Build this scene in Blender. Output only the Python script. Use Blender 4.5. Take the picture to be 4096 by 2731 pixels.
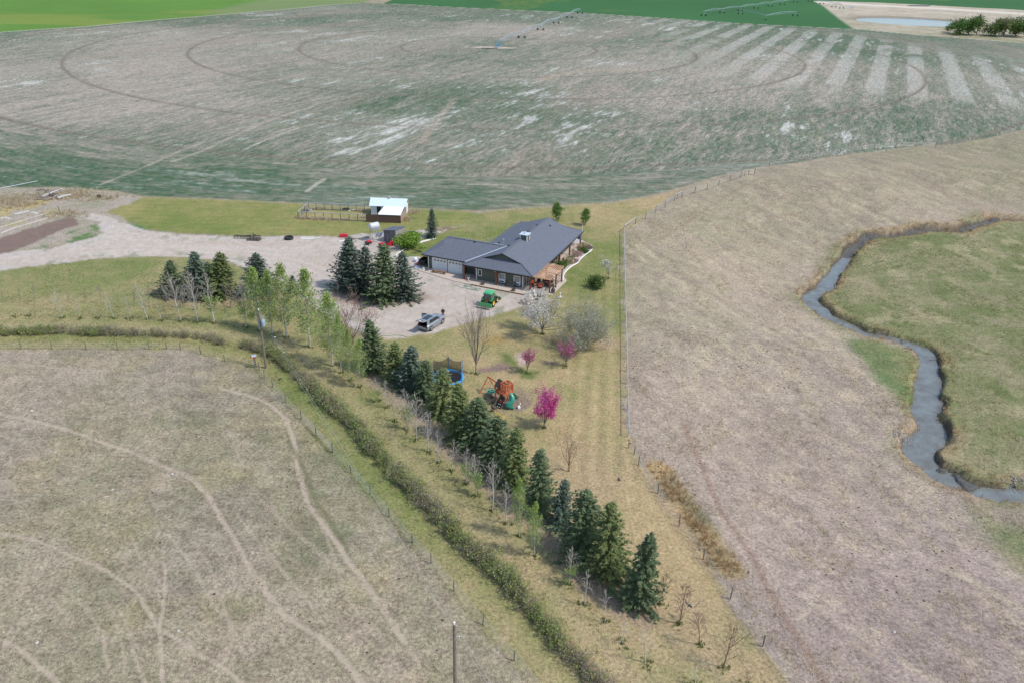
import bpy, math, random
import numpy as np
from mathutils import Matrix, Vector
for o in list(bpy.data.objects): bpy.data.objects.remove(o)
sc = bpy.context.scene
COL = sc.collection
R = math.radians
random.seed(7)
rng = np.random.default_rng(7)

# ---------------------------------------------------------------- camera (drone, 28 mm equivalent)
CAM_H, PITCH, ROLL, FPX = 51.0, R(26.56), R(1.33), 3186.0
cam = bpy.data.cameras.new('camera'); cam_o = bpy.data.objects.new('camera', cam); COL.objects.link(cam_o)
cam.sensor_width = 36.0; cam.lens = FPX/4096*36; cam.clip_start = 0.5; cam.clip_end = 20000
_F = Vector((0, math.cos(PITCH), -math.sin(PITCH))); _U = Vector((0, math.sin(PITCH), math.cos(PITCH))); _X = Vector((1, 0, 0))
_r = _X*math.cos(ROLL)+_U*math.sin(ROLL); _u = -_X*math.sin(ROLL)+_U*math.cos(ROLL)
M = Matrix((( _r.x, _u.x, -_F.x, 0), (_r.y, _u.y, -_F.y, 0), (_r.z, _u.z, -_F.z, CAM_H), (0, 0, 0, 1)))
cam_o.matrix_world = M
sc.camera = cam_o

# ---------------------------------------------------------------- sky and sun (thin high cloud, early afternoon)
SUN_EL = R(54); SUN_DIR = (0.945, -0.327)          # horizontal direction towards the sun
w = bpy.data.worlds.new('World'); sc.world = w; w.use_nodes = True
nt = w.node_tree; nt.nodes.clear()
sky = nt.nodes.new('ShaderNodeTexSky'); sky.sky_type = 'NISHITA'; sky.sun_disc = False
sky.sun_elevation = SUN_EL; sky.sun_rotation = math.atan2(SUN_DIR[0], SUN_DIR[1])
sky.air_density = 1.2; sky.dust_density = 2.5; sky.ozone_density = 1.0; sky.altitude = 1000
bg = nt.nodes.new('ShaderNodeBackground'); bg.inputs['Strength'].default_value = 0.15
wo = nt.nodes.new('ShaderNodeOutputWorld')
nt.links.new(sky.outputs[0], bg.inputs[0]); nt.links.new(bg.outputs[0], wo.inputs[0])
sun = bpy.data.lights.new('sun', 'SUN'); sun.energy = 2.35; sun.angle = R(4); sun.color = (1.0, 0.955, 0.89)
sun_o = bpy.data.objects.new('sun', sun); COL.objects.link(sun_o)
sd = Vector((SUN_DIR[0]*math.cos(SUN_EL), SUN_DIR[1]*math.cos(SUN_EL), math.sin(SUN_EL)))
sun_o.rotation_euler = sd.to_track_quat('Z', 'Y').to_euler(); sun_o.location = (60, -20, 120)
sc.view_settings.view_transform = 'Standard'; sc.view_settings.look = 'None'
sc.view_settings.exposure = 0.50; sc.view_settings.gamma = 1.0; sc.view_settings.use_curve_mapping = False

# ---------------------------------------------------------------- pixel -> place
def ray(u, v):
    x = (u-2048)/FPX; y = -(v-1365.5)/FPX
    c, s = math.cos(ROLL), math.sin(ROLL); x, y = c*x-s*y, s*x+c*y
    return np.array([x, math.cos(PITCH)+y*math.sin(PITCH), -math.sin(PITCH)+y*math.cos(PITCH)])
def flat(u, v, z=0.0):
    d = ray(u, v); t = (z-CAM_H)/d[2]; return np.array([0, 0, CAM_H])+d*t
def proj(p):
    p = np.asarray(p, float)-np.array([0, 0, CAM_H])
    z = p@np.array(_F); x = p[0]/z; y = (p@np.array(_U))/z
    c, s = math.cos(ROLL), math.sin(ROLL); x, y = c*x+s*y, -s*x+c*y
    return 2048+x*FPX, 1365.5-y*FPX
K = 4096/2352
def FV(pts, z=0.0): return np.array([flat(x*K, y*K, z)[:2] for x, y in pts])

# ---------------------------------------------------------------- noise helpers
def _h(ix, iy, s):
    n = (ix.astype(np.int64)*374761393+iy.astype(np.int64)*668265263+s*982451653) & 0xffffffff
    n = ((n ^ (n >> 13))*1274126177) & 0xffffffff
    return ((n ^ (n >> 16)) & 0xffffff)/float(0xffffff)
def vn(x, y, s=0):
    ix = np.floor(x); iy = np.floor(y); fx = x-ix; fy = y-iy
    fx = fx*fx*(3-2*fx); fy = fy*fy*(3-2*fy)
    a = _h(ix, iy, s); b = _h(ix+1, iy, s); c = _h(ix, iy+1, s); d = _h(ix+1, iy+1, s)
    return (a*(1-fx)+b*fx)*(1-fy)+(c*(1-fx)+d*fx)*fy
def fbm(x, y, s=0, o=4, g=0.5):
    r = 0; a = 1; t = 0
    for i in range(o):
        r = r+a*vn(x*2**i, y*2**i, s+i*17); t += a; a *= g
    return r/t
def sst(a, b, x):
    t = np.clip((x-a)/(b-a), 0, 1); return t*t*(3-2*t)
def sdist(poly, X, Y, far=40.0):
    """signed distance to a polygon, positive inside"""
    poly = np.asarray(poly); out = np.full(X.shape, -float(far))
    x0, y0 = poly.min(0)-far; x1, y1 = poly.max(0)+far
    m = (X > x0) & (X < x1) & (Y > y0) & (Y < y1)
    px, py = X[m], Y[m]; d = np.full(px.shape, 1e18); ins = np.zeros(px.shape, bool)
    n = len(poly)
    for i in range(n):
        ax, ay = poly[i]; bx, by = poly[(i+1) % n]; ex, ey = bx-ax, by-ay
        t = np.clip(((px-ax)*ex+(py-ay)*ey)/(ex*ex+ey*ey+1e-12), 0, 1)
        d = np.minimum(d, (px-ax-t*ex)**2+(py-ay-t*ey)**2)
        c = ((ay > py) != (by > py)) & (px < (bx-ax)*(py-ay)/((by-ay) if by != ay else 1e-12)+ax)
        ins ^= c
    d = np.sqrt(d); out[m] = np.where(ins, d, -d); return out
def ldist(line, X, Y, far=12.0):
    """distance to a polyline"""
    line = np.asarray(line); out = np.full(X.shape, float(far))
    x0, y0 = line.min(0)-far; x1, y1 = line.max(0)+far
    m = (X > x0) & (X < x1) & (Y > y0) & (Y < y1)
    px, py = X[m], Y[m]; d = np.full(px.shape, far*far)
    for i in range(len(line)-1):
        ax, ay = line[i]; bx, by = line[i+1]; ex, ey = bx-ax, by-ay
        t = np.clip(((px-ax)*ex+(py-ay)*ey)/(ex*ex+ey*ey+1e-12), 0, 1)
        d = np.minimum(d, (px-ax-t*ex)**2+(py-ay-t*ey)**2)
    out[m] = np.sqrt(d); return out
def smooth_line(p, n=4):
    p = np.asarray(p, float); out = []
    for i in range(len(p)-1):
        a = p[max(i-1, 0)]; b = p[i]; c = p[i+1]; d = p[min(i+2, len(p)-1)]
        for k in range(n):
            t = k/n
            out.append(.5*((2*b)+(-a+c)*t+(2*a-5*b+4*c-d)*t*t+(-a+3*b-3*c+d)*t**3))
    out.append(p[-1]); return np.array(out)

# ---------------------------------------------------------------- terrain: flat bench, creek valley on the right
VD = 3.6            # depth of the valley floor below the bench
_c3 = [(2480,575),(2352,565),(2250,562),(2180,560),(2120,580),(2030,612),(1970,632),(1880,625),(1780,625),(1690,640),(1620,650),(1540,655),(1470,660),(1420,690),(1370,735),(1320,800),(1280,860),(1240,910),(1200,930),(1165,965),(1200,1010),(1260,1060),(1340,1105),(1420,1140),(1480,1165),(1560,1180),(1640,1195),(1720,1225),(1790,1250),(1822,1300),(1828,1380),(1822,1450),(1822,1520)]
_c4 = [(1830,0),(1800,60),(1815,110),(1850,160),(1850,205),(1790,240),(1765,280),(1785,335),(1850,390),(1950,450),(2050,490),(2150,520),(2250,532),(2380,540),(2600,560)]
CREEK = np.array([flat(2400+x/1.387, 500+y/1.387, -VD-.6)[:2] for x, y in _c3]+[flat(2400+x/1.386, 1600+y/1.386, -VD-.6)[:2] for x, y in _c4])
CREEK = smooth_line(CREEK, 3)
MEADOW = np.vstack([CREEK, [[400, CREEK[-1][1]-20], [600, 200], [CREEK[0][0]+300, CREEK[0][1]+20]]])
BIG = np.array([[-1.0, 0]])
def creek_w(X, Y): return .82+.55*fbm(X*.14+3, Y*.14, 5, 2)+.35*(1-sst(80, 130, Y))+1.2*np.exp(-((X-37.5)**2+(Y-72.5)**2)/40)+1.1*(fbm(X*.55, Y*.55, 6, 3)-.5)
def terrain(X, Y):
    X = np.asarray(X, float); Y = np.asarray(Y, float)
    d = ldist(CREEK, X, Y, 60.0)
    ins = sdist(MEADOW, X, Y, 3.0) > 0
    s_out = 1-sst(5, 38, d); s_in = 1-.6*sst(10, 70, d)
    far = 1-sst(260, 420, Y)
    z = -VD*np.where(ins, s_in, s_out)*far
    z = z+(1.3*(fbm(X*.035, Y*.035, 3, 2)-.5)+.35*(fbm(X*.16, Y*.16, 4, 2)-.5))*sst(15, 32, X)*far          # lumpy pasture on the right
    hw = creek_w(X, Y)
    z = z-1.2*(1-sst(hw-.15, hw+.35+1.2*vn(X*.3, Y*.3, 9), d))
    z = z+.62*sst(.64, .74, fbm(X*.33, Y*.33, 196, 3))*(1-sst(hw-.2, hw+.3, d))     # gravel bars
    z = z+2.6*np.exp(-((X-KN[0])/34)**2-((Y-KN[1])/26)**2)                          # knoll below the field
    # pond hollow far right
    e = ((X-POND[0])/POND[2])**2+((Y-POND[1])/POND[3])**2
    z = z-1.6*(1-sst(.75, 1.5, e))
    return z
KN = flat(2010*K, 445*K)
_pl, _pr, _pt, _pb = flat(3440, 80), flat(3830, 84), flat(3640, 70), flat(3640, 101)
POND = ((_pl[0]+_pr[0])/2, (_pt[1]+_pb[1])/2, (_pr[0]-_pl[0])/2, (_pt[1]-_pb[1])/2)
def gz(x, y): return float(terrain(np.array([x]), np.array([y]))[0])
def at(u, v, h=0.0):
    """where the view ray of pixel (u, v) meets the ground (or a level h above it)"""
    z = 0.0; p = flat(u, v, h)
    if p[0] < 14 or p[1] > 420: return p
    for _ in range(25):
        p = flat(u, v, z+h); zn = gz(p[0], p[1])
        if abs(zn-z) < .01: break
        z = .5*z+.5*zn
    return flat(u, v, z+h)
def height_of(u, v, ut, vt):
    """height of an upright thing with foot (u,v) and top at row vt"""
    b = at(u, v); lo, hi = 0.0, 40.0
    for _ in range(40):
        m = (lo+hi)/2
        if proj(b+[0, 0, m])[1] > vt: lo = m
        else: hi = m
    return lo
# crop helpers: pixel positions noted in enlarged views of the photograph
def crop(ox, oy, k): return lambda x, y: (ox+x/k, oy+y/k)
c1 = crop(1650, 840, 2.94); c2 = crop(1150, 760, 3.36); c4 = crop(1650, 1350, 2.94); c5 = crop(600, 950, 2.138)
c6 = crop(0, 700, 2.613); c7 = crop(0, 1200, 1.68); c8 = crop(1200, 1500, 1.568); c9 = crop(1600, 2000, 1.68)
cp = crop(1880, 1480, 9.388); cq = crop(1350, 780, 6.72); cr = crop(2400, 1600, 1.386); cs = crop(2400, 500, 1.387)
fv = lambda x, y: (x*K, y*K)

# ---------------------------------------------------------------- materials
MATS = {}
def mat(name, col, rough=.7, metal=0.0, var=0.0, scale=6.0, bump=0.0, spec=.5, attr=None, trans=0.0, objvar=0.0, col2=None, coat=0.0, emis=None):
    if name in MATS: return MATS[name]
    m = bpy.data.materials.new(name); m.use_nodes = True; n = m.node_tree.nodes; l = m.node_tree.links
    b = n['Principled BSDF']; b.inputs['Roughness'].default_value = rough; b.inputs['Metallic'].default_value = metal
    b.inputs['Specular IOR Level'].default_value = spec; b.inputs['Coat Weight'].default_value = coat
    c4_ = (*col, 1); b.inputs['Base Color'].default_value = c4_
    last = None
    if var > 0 or col2 or bump:
        tc = n.new('ShaderNodeTexCoord'); nz = n.new('ShaderNodeTexNoise'); nz.inputs['Scale'].default_value = scale
        nz.inputs['Detail'].default_value = 5; nz.inputs['Roughness'].default_value = .65
        l.new(tc.outputs['Object'], nz.inputs['Vector'])
        rp = n.new('ShaderNodeValToRGB'); e = rp.color_ramp.elements
        e[0].position = .3; e[1].position = .7
        c2_ = col2 or tuple(min(1, c*(1+var)) for c in col)
        ca = col if col2 else tuple(c*(1-var) for c in col)
        e[0].color = (*ca, 1); e[1].color = (*c2_, 1)
        l.new(nz.outputs['Fac'], rp.inputs['Fac']); last = rp.outputs['Color']
        if bump:
            bp = n.new('ShaderNodeBump'); bp.inputs['Strength'].default_value = bump; bp.inputs['Distance'].default_value = .03
            l.new(nz.outputs['Fac'], bp.inputs['Height']); l.new(bp.outputs['Normal'], b.inputs['Normal'])
    if attr:
        a = n.new('ShaderNodeAttribute'); a.attribute_name = attr
        mx = n.new('ShaderNodeMix'); mx.data_type = 'RGBA'; mx.blend_type = 'MULTIPLY'; mx.inputs[0].default_value = 1
        if last: l.new(last, mx.inputs[6])
        else: mx.inputs[6].default_value = c4_
        l.new(a.outputs['Color'], mx.inputs[7]); last = mx.outputs[2]
    if objvar:
        oi = n.new('ShaderNodeObjectInfo'); mr = n.new('ShaderNodeMapRange'); mr.inputs[3].default_value = 1-objvar; mr.inputs[4].default_value = 1+objvar
        l.new(oi.outputs['Random'], mr.inputs[0])
        mx = n.new('ShaderNodeMix'); mx.data_type = 'RGBA'; mx.blend_type = 'MULTIPLY'; mx.inputs[0].default_value = 1
        if last: l.new(last, mx.inputs[6])
        else: mx.inputs[6].default_value = c4_
        l.new(mr.outputs[0], mx.inputs[7]); last = mx.outputs[2]
    if last: l.new(last, b.inputs['Base Color'])
    if trans:
        out = n['Material Output']; tr = n.new('ShaderNodeBsdfTranslucent'); ms = n.new('ShaderNodeMixShader'); ms.inputs[0].default_value = trans
        if last: l.new(last, tr.inputs['Color'])
        else: tr.inputs['Color'].default_value = c4_
        l.new(b.outputs[0], ms.inputs[1]); l.new(tr.outputs[0], ms.inputs[2]); l.new(ms.outputs[0], out.inputs[0])
    MATS[name] = m; return m

# ---------------------------------------------------------------- mesh builder
class MB:
    def __init__(s): s.v = []; s.f = []
    def add(s, vs, fs):
        o = len(s.v); s.v += [tuple(map(float, p)) for p in vs]; s.f += [tuple(i+o for i in f) for f in fs]; return s
    def box(s, c, d, rz=0.0, top=1.0):
        hx, hy, hz = d[0]/2, d[1]/2, d[2]/2; cs_, sn = math.cos(rz), math.sin(rz); vs = []
        for z, k in ((-hz, 1), (hz, top)):
            for x, y in ((-hx, -hy), (hx, -hy), (hx, hy), (-hx, hy)):
                x, y = x*k, y*k; vs.append((c[0]+x*cs_-y*sn, c[1]+x*sn+y*cs_, c[2]+z))
        return s.add(vs, [(3, 2, 1, 0), (4, 5, 6, 7), (0, 1, 5, 4), (1, 2, 6, 5), (2, 3, 7, 6), (3, 0, 4, 7)])
    def bb(s, x0, x1, y0, y1, z0, z1): return s.box(((x0+x1)/2, (y0+y1)/2, (z0+z1)/2), (x1-x0, y1-y0, z1-z0))
    def beam(s, a, b, w, h, up=(0, 0, 1)):
        a = Vector(a); b = Vector(b); d = (b-a).normalized(); u = Vector(up)
        if abs(d.dot(u)) > .98: u = Vector((1, 0, 0))
        x = d.cross(u).normalized(); y = x.cross(d).normalized(); vs = []
        for p in (a, b):
            for i, j in ((-1, -1), (1, -1), (1, 1), (-1, 1)): vs.append(p+x*(w/2*i)+y*(h/2*j))
        return s.add(vs, [(0, 1, 2, 3), (7, 6, 5, 4), (0, 4, 5, 1), (1, 5, 6, 2), (2, 6, 7, 3), (3, 7, 4, 0)])
    def tube(s, a, b, r0, r1=None, n=8, cap=True):
        r1 = r0 if r1 is None else r1; a = Vector(a); b = Vector(b); d = (b-a).normalized()
        u = Vector((0, 0, 1)) if abs(d.z) < .95 else Vector((1, 0, 0)); x = d.cross(u).normalized(); y = x.cross(d); vs = []
        for p, r in ((a, r0), (b, r1)):
            for i in range(n):
                t = 2*math.pi*i/n; vs.append(p+x*(r*math.cos(t))+y*(r*math.sin(t)))
        fs = [(i, (i+1) % n, n+(i+1) % n, n+i) for i in range(n)]
        if cap: fs += [tuple(range(n))[::-1], tuple(range(n, 2*n))]
        return s.add(vs, fs)
    def path(s, pts, r, n=8, cap=True):
        pts = [Vector(p) for p in pts]; rr = r if isinstance(r, (list, tuple)) else [r]*len(pts); vs = []; px = None
        for i, p in enumerate(pts):
            d = (pts[min(i+1, len(pts)-1)]-pts[max(i-1, 0)]).normalized()
            if px is None:
                u = Vector((0, 0, 1)) if abs(d.z) < .95 else Vector((1, 0, 0)); x = d.cross(u).normalized()
            else: x = (px-d*px.dot(d)).normalized()
            px = x; y = d.cross(x)
            for k in range(n):
                t = 2*math.pi*k/n; vs.append(p+x*(rr[i]*math.cos(t))+y*(rr[i]*math.sin(t)))
        fs = [(j*n+i, j*n+(i+1) % n, (j+1)*n+(i+1) % n, (j+1)*n+i) for j in range(len(pts)-1) for i in range(n)]
        if cap: fs += [tuple(range(n))[::-1], tuple((len(pts)-1)*n+i for i in range(n))]
        return s.add(vs, fs)
    def lathe(s, prof, n=16, c=(0, 0, 0), axis='z', close=False):
        vs = []; m = len(prof)
        for r, z in prof:
            for i in range(n):
                t = 2*math.pi*i/n; x, y = r*math.cos(t), r*math.sin(t)
                p = (x, y, z) if axis == 'z' else ((x, z, y) if axis == 'y' else (z, x, y))
                vs.append((c[0]+p[0], c[1]+p[1], c[2]+p[2]))
        fs = [(j*n+i, j*n+(i+1) % n, (j+1)*n+(i+1) % n, (j+1)*n+i) for j in range(m-1) for i in range(n)]
        if close: fs += [((m-1)*n+i, (m-1)*n+(i+1) % n, (i+1) % n, i) for i in range(n)]
        return s.add(vs, fs)
    def quad(s, a, b, c, d): return s.add([a, b, c, d], [(0, 1, 2, 3)])
    def slab(s, pts, t):
        """a flat panel through pts, t thick, growing against its normal"""
        P = [Vector(p) for p in pts]; k = len(P); n = sum(((P[i]-P[0]).cross(P[i+1]-P[0]) for i in range(1, k-1)), Vector((0, 0, 0))).normalized()
        return s.add(P+[p-n*t for p in P], [tuple(range(k)), tuple(range(2*k-1, k-1, -1))]+[(i, k+i, k+(i+1) % k, (i+1) % k) for i in range(k)])
    def prism(s, poly, z0, z1):
        k = len(poly)
        return s.add([(x, y, z0) for x, y in poly]+[(x, y, z1) for x, y in poly], [tuple(range(k))[::-1], tuple(range(k, 2*k))]+[(i, (i+1) % k, k+(i+1) % k, k+i) for i in range(k)])
    def rock(s, c, d, seed=0, n=10, m=7, rough=.25):
        r = random.Random(seed); ph = [r.random()*6 for _ in range(6)]; vs = []
        for j in range(m+1):
            a = math.pi*j/m
            for i in range(n):
                t = 2*math.pi*i/n
                k = 1+rough*(math.sin(2*t+ph[0]+a*2)*.5+math.sin(3*t+ph[1]-a*3)*.4+math.sin(5*a+ph[2]+t)*.4)
                k = max(k, .4); f = .55 if math.cos(a) < -.35 else 1
                vs.append((c[0]+d[0]/2*k*math.sin(a)*math.cos(t), c[1]+d[1]/2*k*math.sin(a)*math.sin(t), c[2]+d[2]/2*(k*math.cos(a)*f)))
        return s.add(vs, [(j*n+i, (j+1)*n+i, (j+1)*n+(i+1) % n, j*n+(i+1) % n) for j in range(m) for i in range(n)])
    def build(s, name, m, parent=None, smooth=False, label=None, loc=None, rz=None):
        me = bpy.data.meshes.new(name); me.from_pydata(s.v, [], s.f)
        if m: me.materials.append(m)
        if smooth: me.shade_smooth() if hasattr(me, 'shade_smooth') else None
        me.update(); o = bpy.data.objects.new(name, me); COL.objects.link(o)
        if parent: o.parent = parent
        if label: o['label'] = label
        if loc is not None: o.location = loc
        if rz is not None: o.rotation_euler = (0, 0, rz)
        return o
def tag(o, label, cat, group=None, kind=None):
    o['label'] = label
    if cat: o['category'] = cat
    if group: o['group'] = group
    if kind: o['kind'] = kind
    return o
def thing(name, label, cat, loc=(0, 0, 0), rz=0.0, group=None):
    o = bpy.data.objects.new(name, None); COL.objects.link(o); o.empty_display_size = .3
    o.location = Vector([float(c) for c in loc]); o.rotation_euler = (0, 0, rz); return tag(o, label, cat, group)
def np_mesh(name, V, Fq, m, smooth=True):
    """fast mesh from arrays; faces all of the same size"""
    me = bpy.data.meshes.new(name); k = Fq.shape[1]; nf = len(Fq)
    me.vertices.add(len(V)); me.vertices.foreach_set('co', np.ascontiguousarray(V, np.float32).ravel())
    me.loops.add(nf*k); me.loops.foreach_set('vertex_index', np.ascontiguousarray(Fq, np.int32).ravel())
    me.polygons.add(nf); me.polygons.foreach_set('loop_start', np.arange(0, nf*k, k, dtype=np.int32))
    me.polygons.foreach_set('loop_total', np.full(nf, k, np.int32))
    me.polygons.foreach_set('use_smooth', np.full(nf, smooth, bool))
    me.update(calc_edges=True)
    if m: me.materials.append(m)
    return me
def point_col(me, C, name='Col'):
    a = me.color_attributes.new(name, 'FLOAT_COLOR', 'POINT')
    C4 = np.ones((len(C), 4), np.float32); C4[:, :C.shape[1]] = C
    a.data.foreach_set('color', C4.ravel())
def link(name, me, parent=None):
    o = bpy.data.objects.new(name, me); COL.objects.link(o)
    if parent: o.parent = parent
    return o
ORD = ['nearest', 'second', 'third', 'fourth', 'fifth', 'sixth', 'seventh', 'eighth', 'ninth', 'tenth', 'eleventh', 'twelfth', 'thirteenth', 'fourteenth', 'fifteenth', 'sixteenth', 'seventeenth', 'eighteenth', 'nineteenth', 'twentieth', 'twenty-first', 'twenty-second', 'twenty-third', 'twenty-fourth', 'twenty-fifth', 'twenty-sixth', 'twenty-seventh', 'twenty-eighth', 'twenty-ninth', 'thirtieth']
# ================================================================ GROUND
def grid_axis():
    ys = np.exp(np.linspace(math.log(20), math.log(1350), 800)); ys2 = np.exp(np.linspace(math.log(1350), math.log(9000), 40))[1:]
    t = np.linspace(-.68, .68, 730); tl = -np.exp(np.linspace(math.log(.68), math.log(2.6), 24))[1:][::-1]
    return np.concatenate([ys, ys2]), np.concatenate([tl, t, -tl[::-1]])
GY, GT = grid_axis()
YY, TT = np.meshgrid(GY, GT, indexing='ij'); XX = TT*(YY*.894+22.8)
nr, nc = XX.shape; X = XX.ravel(); Y = YY.ravel()
Z = terrain(X, Y)
wx = X+1.6*(fbm(X*.35, Y*.35, 11, 3)-.5)+.5*(vn(X*1.7, Y*1.7, 12)-.5); wy = Y+1.6*(fbm(X*.35, Y*.35, 21, 3)-.5)+.5*(vn(X*1.7, Y*1.7, 22)-.5)
lg = np.log(Y+25); px_ = X/(Y+25)
def idw(ctrl, sg=.075):
    num = 0; den = 1e-9
    for x, y, v in ctrl:
        p = flat(x*K, y*K); a = p[0]/(p[1]+25); b = math.log(p[1]+25)
        wgt = np.exp(-((px_-a)**2+((lg-b)*.8)**2)/(2*sg*sg))+1e-7/((px_-a)**2+(lg-b)**2+1e-3)
        num = num+wgt*v; den = den+wgt
    return num/den
def lerp(a, b, m): return a+(np.asarray(b)-a)*np.asarray(m)[:, None]
def V3(c): return np.array(c)[None, :]
n1 = fbm(X*.05, Y*.05, 31, 4); n2 = fbm(X*.25, Y*.25, 41, 4); n3 = fbm(X*1.1, Y*1.1, 51, 3); n4 = vn(X*3.1, Y*3.1, 61)
def mottled(dry, grn, g, s=1.0):
    t = np.clip(g+s*(.9*(n1-.5)+.8*(n2-.5)+.6*(n3-.5)), 0, 1)
    return np.asarray(dry)[None, :]*(1-t[:, None])+np.asarray(grn)[None, :]*t[:, None]
ZN = np.zeros(len(X), np.int32)
GR = np.full(len(X), 1.0)
# ---- west pasture (everything starts as this)
gw = idw([(100,830,.3),(300,840,.35),(550,870,.7),(600,900,.8),(400,1000,.35),(200,1000,.2),(100,1150,.15),(60,1100,.3),(600,1100,.6),(760,1000,.8),(700,900,.9),(850,1100,.7),(300,1200,.5),(50,1300,.3),(200,1450,.6),(100,1520,.65),(500,1300,.45),(600,1500,.35),(800,1400,.25),(900,1300,.5),(1000,1400,.5),(1100,1500,.5),(700,1300,.2),(900,1500,.25),(450,1450,.5)])
C = mottled((.318, .258, .186), (.180, .176, .104), gw*.75, .95)
pk = sst(.5, .7, fbm(X*.07+5, Y*.07, 77, 3)); C = lerp(C, (.275, .225, .18), pk*.5)
yel = sst(.58, .75, fbm(X*.16, Y*.16, 78, 4)); C = lerp(C, (.30, .25, .13), yel*.4)
C = C*(1+.4*(fbm(X*.5, Y*1.1, 81, 4, .6)-.5)+.3*(n3-.5)+.25*(n4-.5))[:, None]; bp_ = sst(.62, .72, fbm(X*.3, Y*.3, 83, 4, .6)); C = lerp(C, (.36, .30, .225), bp_*.4); gp_ = sst(.6, .7, fbm(X*.22+4, Y*.22, 84, 4, .6)); C = lerp(C, (.14, .148, .08), gp_*.28)
trk = [([(506,891),(581,911),(625,932),(656,962),(670,997),(678,1034),(683,1075),(694,1116),(711,1161),(735,1195),(759,1227),(784,1260),(810,1300),(846,1348),(872,1385),(898,1425),(930,1475)], .42, .95),
 ([(-60,935),(0,949),(79,967),(154,986),(222,1010),(290,1034),(359,1065),(410,1085),(454,1113),(485,1147),(502,1181),(530,1225),(564,1289),(598,1340),(649,1409),(718,1453),(769,1491),(804,1532),(850,1590),(900,1660)], .42, .9),
 ([(-60,1215),(0,1224),(85,1241),(154,1272),(232,1303),(290,1340),(328,1381),(355,1429),(366,1453),(369,1501),(376,1568),(380,1650)], .3, .85),
 ([(366,1442),(410,1470),(444,1498),(496,1522),(560,1568),(640,1650)], .3, .9), ([(372,1290),(379,1310),(379,1351),(372,1400),(366,1450)], .26, .7),
 ([(-40,1450),(0,1470),(51,1498),(96,1535),(133,1568),(190,1640)], .34, .95), ([(304,1238),(325,1282),(359,1327),(377,1355)], .22, .55),
 ([(385,1225),(393,1235),(444,1303),(472,1358),(513,1416),(537,1460)], .25, .5), ([(275,1400),(287,1426),(308,1494),(328,1556),(345,1620)], .24, .5),
 ([(600,1150),(639,1187),(701,1238),(752,1286),(804,1323),(860,1380),(905,1440),(960,1520)], .34, .45), ([(-40,834),(68,839),(171,848),(325,856)], .3, .5), ([(490,1250),(530,1320),(555,1363)], .2, .45),
 ([(610,1430),(650,1470),(690,1530)], .2, .5), ([(150,1350),(200,1400),(235,1460),(250,1530)], .22, .5), ([(240,1370),(262,1420),(280,1480),(290,1540)], .2, .45), ([(440,1240),(480,1300),(505,1370),(530,1440),(560,1500)], .22, .5), ([(545,1180),(590,1240),(640,1300),(700,1370),(740,1430)], .25, .5), ([(0,1050),(120,1060),(260,1090),(380,1120),(450,1160)], .22, .35), ([(0,1000),(80,1020),(150,1050)], .25, .4), ([(700,1150),(740,1210),(770,1290),(800,1370),(850,1450)], .22, .45), ([(660,1010),(700,1080),(722,1140),(760,1200),(800,1260)], .35, -.55)]
for ln, wd, st in trk:
    L = smooth_line(FV(ln), 4); d = ldist(L, X+.35*(n3-.5), Y+.35*(n2-.5), 4)
    wd = wd*.6; m = (1-sst(wd*.45, wd*1.5, d))*min(1, abs(st)*1.25)*np.clip(.55+1.1*n2, 0, 1)
    C = lerp(C, (.385, .315, .235) if st > 0 else (.14, .135, .075), m); GR = GR*(1-.7*m)
    if st > .6: C = lerp(C, (.16, .145, .085), (1-sst(wd*1.3, wd*2.6, d))*sst(wd*1.0, wd*1.6, d)*.5*n2*1.4)
# ---- shelter belt
FENCE_W = [(-90,802),(48,802),(198,802),(415,803),(461,812),(516,830),(596,850),(627,890),(692,961),(726,998),(764,1037),(806,1085),(894,1185),(990,1292),(1042,1356),(1109,1434),(1181,1516),(1230,1575),(1290,1650)]
SPR = [(850,850),(900,880),(1000,960),(1100,1045),(1200,1140),(1300,1240),(1400,1345),(1470,1405),(1560,1480),(1650,1570),(1720,1650)]
belt = FV(FENCE_W+SPR[::-1]+[(840,790),(770,735),(720,705),(670,670),(600,630),(520,600),(417,591),(330,589),(231,595),(97,609),(0,622),(-90,636)])
db = sdist(belt, wx, wy)
gb = idw([(100,640,.8),(300,620,.85),(200,680,.65),(400,640,.65),(300,720,.5),(100,720,.5),(500,720,.35),(600,760,.55),(700,790,.65),(800,850,.45),(760,860,.45),(850,900,.4),(900,960,.45),(1000,1050,.25),(1050,1100,.3),(1150,1200,.2),(1200,1300,.25),(1300,1400,.25),(1400,1450,.2),(1500,1500,.2),(1600,1560,.2),(700,920,.9),(820,1040,.8),(900,1130,.9),(1000,1230,.85),(1100,1340,.65),(1200,1450,.6)])
cb = mottled((.335, .262, .142), (.158, .182, .060), gb, 1.0)
mb_ = sst(-.8, .8, db); C = lerp(C, cb, mb_); ZN[db > 0] = 1; GR = GR*(1-.15*mb_)
hd_ = np.minimum.reduce([ldist(smooth_line(FV(q), 3), X, Y, 9) for q in ([(-30,768),(120,765),(300,770),(470,780),(520,795)], [(560,797),(630,817),(700,880),(800,970),(900,1080),(1000,1185),(1088,1270)], [(1110,1285),(1200,1382),(1300,1497),(1400,1600)])])
sdh = sdist(FV([(-40,768),(120,765),(300,770),(470,780),(560,797),(630,817),(700,880),(800,970),(900,1080),(1000,1185),(1110,1285),(1200,1382),(1300,1497),(1400,1600),(1290,1660),(1181,1516),(1042,1356),(894,1185),(726,998),(596,850),(415,803),(-40,803)]), X, Y, 9)
C = lerp(C, (.145, .19, .05), np.exp(-((hd_-1.5)/.8)**2)*(sdh > 0)*.35*np.clip(.4+n2, 0, 1)*mb_); C = lerp(C, (.36, .29, .165), np.exp(-((hd_-2.6)/1.0)**2)*(sdh < 0)*.55*np.clip(.3+n2, 0, 1)*mb_)
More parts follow.
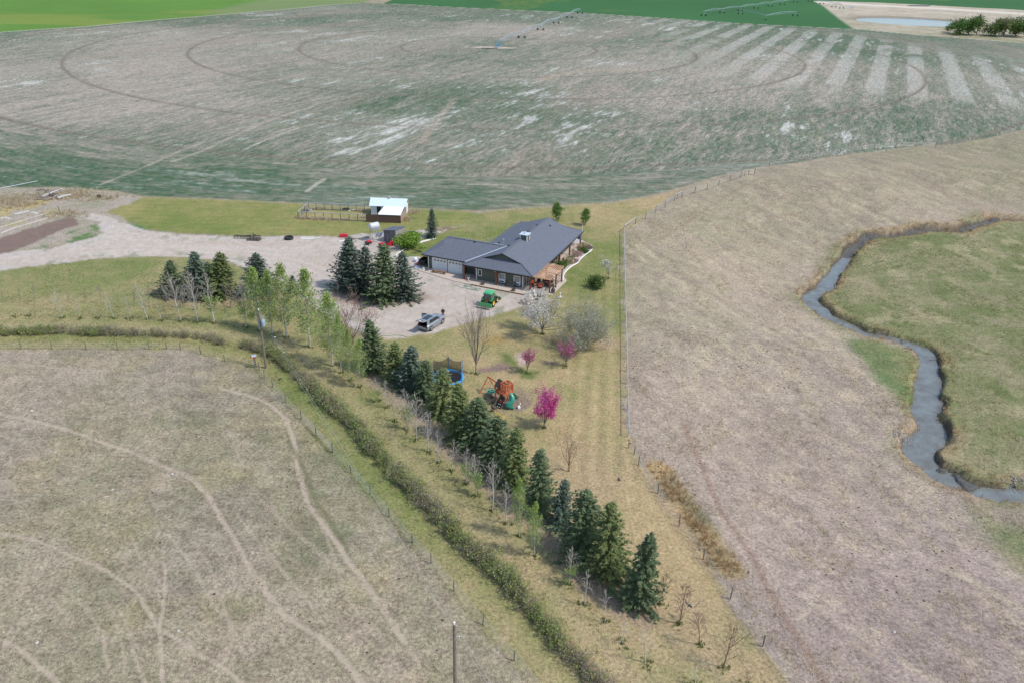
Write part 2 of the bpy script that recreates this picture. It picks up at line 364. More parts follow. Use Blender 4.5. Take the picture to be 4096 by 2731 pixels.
dm = ldist(smooth_line(FV([(380,665),(470,690),(560,690),(600,690)]), 3), wx, wy, 8); C = lerp(C, (.33, .235, .155), (1-sst(1.2, 3.5, dm))*.7)
dm = ldist(smooth_line(FV([(835,850),(880,890),(960,960),(1060,1055),(1160,1150),(1260,1235),(1330,1310),(1420,1390),(1475,1425)]), 3), wx, wy, 8); C = lerp(C, (.30, .225, .16), (1-sst(.5, 2.2, dm))*.75)
# ---- house lawn
FENCE_E = [(1432,535),(1433,640),(1436,760),(1440,980),(1446,1015),(1470,1068),(1510,1132),(1560,1208),(1616,1283),(1677,1375),(1752,1483),(1830,1600),(1870,1660)]
lawn = FV([(830,770),(890,770),(985,625),(970,593),(925,591),(915,583),(930,570),(975,548),(1055,522),(1090,492),(1200,480),(1310,472),(1400,467),(1500,454),(1560,440),(1500,485)]+FENCE_E+SPR[::-1])
dl = sdist(lawn, wx, wy)
gl = idw([(1000,560,.9),(960,575,.95),(1100,520,.4),(1200,470,.15),(1250,500,.5),(1380,560,.55),(1350,620,.6),(1380,700,.5),(1300,680,.85),(1250,740,.85),(1200,720,.8),(1150,760,.5),(1050,770,.6),(960,790,.4),(1100,820,.25),(1300,800,.45),(1420,700,.4),(1400,800,.25),(1380,900,.08),(1250,850,.22),(1300,960,.05),(1200,960,.05),(1400,1050,0),(1350,1150,0),(1500,1250,.1),(1600,1400,.1),(1000,820,.25),(1430,560,.3),(1480,470,.15),(1420,620,.55)])
cl = mottled((.362, .274, .146), (.145, .176, .052), gl*1.12+.03, 1.0)
so = sst(.55, .72, fbm(X*.12, Y*.12, 91, 3))*sst(82, 70, Y); cl = lerp(cl, (.32, .24, .145), so*.45)
mow = np.sin((X*.985-Y*.10+.25*n2)*2*math.pi/1.9+3*n1)*sst(5, 9, X)*(1-sst(17, 22, X))*(1-sst(112, 135, Y))*sst(62, 74, Y)
cl = cl*(1+.10*mow[:, None]*np.clip(.4+1.2*n1, 0, 1.2)[:, None])
ml = sst(-.6, .6, dl); C = lerp(C, cl, ml); ZN[dl > 0] = 2; GR = GR*(1-.2*ml)
for x, y, rx, ry, c_ in [(1165,915,3.6,3.3,(.22,.165,.12)),(1185,925,2.2,1.8,(.20,.155,.12)),(1005,850,3.2,2.8,(.24,.19,.07)),(1395,790,2.5,3,(.33,.24,.15)),(1130,780,2,2,(.3,.21,.08))]:
    p = flat(x*K, y*K); e = np.sqrt(((wx-p[0])/rx)**2+((wy-p[1])/ry)**2); C = lerp(C, c_, (1-sst(.6, 1.1, e))*.8)
# ---- yard dirt, upper left
yard = FV([(-120,600),(-120,430),(0,433),(60,431),(130,430),(200,436),(265,441),(330,452),(250,487),(300,507),(340,527),(231,545),(163,558),(55,576),(0,584)])
dy_ = sdist(yard, wx, wy); my = sst(-.8, .8, dy_)
gy = idw([(60,500,.35),(150,520,.2),(200,460,.2),(100,470,.25),(40,560,.3),(30,440,.1),(200,530,.55),(150,545,.6),(280,450,.1)])
C = lerp(C, mottled((.34, .285, .23), (.12, .17, .06), gy*.6, .7), my); ZN[dy_ > 0] = 3
for q, c_ in [([(250,500),(300,505),(345,522),(400,535),(340,535),(290,520),(255,512)], (.09,.17,.06)), ([(160,535),(200,515),(225,512),(230,530),(205,548),(165,556),(130,570),(70,578),(60,572),(110,558)], (.085,.16,.05)), ([(0,478),(60,465),(110,455),(130,460),(60,485),(0,505)], (.36,.29,.13)), ([(0,520),(60,500),(130,478),(150,485),(80,510),(0,540)], (.33,.28,.14))]:
    d = sdist(FV(q), wx, wy, 6); C = lerp(C, c_, sst(-.5, .5, d)*sst(.35, .6, n2+.3*(n3-.5))*.9)
dgar = sdist(np.array([flat(x/3.2, 720+y/3.2)[:2] for x, y in [(-300,850),(0,740),(480,600),(870,470),(1010,520),(1000,570),(700,690),(430,800),(240,896),(-300,1080)]]), wx, wy, 8)
mg = sst(-.4, .4, dgar); C = lerp(C, (.185, .133, .107), mg); GR = GR*(1-.5*mg); ZN[dgar > 0] = 4
# ---- back lawn
bl = FV([(250,487),(330,452),(420,456),(560,461),(700,469),(850,479),(940,479),(1095,488),(1085,503),(1055,520),(1000,527),(940,530),(860,536),(800,543),(700,541),(560,543),(420,537),(340,527),(300,507)])
dbl = sdist(bl, wx, wy); mbl = sst(-.4, .4, dbl)
gbl = idw([(300,480,.55),(400,500,.8),(500,480,.75),(600,520,.85),(700,500,.7),(800,530,.8),(950,510,.9),(1000,500,.8),(1080,495,.5),(450,520,.9),(780,497,.3)])
cbl = mottled((.30, .25, .105), (.148, .180, .050), gbl*.85, .95); cbl = cbl*(1+.05*np.sin(Y*2*math.pi/2.4))[:, None]
C = lerp(C, cbl, mbl); ZN[dbl > 0] = 5; GR = GR*(1-.3*mbl)
p = flat(780*K, 495*K); e = np.maximum(np.abs(X-p[0]+1.5)/8.0, np.abs(Y-158.3)/3.1); C = lerp(C, mottled((.33,.27,.12),(.19,.2,.06),.3*np.ones_like(X)), 1-sst(.85, 1.0, e))
# ---- east pasture
ep = FV([(1560,440),(1500,485)]+FENCE_E+[(3400,1700),(3200,200),(2352,300),(2280,318),(2180,335),(2100,337),(1980,352),(1850,378),(1750,395),(1650,415)])
de = sdist(ep, wx, wy); me_ = sst(-.5, .5, de)
ge = idw([(1480,600,.55),(1480,760,.6),(1550,550,.35),(1700,480,.55),(1750,450,.6),(1900,400,.5),(2100,420,.25),(2250,460,.2),(1650,700,.15),(1800,640,.1),(1500,900,.35),(1600,1000,.15),(1800,1000,.1),(2000,1300,0),(2200,1450,0),(1700,1300,.15),(1850,800,.15),(2050,540,.25),(1700,900,.1),(2100,1000,.15),(2300,1200,.05),(2300,330,.8),(2200,342,.95),(2250,350,1.1),(2300,372,1.1),(2345,388,1.2),(2300,310,.5)])
pe = idw([(2000,1400,1),(2200,1300,1),(1900,1200,.8),(1700,1400,.8),(1700,900,.5),(1600,700,.2),(2000,450,.1),(1500,600,0),(1800,1050,.7),(2100,1000,.5),(1600,1250,.6)])
ce = mottled((.338, .272, .200), (.190, .186, .108), ge*.85, .85)
ce = lerp(ce, (.268, .208, .186), np.clip(pe*.95+.5*(n1-.5), 0, 1)*.8)
tu = sst(.54, .72, fbm(X*.8, Y*.45, 131, 4, .6)+.35*(n1-.5)); ce = lerp(ce, (.38, .315, .205), tu*.35)
sa_ = R(-58); us = X*math.cos(sa_)+Y*math.sin(sa_); ws = -X*math.sin(sa_)+Y*math.cos(sa_)
sk = fbm(us*.12, ws*.55, 133, 4, .6); ce = ce*(1+.34*(sk-.5)+.25*(n2-.5)+.3*(n3-.5))[:, None]
ty_ = sst(.60, .70, fbm(us*.16, ws*.5, 137, 4, .6)+.25*(n1-.5)); ce = lerp(ce, (.40, .33, .225), ty_*.45); dk_ = sst(.62, .72, fbm(us*.2+7, ws*.5, 139, 4, .6)+.2*(n1-.5)); ce = lerp(ce, (.17, .135, .105), dk_*.35)
C = lerp(C, ce, me_); ZN[de > 0] = 6; GR = GR*(1-.1*me_)
for ln, wd, st in [([(1570,960),(1581,989),(1606,1043),(1635,1114),(1664,1176),(1709,1242),(1743,1300),(1776,1371),(1813,1433),(1854,1499),(1896,1568),(1940,1650)], .3, .8), ([(1700,500),(1800,455),(1950,425),(2100,400)], .4, .35), ([(1490,560),(1560,520),(1640,470),(1750,420)], .35, .4), ([(2080,400),(2200,440),(2352,490)], 2.2, .3)]:
    d = ldist(smooth_line(FV(ln), 4), X+.4*(n3-.5), Y+.4*(n2-.5), 6); C = lerp(C, (.235, .165, .125), (1-sst(wd*.6, wd*1.6, d))*st)
d = ldist(smooth_line(FV([(1515,1075),(1545,1120),(1580,1175),(1615,1230),(1650,1275),(1675,1305)]), 4), wx, wy, 6)
C = lerp(C, mottled((.40,.28,.13),(.11,.115,.06),.5+.9*(n2-.5)), (1-sst(1.0, 2.4, d))*.85)
# ---- meadow inside the creek's bend, creek banks
dme = sdist(MEADOW, X, Y, 8); mm = sst(-.2, .6, dme)*(1-sst(330, 420, Y))
gm = idw([(2000,600,.6),(2100,560,.75),(2200,600,.75),(2050,700,.85),(2200,760,.55),(2300,700,.6),(2300,850,.5),(2200,950,.65),(2150,700,.8),(2250,1000,.7),(2300,560,.7),(2340,1050,.5)])
cm = mottled((.285, .245, .150), (.128, .148, .055), gm*.85, 1.3); cm = lerp(cm, (.35, .30, .18), sst(.6, .72, fbm(X*.22, Y*.22, 175, 4, .6))*.5)
C = lerp(C, cm, mm); ZN[(dme > 0) & (Y < 400)] = 7
dk = ldist(CREEK, X, Y, 10); hw = creek_w(X, Y)
lush = sst(.42, .6, fbm(X*.11+9, Y*.11, 141, 3))
C = lerp(C, (.16, .17, .07), (1-sst(2, 5.5, dk))*.6*lush); C = lerp(C, (.27, .195, .105), (1-sst(1.2, 2.8, dk-hw))*.55*(1-lush))
C = lerp(C, (.075, .06, .045), (1-sst(.1, .55+.9*sst(.4, .7, n2), dk-hw))*.92)
C = lerp(C, (.105, .105, .098), 1-sst(-.3, .1, dk-hw))
ZN[dk < hw+.3] = 8
lg_ = sdist(FV([(2230,1135),(2300,1170),(2400,1190),(2500,1350),(2352,1300),(2290,1220)], -2), wx, wy, 8); C = lerp(C, mottled((.25,.22,.11),(.10,.145,.045),.55+.8*(n2-.5)), sst(-2, 2, lg_)*.8)
lb = sdist(np.array([flat(2400+x/1.387, 500+y/1.387, -VD)[:2] for x, y in [(1360,1185),(1500,1190),(1700,1240),(1770,1290),(1770,1420),(1740,1540),(1690,1600),(1600,1480),(1480,1350),(1400,1250)]]), wx, wy, 8); C = lerp(C, mottled((.23,.21,.09),(.085,.14,.04),.6+.8*(n2-.5)), sst(-1.5, 1.5, lb)*.85)
# ---- driveway
DRV = [(-120,640),(-120,592),(0,584),(55,576),(114,571),(163,558),(218,545),(231,527),(220,510),(187,497),(215,490),(255,500),(300,518),(345,532),(420,540),(560,545),(700,543),(800,545),(860,538),(940,531),(1055,522),(1000,540),(975,548),(930,570),(915,583),(925,591),(970,593),(985,625),(1060,645),(1200,672),(1265,690),(1250,697),(1215,700),(1190,708),(1130,725),(1060,745),(1000,762),(930,778),(890,780),(830,760),(770,735),(720,705),(670,670),(600,630),(520,600),(417,591),(330,589),(231,595),(97,609),(0,622)]
ddv = sdist(FV(DRV), .75*wx+.25*X, .75*wy+.25*Y); mdv = sst(-.3, .3, ddv)
cd = V3((.432, .375, .318))*(1+.14*(n1-.5)+.10*(n2-.5)+.12*(n3-.5)+.14*(n4-.5))[:, None]
gd = sst(.55, .75, fbm(X*.12+3, Y*.3, 151, 4)); cd = lerp(cd, (.40, .315, .245), gd*.5)
ed = (1-sst(0, 3.5, ddv))*sst(.4, .7, n2); cd = lerp(cd, (.40, .37, .35), ed*.5)
lane = ldist(smooth_line(FV([(-120,618),(0,602),(120,585),(300,570),(480,575),(620,590),(740,625),(800,680),(860,725),(960,745),(1060,715),(1150,685)]), 4), X, Y, 9)
for ln in ([(700,640),(760,690),(850,740),(950,755),(1040,735),(1120,700)], [(1000,640),(1060,670),(1100,700),(1060,730),(980,750)], [(800,560),(780,590),(740,620),(700,640)], [(900,560),(820,575),(700,585),(560,585)], [(1130,690),(1040,680),(980,660),(985,640)]):
    dd_ = ldist(smooth_line(FV(ln), 4), X, Y, 6); cd = lerp(cd, (.36, .30, .245), np.exp(-((dd_-.8)/.28)**2)*.42*(.3+n2))
cd = lerp(cd, (.49, .42, .36), np.exp(-((lane-.9)/.5)**2)*.6*(.4+n2)); cd = lerp(cd, (.37, .30, .235), np.exp(-(lane/.45)**2)*.3); lane2 = ldist(smooth_line(FV([(130,500),(220,530),(330,560),(480,572)]), 4), X, Y, 9); cd = lerp(cd, (.48, .42, .36), np.exp(-((lane2-.9)/.5)**2)*.4)
wd_ = sst(.60, .72, fbm(X*.5, Y*.5, 155, 3))*(1-sst(.5, 5, ddv)); cd = lerp(cd, (.17, .19, .10), wd_*.6)
C = lerp(C, cd, mdv); ZN[ddv > 0] = 9; GR = GR*(1-.74*mdv)
p = flat(870*K, 680*K); e = np.sqrt(((wx-p[0])/9.5)**2+((wy-p[1])/4.2)**2); C = lerp(C, (.25, .185, .14), (1-sst(.7, 1.05, e))*.7)
# ---- bare soil beds on the lawn
for q, c_ in [([(1098,850),(1150,830),(1180,843),(1100,858),(1095,862)], (.21,.145,.118)), ([(1178,820),(1190,812),(1222,805),(1215,818),(1218,832),(1190,838)], (.40,.31,.25)), ([(1240,832),(1270,828),(1272,836),(1245,838)], (.2,.15,.12))]:
    d = sdist(FV(q), wx, wy, 5); C = lerp(C, c_, sst(-.35, .35, d)); ZN[d > 0] = 4
for q in [[(1140,808),(1160,812),(1185,840),(1235,850),(1230,866),(1200,868),(1178,842),(1150,828)]]:
    d = sdist(FV(q), wx, wy, 5); C = lerp(C, (.085, .13, .032), sst(-.5, .5, d)*.8)
# ---- crop field
FIELD = [(-200,92),(-60,79),(0,75),(100,68),(200,62),(290,53),(380,45),(470,38),(560,30),(640,24),(760,12),(830,8),(880,9),(950,12),(1010,16),(1160,23),(1340,31),(1500,41),(1700,55),(1960,68),(2100,80),(2352,100),(2700,140),(2900,260),(2352,300),(2280,318),(2180,335),(2100,337),(1980,352),(1850,378),(1750,395),(1650,415),(1560,437),(1500,450),(1400,466),(1310,470),(1200,478),(1090,485),(940,478),(850,477),(700,468),(560,460),(420,455),(330,452),(265,440),(200,435),(130,430),(60,432),(0,432),(-200,440)]
FW = FV(FIELD); dfl = sdist(FW, X+.5*(n3-.5), Y+.8*(n2-.5), 60); mf = sst(-.5, .5, dfl)
PIV = flat(1996, 192)[:2]; SPAN = 1.0326*CAM_H
a_ = R(66.5); U_ = X*math.cos(a_)+Y*math.sin(a_); W_ = -X*math.sin(a_)+Y*math.cos(a_)
rr = np.hypot(X-PIV[0], Y-PIV[1]); th = np.arctan2(Y-PIV[1], X-PIV[0])
hl = sst(258, 266, rr+6*(n1-.5)+4*np.sin(th*9)); U2 = np.where(hl > .5, th*260, U_); W2 = np.where(hl > .5, rr, W_)
st1 = fbm(U2*.026, W2*.14, 201, 4, .65); st2 = fbm(U2*.09, W2*.5, 211, 4, .65); st3 = fbm(U2*.3, W2*1.4, 221, 3, .7)
blo = fbm(X*.012, Y*.012, 231, 4)
gf = idw([(0,90,.55),(150,110,.3),(60,200,.25),(300,130,.08),(400,200,.05),(200,260,.15),(500,260,.18),(100,330,.4),(300,340,.45),(100,390,.75),(300,400,.8),(500,380,.75),(700,380,.6),(600,330,.5),(400,310,.35),(800,290,.6),(950,250,.75),(1050,220,.7),(850,320,.45),(800,340,.35),(700,200,.25),(600,120,.2),(800,80,.45),(700,40,.6),(900,50,.55),(1000,110,.2),(1150,80,.12),(1150,130,.65),(1080,115,.6),(1300,130,.2),(1250,170,.15),(1000,170,.25),(950,350,.35),(1100,300,.55),(1200,260,.75),(1300,280,.75),(1150,380,.5),(1000,440,.75),(800,440,.75),(600,440,.85),(400,440,.85),(200,425,.9),(1200,440,.75),(1350,420,.65),(1350,330,.6),(1500,300,.35),(1450,230,.25),(1500,380,.5),(1400,160,.25),(1550,130,.3),(1450,80,.5),(1600,100,.4),(1700,150,.25),(1800,220,.3),(1750,300,.55),(1900,290,.6),(2000,200,.35),(2150,180,.4),(2250,250,.45),(2200,300,.6),(2300,140,.65),(2100,110,.75),(1900,80,.7),(1700,65,.75),(1300,45,.6),(2000,320,.55),(1850,350,.5)], .05)
g = np.clip(.03+1.08*gf+.65*(st1-.5)+.95*(st2-.5)+.5*(blo-.5)+1.0*(st3-.5), 0, 1)
cf = np.array([.315, .274, .220])[None, :]*(1-g[:, None])+np.array([.058, .104, .054])[None, :]*g[:, None]
rim = sst(295, 305, rr)*0
pale = sst(.575, .73, .40*st1+.38*st2+.22*st3+.30*(fbm(X*.02, Y*.02, 241, 3)-.5)+.05*(gf-.4))
stripe = sst(-.15, .15, np.sin((W_+2.7)*2*math.pi/16.1)-.1+.8*(st2-.5))*sst(60, 130, X)*sst(300, 345, Y+.45*(X-160))*(1-sst(262, 275, rr))*sst(.35, .5, fbm(U_*.035, W_*.05, 251, 3)+.1)
pale = np.maximum(pale, stripe*.62*np.clip(st2*1.5+1.1*(st3-.5), 0, 1))
cf = lerp(cf, (.50, .48, .43), pale*(.85-.45*hl)*np.clip(.5+1.0*(st3-.1), 0, 1))
brn = sst(.6, .75, fbm(U2*.01, W2*.03, 261, 3)); cf = lerp(cf, (.27, .215, .17), brn*.3)
for k in range(1, 6):
    ring = np.exp(-((rr-k*SPAN*(.976 if k == 5 else 1)-.8*(n1-.5))/.95)**2)*np.clip(.5+.9*fbm(th*6+k, rr*.01, 271, 2), 0, 1)
    if k in (2, 4): ring = np.maximum(ring, .5*np.exp(-((rr-k*SPAN-2.6)/.8)**2)*(th > 2.2))
    cf = lerp(cf, (.15, .125, .09), ring*.85)
for ln, wd, c_ in [([(395,372),(470,345),(540,312),(640,270),(720,245)], .5, (.36,.31,.24)), ([(230,425),(330,385),(420,345),(520,310)], .4, (.36,.31,.24)), ([(560,345),(620,318),(700,290),(750,280)], .5, (.42,.38,.31)), ([(705,440),(725,425),(745,412)], .6, (.42,.38,.31)), ([(1900,215),(1990,195),(2010,170),(1990,150)], .5, (.33,.29,.22)), ([(1075,424),(1140,425)], .35, (.42,.37,.29)), ([(965,330),(1010,270),(1040,235)], 1.2, (.31,.26,.2)), ([(1240,185),(1330,165),(1500,160)], 2.5, (.33,.27,.2))]:
    d = ldist(smooth_line(FV(ln), 3), X, Y, 8); cf = lerp(cf, c_, (1-sst(wd*.5, wd*1.5, d))*.7*np.clip(.3+n2*1.2, 0, 1))
cf = lerp(cf, (.055, .10, .05), (1-sst(2, 9, dfl))*.55*sst(.35, .6, n1+.1)*sst(300, 380, Y))
C = lerp(C, cf, mf); ZN[dfl > 0] = 10; GR = np.where(mf > .5, .8, GR)
dp = np.hypot((X-PIV[0]+3)/14, (Y-PIV[1])/5); C = lerp(C, (.44, .36, .28), 1-sst(.7, 1, dp))
# ---- far green fields
FT = FW[:22]; i9 = 12
farl = np.vstack([FW[:i9], [[FW[i9-1][0]+20, 5000], [-9000, 5000], [-3000, 300]]]); farr = np.vstack([FW[i9:23], [[5000, 500], [9000, 9000], [FW[i9-1][0]+20, 9000], [FW[i9-1][0]+20, 900]]])
dfa = sdist(farl, X, Y, 30); cfl = V3((.098, .205, .032))*(1+.35*(fbm(X*.02, Y*.008, 301, 4)-.5))[:, None]
yl = sst(.55, .7, fbm(X*.006+2, Y*.02, 302, 3)); cfl = lerp(cfl, (.22, .24, .05), yl*.5)
cfl = lerp(cfl, (.17, .21, .09), sst(-30, -8, X-(-215)+(Y-700)*.0)*sst(600, 660, Y)*.8)
m = sst(-.5, .5, dfa); C = lerp(C, cfl, m); ZN[dfa > 0] = 11; GR = np.where(m > .5, .5, GR)
dfr = sdist(farr, X, Y, 30); cfr = V3((.036, .118, .035))*(1+.3*(fbm(X*.015, Y*.006, 311, 4)-.5))[:, None]
yl = sst(.62, .72, fbm(X*.012, Y*.012, 312, 3)); cfr = lerp(cfr, (.16, .19, .035), yl*.5*sst(.4, .6, n2))
m = sst(-.5, .5, dfr); C = lerp(C, cfr, m); ZN[dfr > 0] = 12; GR = np.where(m > .5, .4, GR)
dsa = sdist(FV([(1868,3),(1890,3),(2000,6),(2352,24),(3000,60),(3000,190),(2352,100),(2100,80),(1960,67),(1925,42),(1890,14)]), X+3*(n1-.5), Y+6*(n1-.5), 60); ms = sst(-2, 2, dsa)
cs_ = mottled((.45, .385, .30), (.215, .205, .11), idw([(1950,45,.3),(2000,30,.15),(2100,30,.1),(2080,60,.5),(2200,62,.6),(2250,95,.7),(2050,65,.6),(2300,40,.2)]), 1.0)
d = ldist(FV([(1890,6),(2000,13),(2150,20),(2352,33)]), X, Y, 60); cs_ = lerp(cs_, (.55, .49, .40), 1-sst(8, 22, d))
C = lerp(C, cs_, ms); ZN[dsa > 0] = 13
e = ((X-POND[0])/POND[2])**2+((Y-POND[1])/POND[3])**2; C = lerp(C, (.2, .165, .125), (1-sst(1.0, 1.9, e))*.8)
# pale tracks round the field edges
ede = np.abs(dfl)*1.0; C = lerp(C, (.47, .42, .33), (1-sst(.4, 1.8, np.abs(dfl+.6)))*sst(380, 460, Y)*(X < 330)*.8)
ede = (1-sst(.3, 1.1, np.abs(dfl+.3)))*(Y < 330)*.35; C = lerp(C, (.33, .26, .17), ede)
C = np.clip(C*(1+.10*(n4-.5)+.08*(n3-.5))[:, None], .01, .9)

gm_ = bpy.data.materials.new('ground'); gm_.use_nodes = True
n = gm_.node_tree.nodes; l = gm_.node_tree.links; b = n['Principled BSDF']; b.inputs['Roughness'].default_value = .95; b.inputs['Specular IOR Level'].default_value = .15
ga = n.new('ShaderNodeAttribute'); ga.attribute_name = 'Col'; tc = n.new('ShaderNodeTexCoord')
def NZ(scale, det, rough=.6):
    q = n.new('ShaderNodeTexNoise'); q.inputs['Scale'].default_value = scale; q.inputs['Detail'].default_value = det; q.inputs['Roughness'].default_value = rough
    l.new(tc.outputs['Object'], q.inputs['Vector']); return q
def MT(op, a, b_):
    q = n.new('ShaderNodeMath'); q.operation = op
    for i, s_ in enumerate((a, b_)):
        if isinstance(s_, (int, float)): q.inputs[i].default_value = s_
        else: l.new(s_, q.inputs[i])
    return q.outputs[0]
na, nb, nd = NZ(.7, 5), NZ(3.2, 5, .7), NZ(11, 3, .7)
s1 = MT('MULTIPLY', MT('SUBTRACT', na.outputs['Fac'], .5), .8); s2 = MT('MULTIPLY', MT('SUBTRACT', nb.outputs['Fac'], .5), 2.6); s3 = MT('MULTIPLY', MT('SUBTRACT', nd.outputs['Fac'], .5), 2.4)
sm = MT('MULTIPLY', MT('ADD', MT('ADD', s1, s2), s3), ga.outputs['Alpha']); fac = MT('MAXIMUM', MT('ADD', sm, 1.0), .25)
mx = n.new('ShaderNodeMix'); mx.data_type = 'RGBA'; mx.blend_type = 'MULTIPLY'; mx.inputs[0].default_value = 1
l.new(ga.outputs['Color'], mx.inputs[6]); l.new(fac, mx.inputs[7])
# drill rows of the crop field: noise stretched along the seeding direction
gr_ = n.new('ShaderNodeAttribute'); gr_.attribute_name = 'Rows'; sx = n.new('ShaderNodeSeparateColor'); l.new(gr_.outputs['Color'], sx.inputs[0])
def rows(rot, sc3, attr_out, amp):
    mp = n.new('ShaderNodeMapping'); mp.vector_type = 'TEXTURE'; mp.inputs['Rotation'].default_value = (0, 0, rot); mp.inputs['Scale'].default_value = sc3
    l.new(tc.outputs['Object'], mp.inputs['Vector']); q = n.new('ShaderNodeTexNoise'); q.inputs['Scale'].default_value = 1; q.inputs['Detail'].default_value = 5; q.inputs['Roughness'].default_value = .75
    l.new(mp.outputs[0], q.inputs['Vector']); v_ = MT('MULTIPLY', MT('MULTIPLY', MT('SUBTRACT', q.outputs['Fac'], .5), amp), attr_out); return MT('MAXIMUM', MT('ADD', v_, 1.0), .3)
for rot, sc3, k, amp in ((R(66.5), (2.6, .45, 1), 0, 3.0), (R(66.5), (8.0, 1.5, 1), 0, 1.3), (R(2), (2.6, .5, 1), 1, 2.4)):
    f2 = rows(rot, sc3, sx.outputs[k], amp); m2 = n.new('ShaderNodeMix'); m2.data_type = 'RGBA'; m2.blend_type = 'MULTIPLY'; m2.inputs[0].default_value = 1; l.new(mx.outputs[2], m2.inputs[6]); l.new(f2, m2.inputs[7]); mx = m2
# slight hue drift: some blades straw, some green
ne = NZ(1.9, 4, .7); hs = n.new('ShaderNodeHueSaturation'); hm = n.new('ShaderNodeMapRange'); hm.inputs[1].default_value = .3; hm.inputs[2].default_value = .7; hm.inputs[3].default_value = .485; hm.inputs[4].default_value = .515
l.new(ne.outputs['Fac'], hm.inputs[0]); l.new(hm.outputs[0], hs.inputs['Hue']); l.new(mx.outputs[2], hs.inputs['Color']); l.new(hs.outputs[0], b.inputs['Base Color'])
bp = n.new('ShaderNodeBump'); bp.inputs['Strength'].default_value = .55; bp.inputs['Distance'].default_value = .12
l.new(nb.outputs['Fac'], bp.inputs['Height']); l.new(bp.outputs[0], b.inputs['Normal'])

V = np.stack([X, Y, Z], 1)
ii = np.arange(nr*nc).reshape(nr, nc); Q = np.stack([ii[:-1, :-1], ii[:-1, 1:], ii[1:, 1:], ii[1:, :-1]], -1).reshape(-1, 4)
zq = ZN[Q[:, 0]]
ZNAMES = ['west_pasture', 'tree_belt_ground', 'house_lawn', 'dirt_yard', 'garden_soil', 'back_lawn', 'east_pasture', 'creek_meadow', 'creek_bed', 'gravel_driveway', 'crop_field', 'green_field', 'grain_field', 'sand_flat']
ZLAB = ['grazed tan and grey pasture crossed by cattle trails, left foreground', 'olive grass strip under the planted tree rows', 'dry yellow lawn around the house and playset', 'bare dirt yard beside the log pile', 'bare brown tilled garden soil', 'bright green mown lawn around the chicken coop', 'dry tan pasture between the wire fence and the creek', 'green meadow inside the bend of the creek', 'muddy bed and banks of the creek', 'pale gravel driveway and yard', 'patchy seeded crop field with wheel track rings', 'bright yellow green field, top left', 'dark green field beyond the crop field', 'pale sandy flat around the pond']
CC = np.concatenate([C, GR[:, None]], 1); FLD = np.stack([mf*(1-(hl > .5))*(ZN == 10), mf*(hl > .5)*(ZN == 10), 0*mf], 1)
for zi, nm in enumerate(ZNAMES):
    q = Q[zq == zi]
    if not len(q): continue
    u_, inv = np.unique(q, return_inverse=True)
    me = np_mesh(nm, V[u_], inv.reshape(-1, 4), gm_); point_col(me, CC[u_]); point_col(me, FLD[u_], 'Rows')
    tag(link(nm, me), ZLAB[zi], None, kind='structure')
# ---- water
wm = mat('creek_water', (.115, .105, .085), rough=.16, spec=.5, col2=(.19, .215, .205), scale=.45)
nn = wm.node_tree.nodes; ll = wm.node_tree.links; z_ = nn.new('ShaderNodeTexNoise'); z_.inputs['Scale'].default_value = 2.2; z_.inputs['Detail'].default_value = 3
tc2 = nn.new('ShaderNodeTexCoord'); ll.new(tc2.outputs['Object'], z_.inputs['Vector']); bq = nn.new('ShaderNodeBump'); bq.inputs['Strength'].default_value = .12; bq.inputs['Distance'].default_value = .1
ll.new(z_.outputs['Fac'], bq.inputs['Height']); ll.new(bq.outputs[0], nn['Principled BSDF'].inputs['Normal'])
wq = Q[(dk[Q] < (hw[Q]+1.1)).any(1)]; u_, inv = np.unique(wq, return_inverse=True)
Vw = V[u_].copy(); Vw[:, 2] = -VD*(1-sst(260, 420, Vw[:, 1]))-.68
tag(link('creek', np_mesh('creek', Vw, inv.reshape(-1, 4), wm)), 'grey blue water of the winding creek', None, kind='structure')
pm = mat('pond_water', (.12, .16, .19), rough=.2, spec=.5)
m_ = MB(); m_.lathe([(0.0, 0), (1.0, 0)], 40); m_.v = [(POND[0]+x*POND[2]*1.05, POND[1]+y*POND[3]*1.05, -1.1) for x, y, z in m_.v]
tag(m_.build('pond', pm), 'pale blue pond on the sandy flat, top right', None, kind='structure')
# ================================================================ PLANTS
def leaf_quads(P, A, B):
    """kites: centre P, half axes A (long) and B (wide)"""
    n_ = len(P); V_ = np.stack([P-A, P+B-.2*A, P+A, P-B-.2*A], 1).reshape(-1, 3)
    return V_, np.arange(4*n_).reshape(-1, 4)
def rand_unit(r, n_):
    v = r.normal(size=(n_, 3)); return v/np.linalg.norm(v, axis=1)[:, None]
def foliage(name, P, A, B, m, r, lo=.7, hi=1.3, hue=.12):
    V_, F_ = leaf_quads(P, A, B); me = np_mesh(name, V_, F_, m, smooth=False)
    k = r.uniform(lo, hi, len(P))[:, None]*(1+hue*r.normal(size=(len(P), 3))*np.array([1, .3, .8])); point_col(me, np.clip(np.repeat(k, 4, 0), .2, 2), 'Tint'); point_col(me, np.clip(np.repeat(k.mean(1, keepdims=True)*np.ones((1, 3)), 4, 0), .55, 1.15), 'Lum'); return me
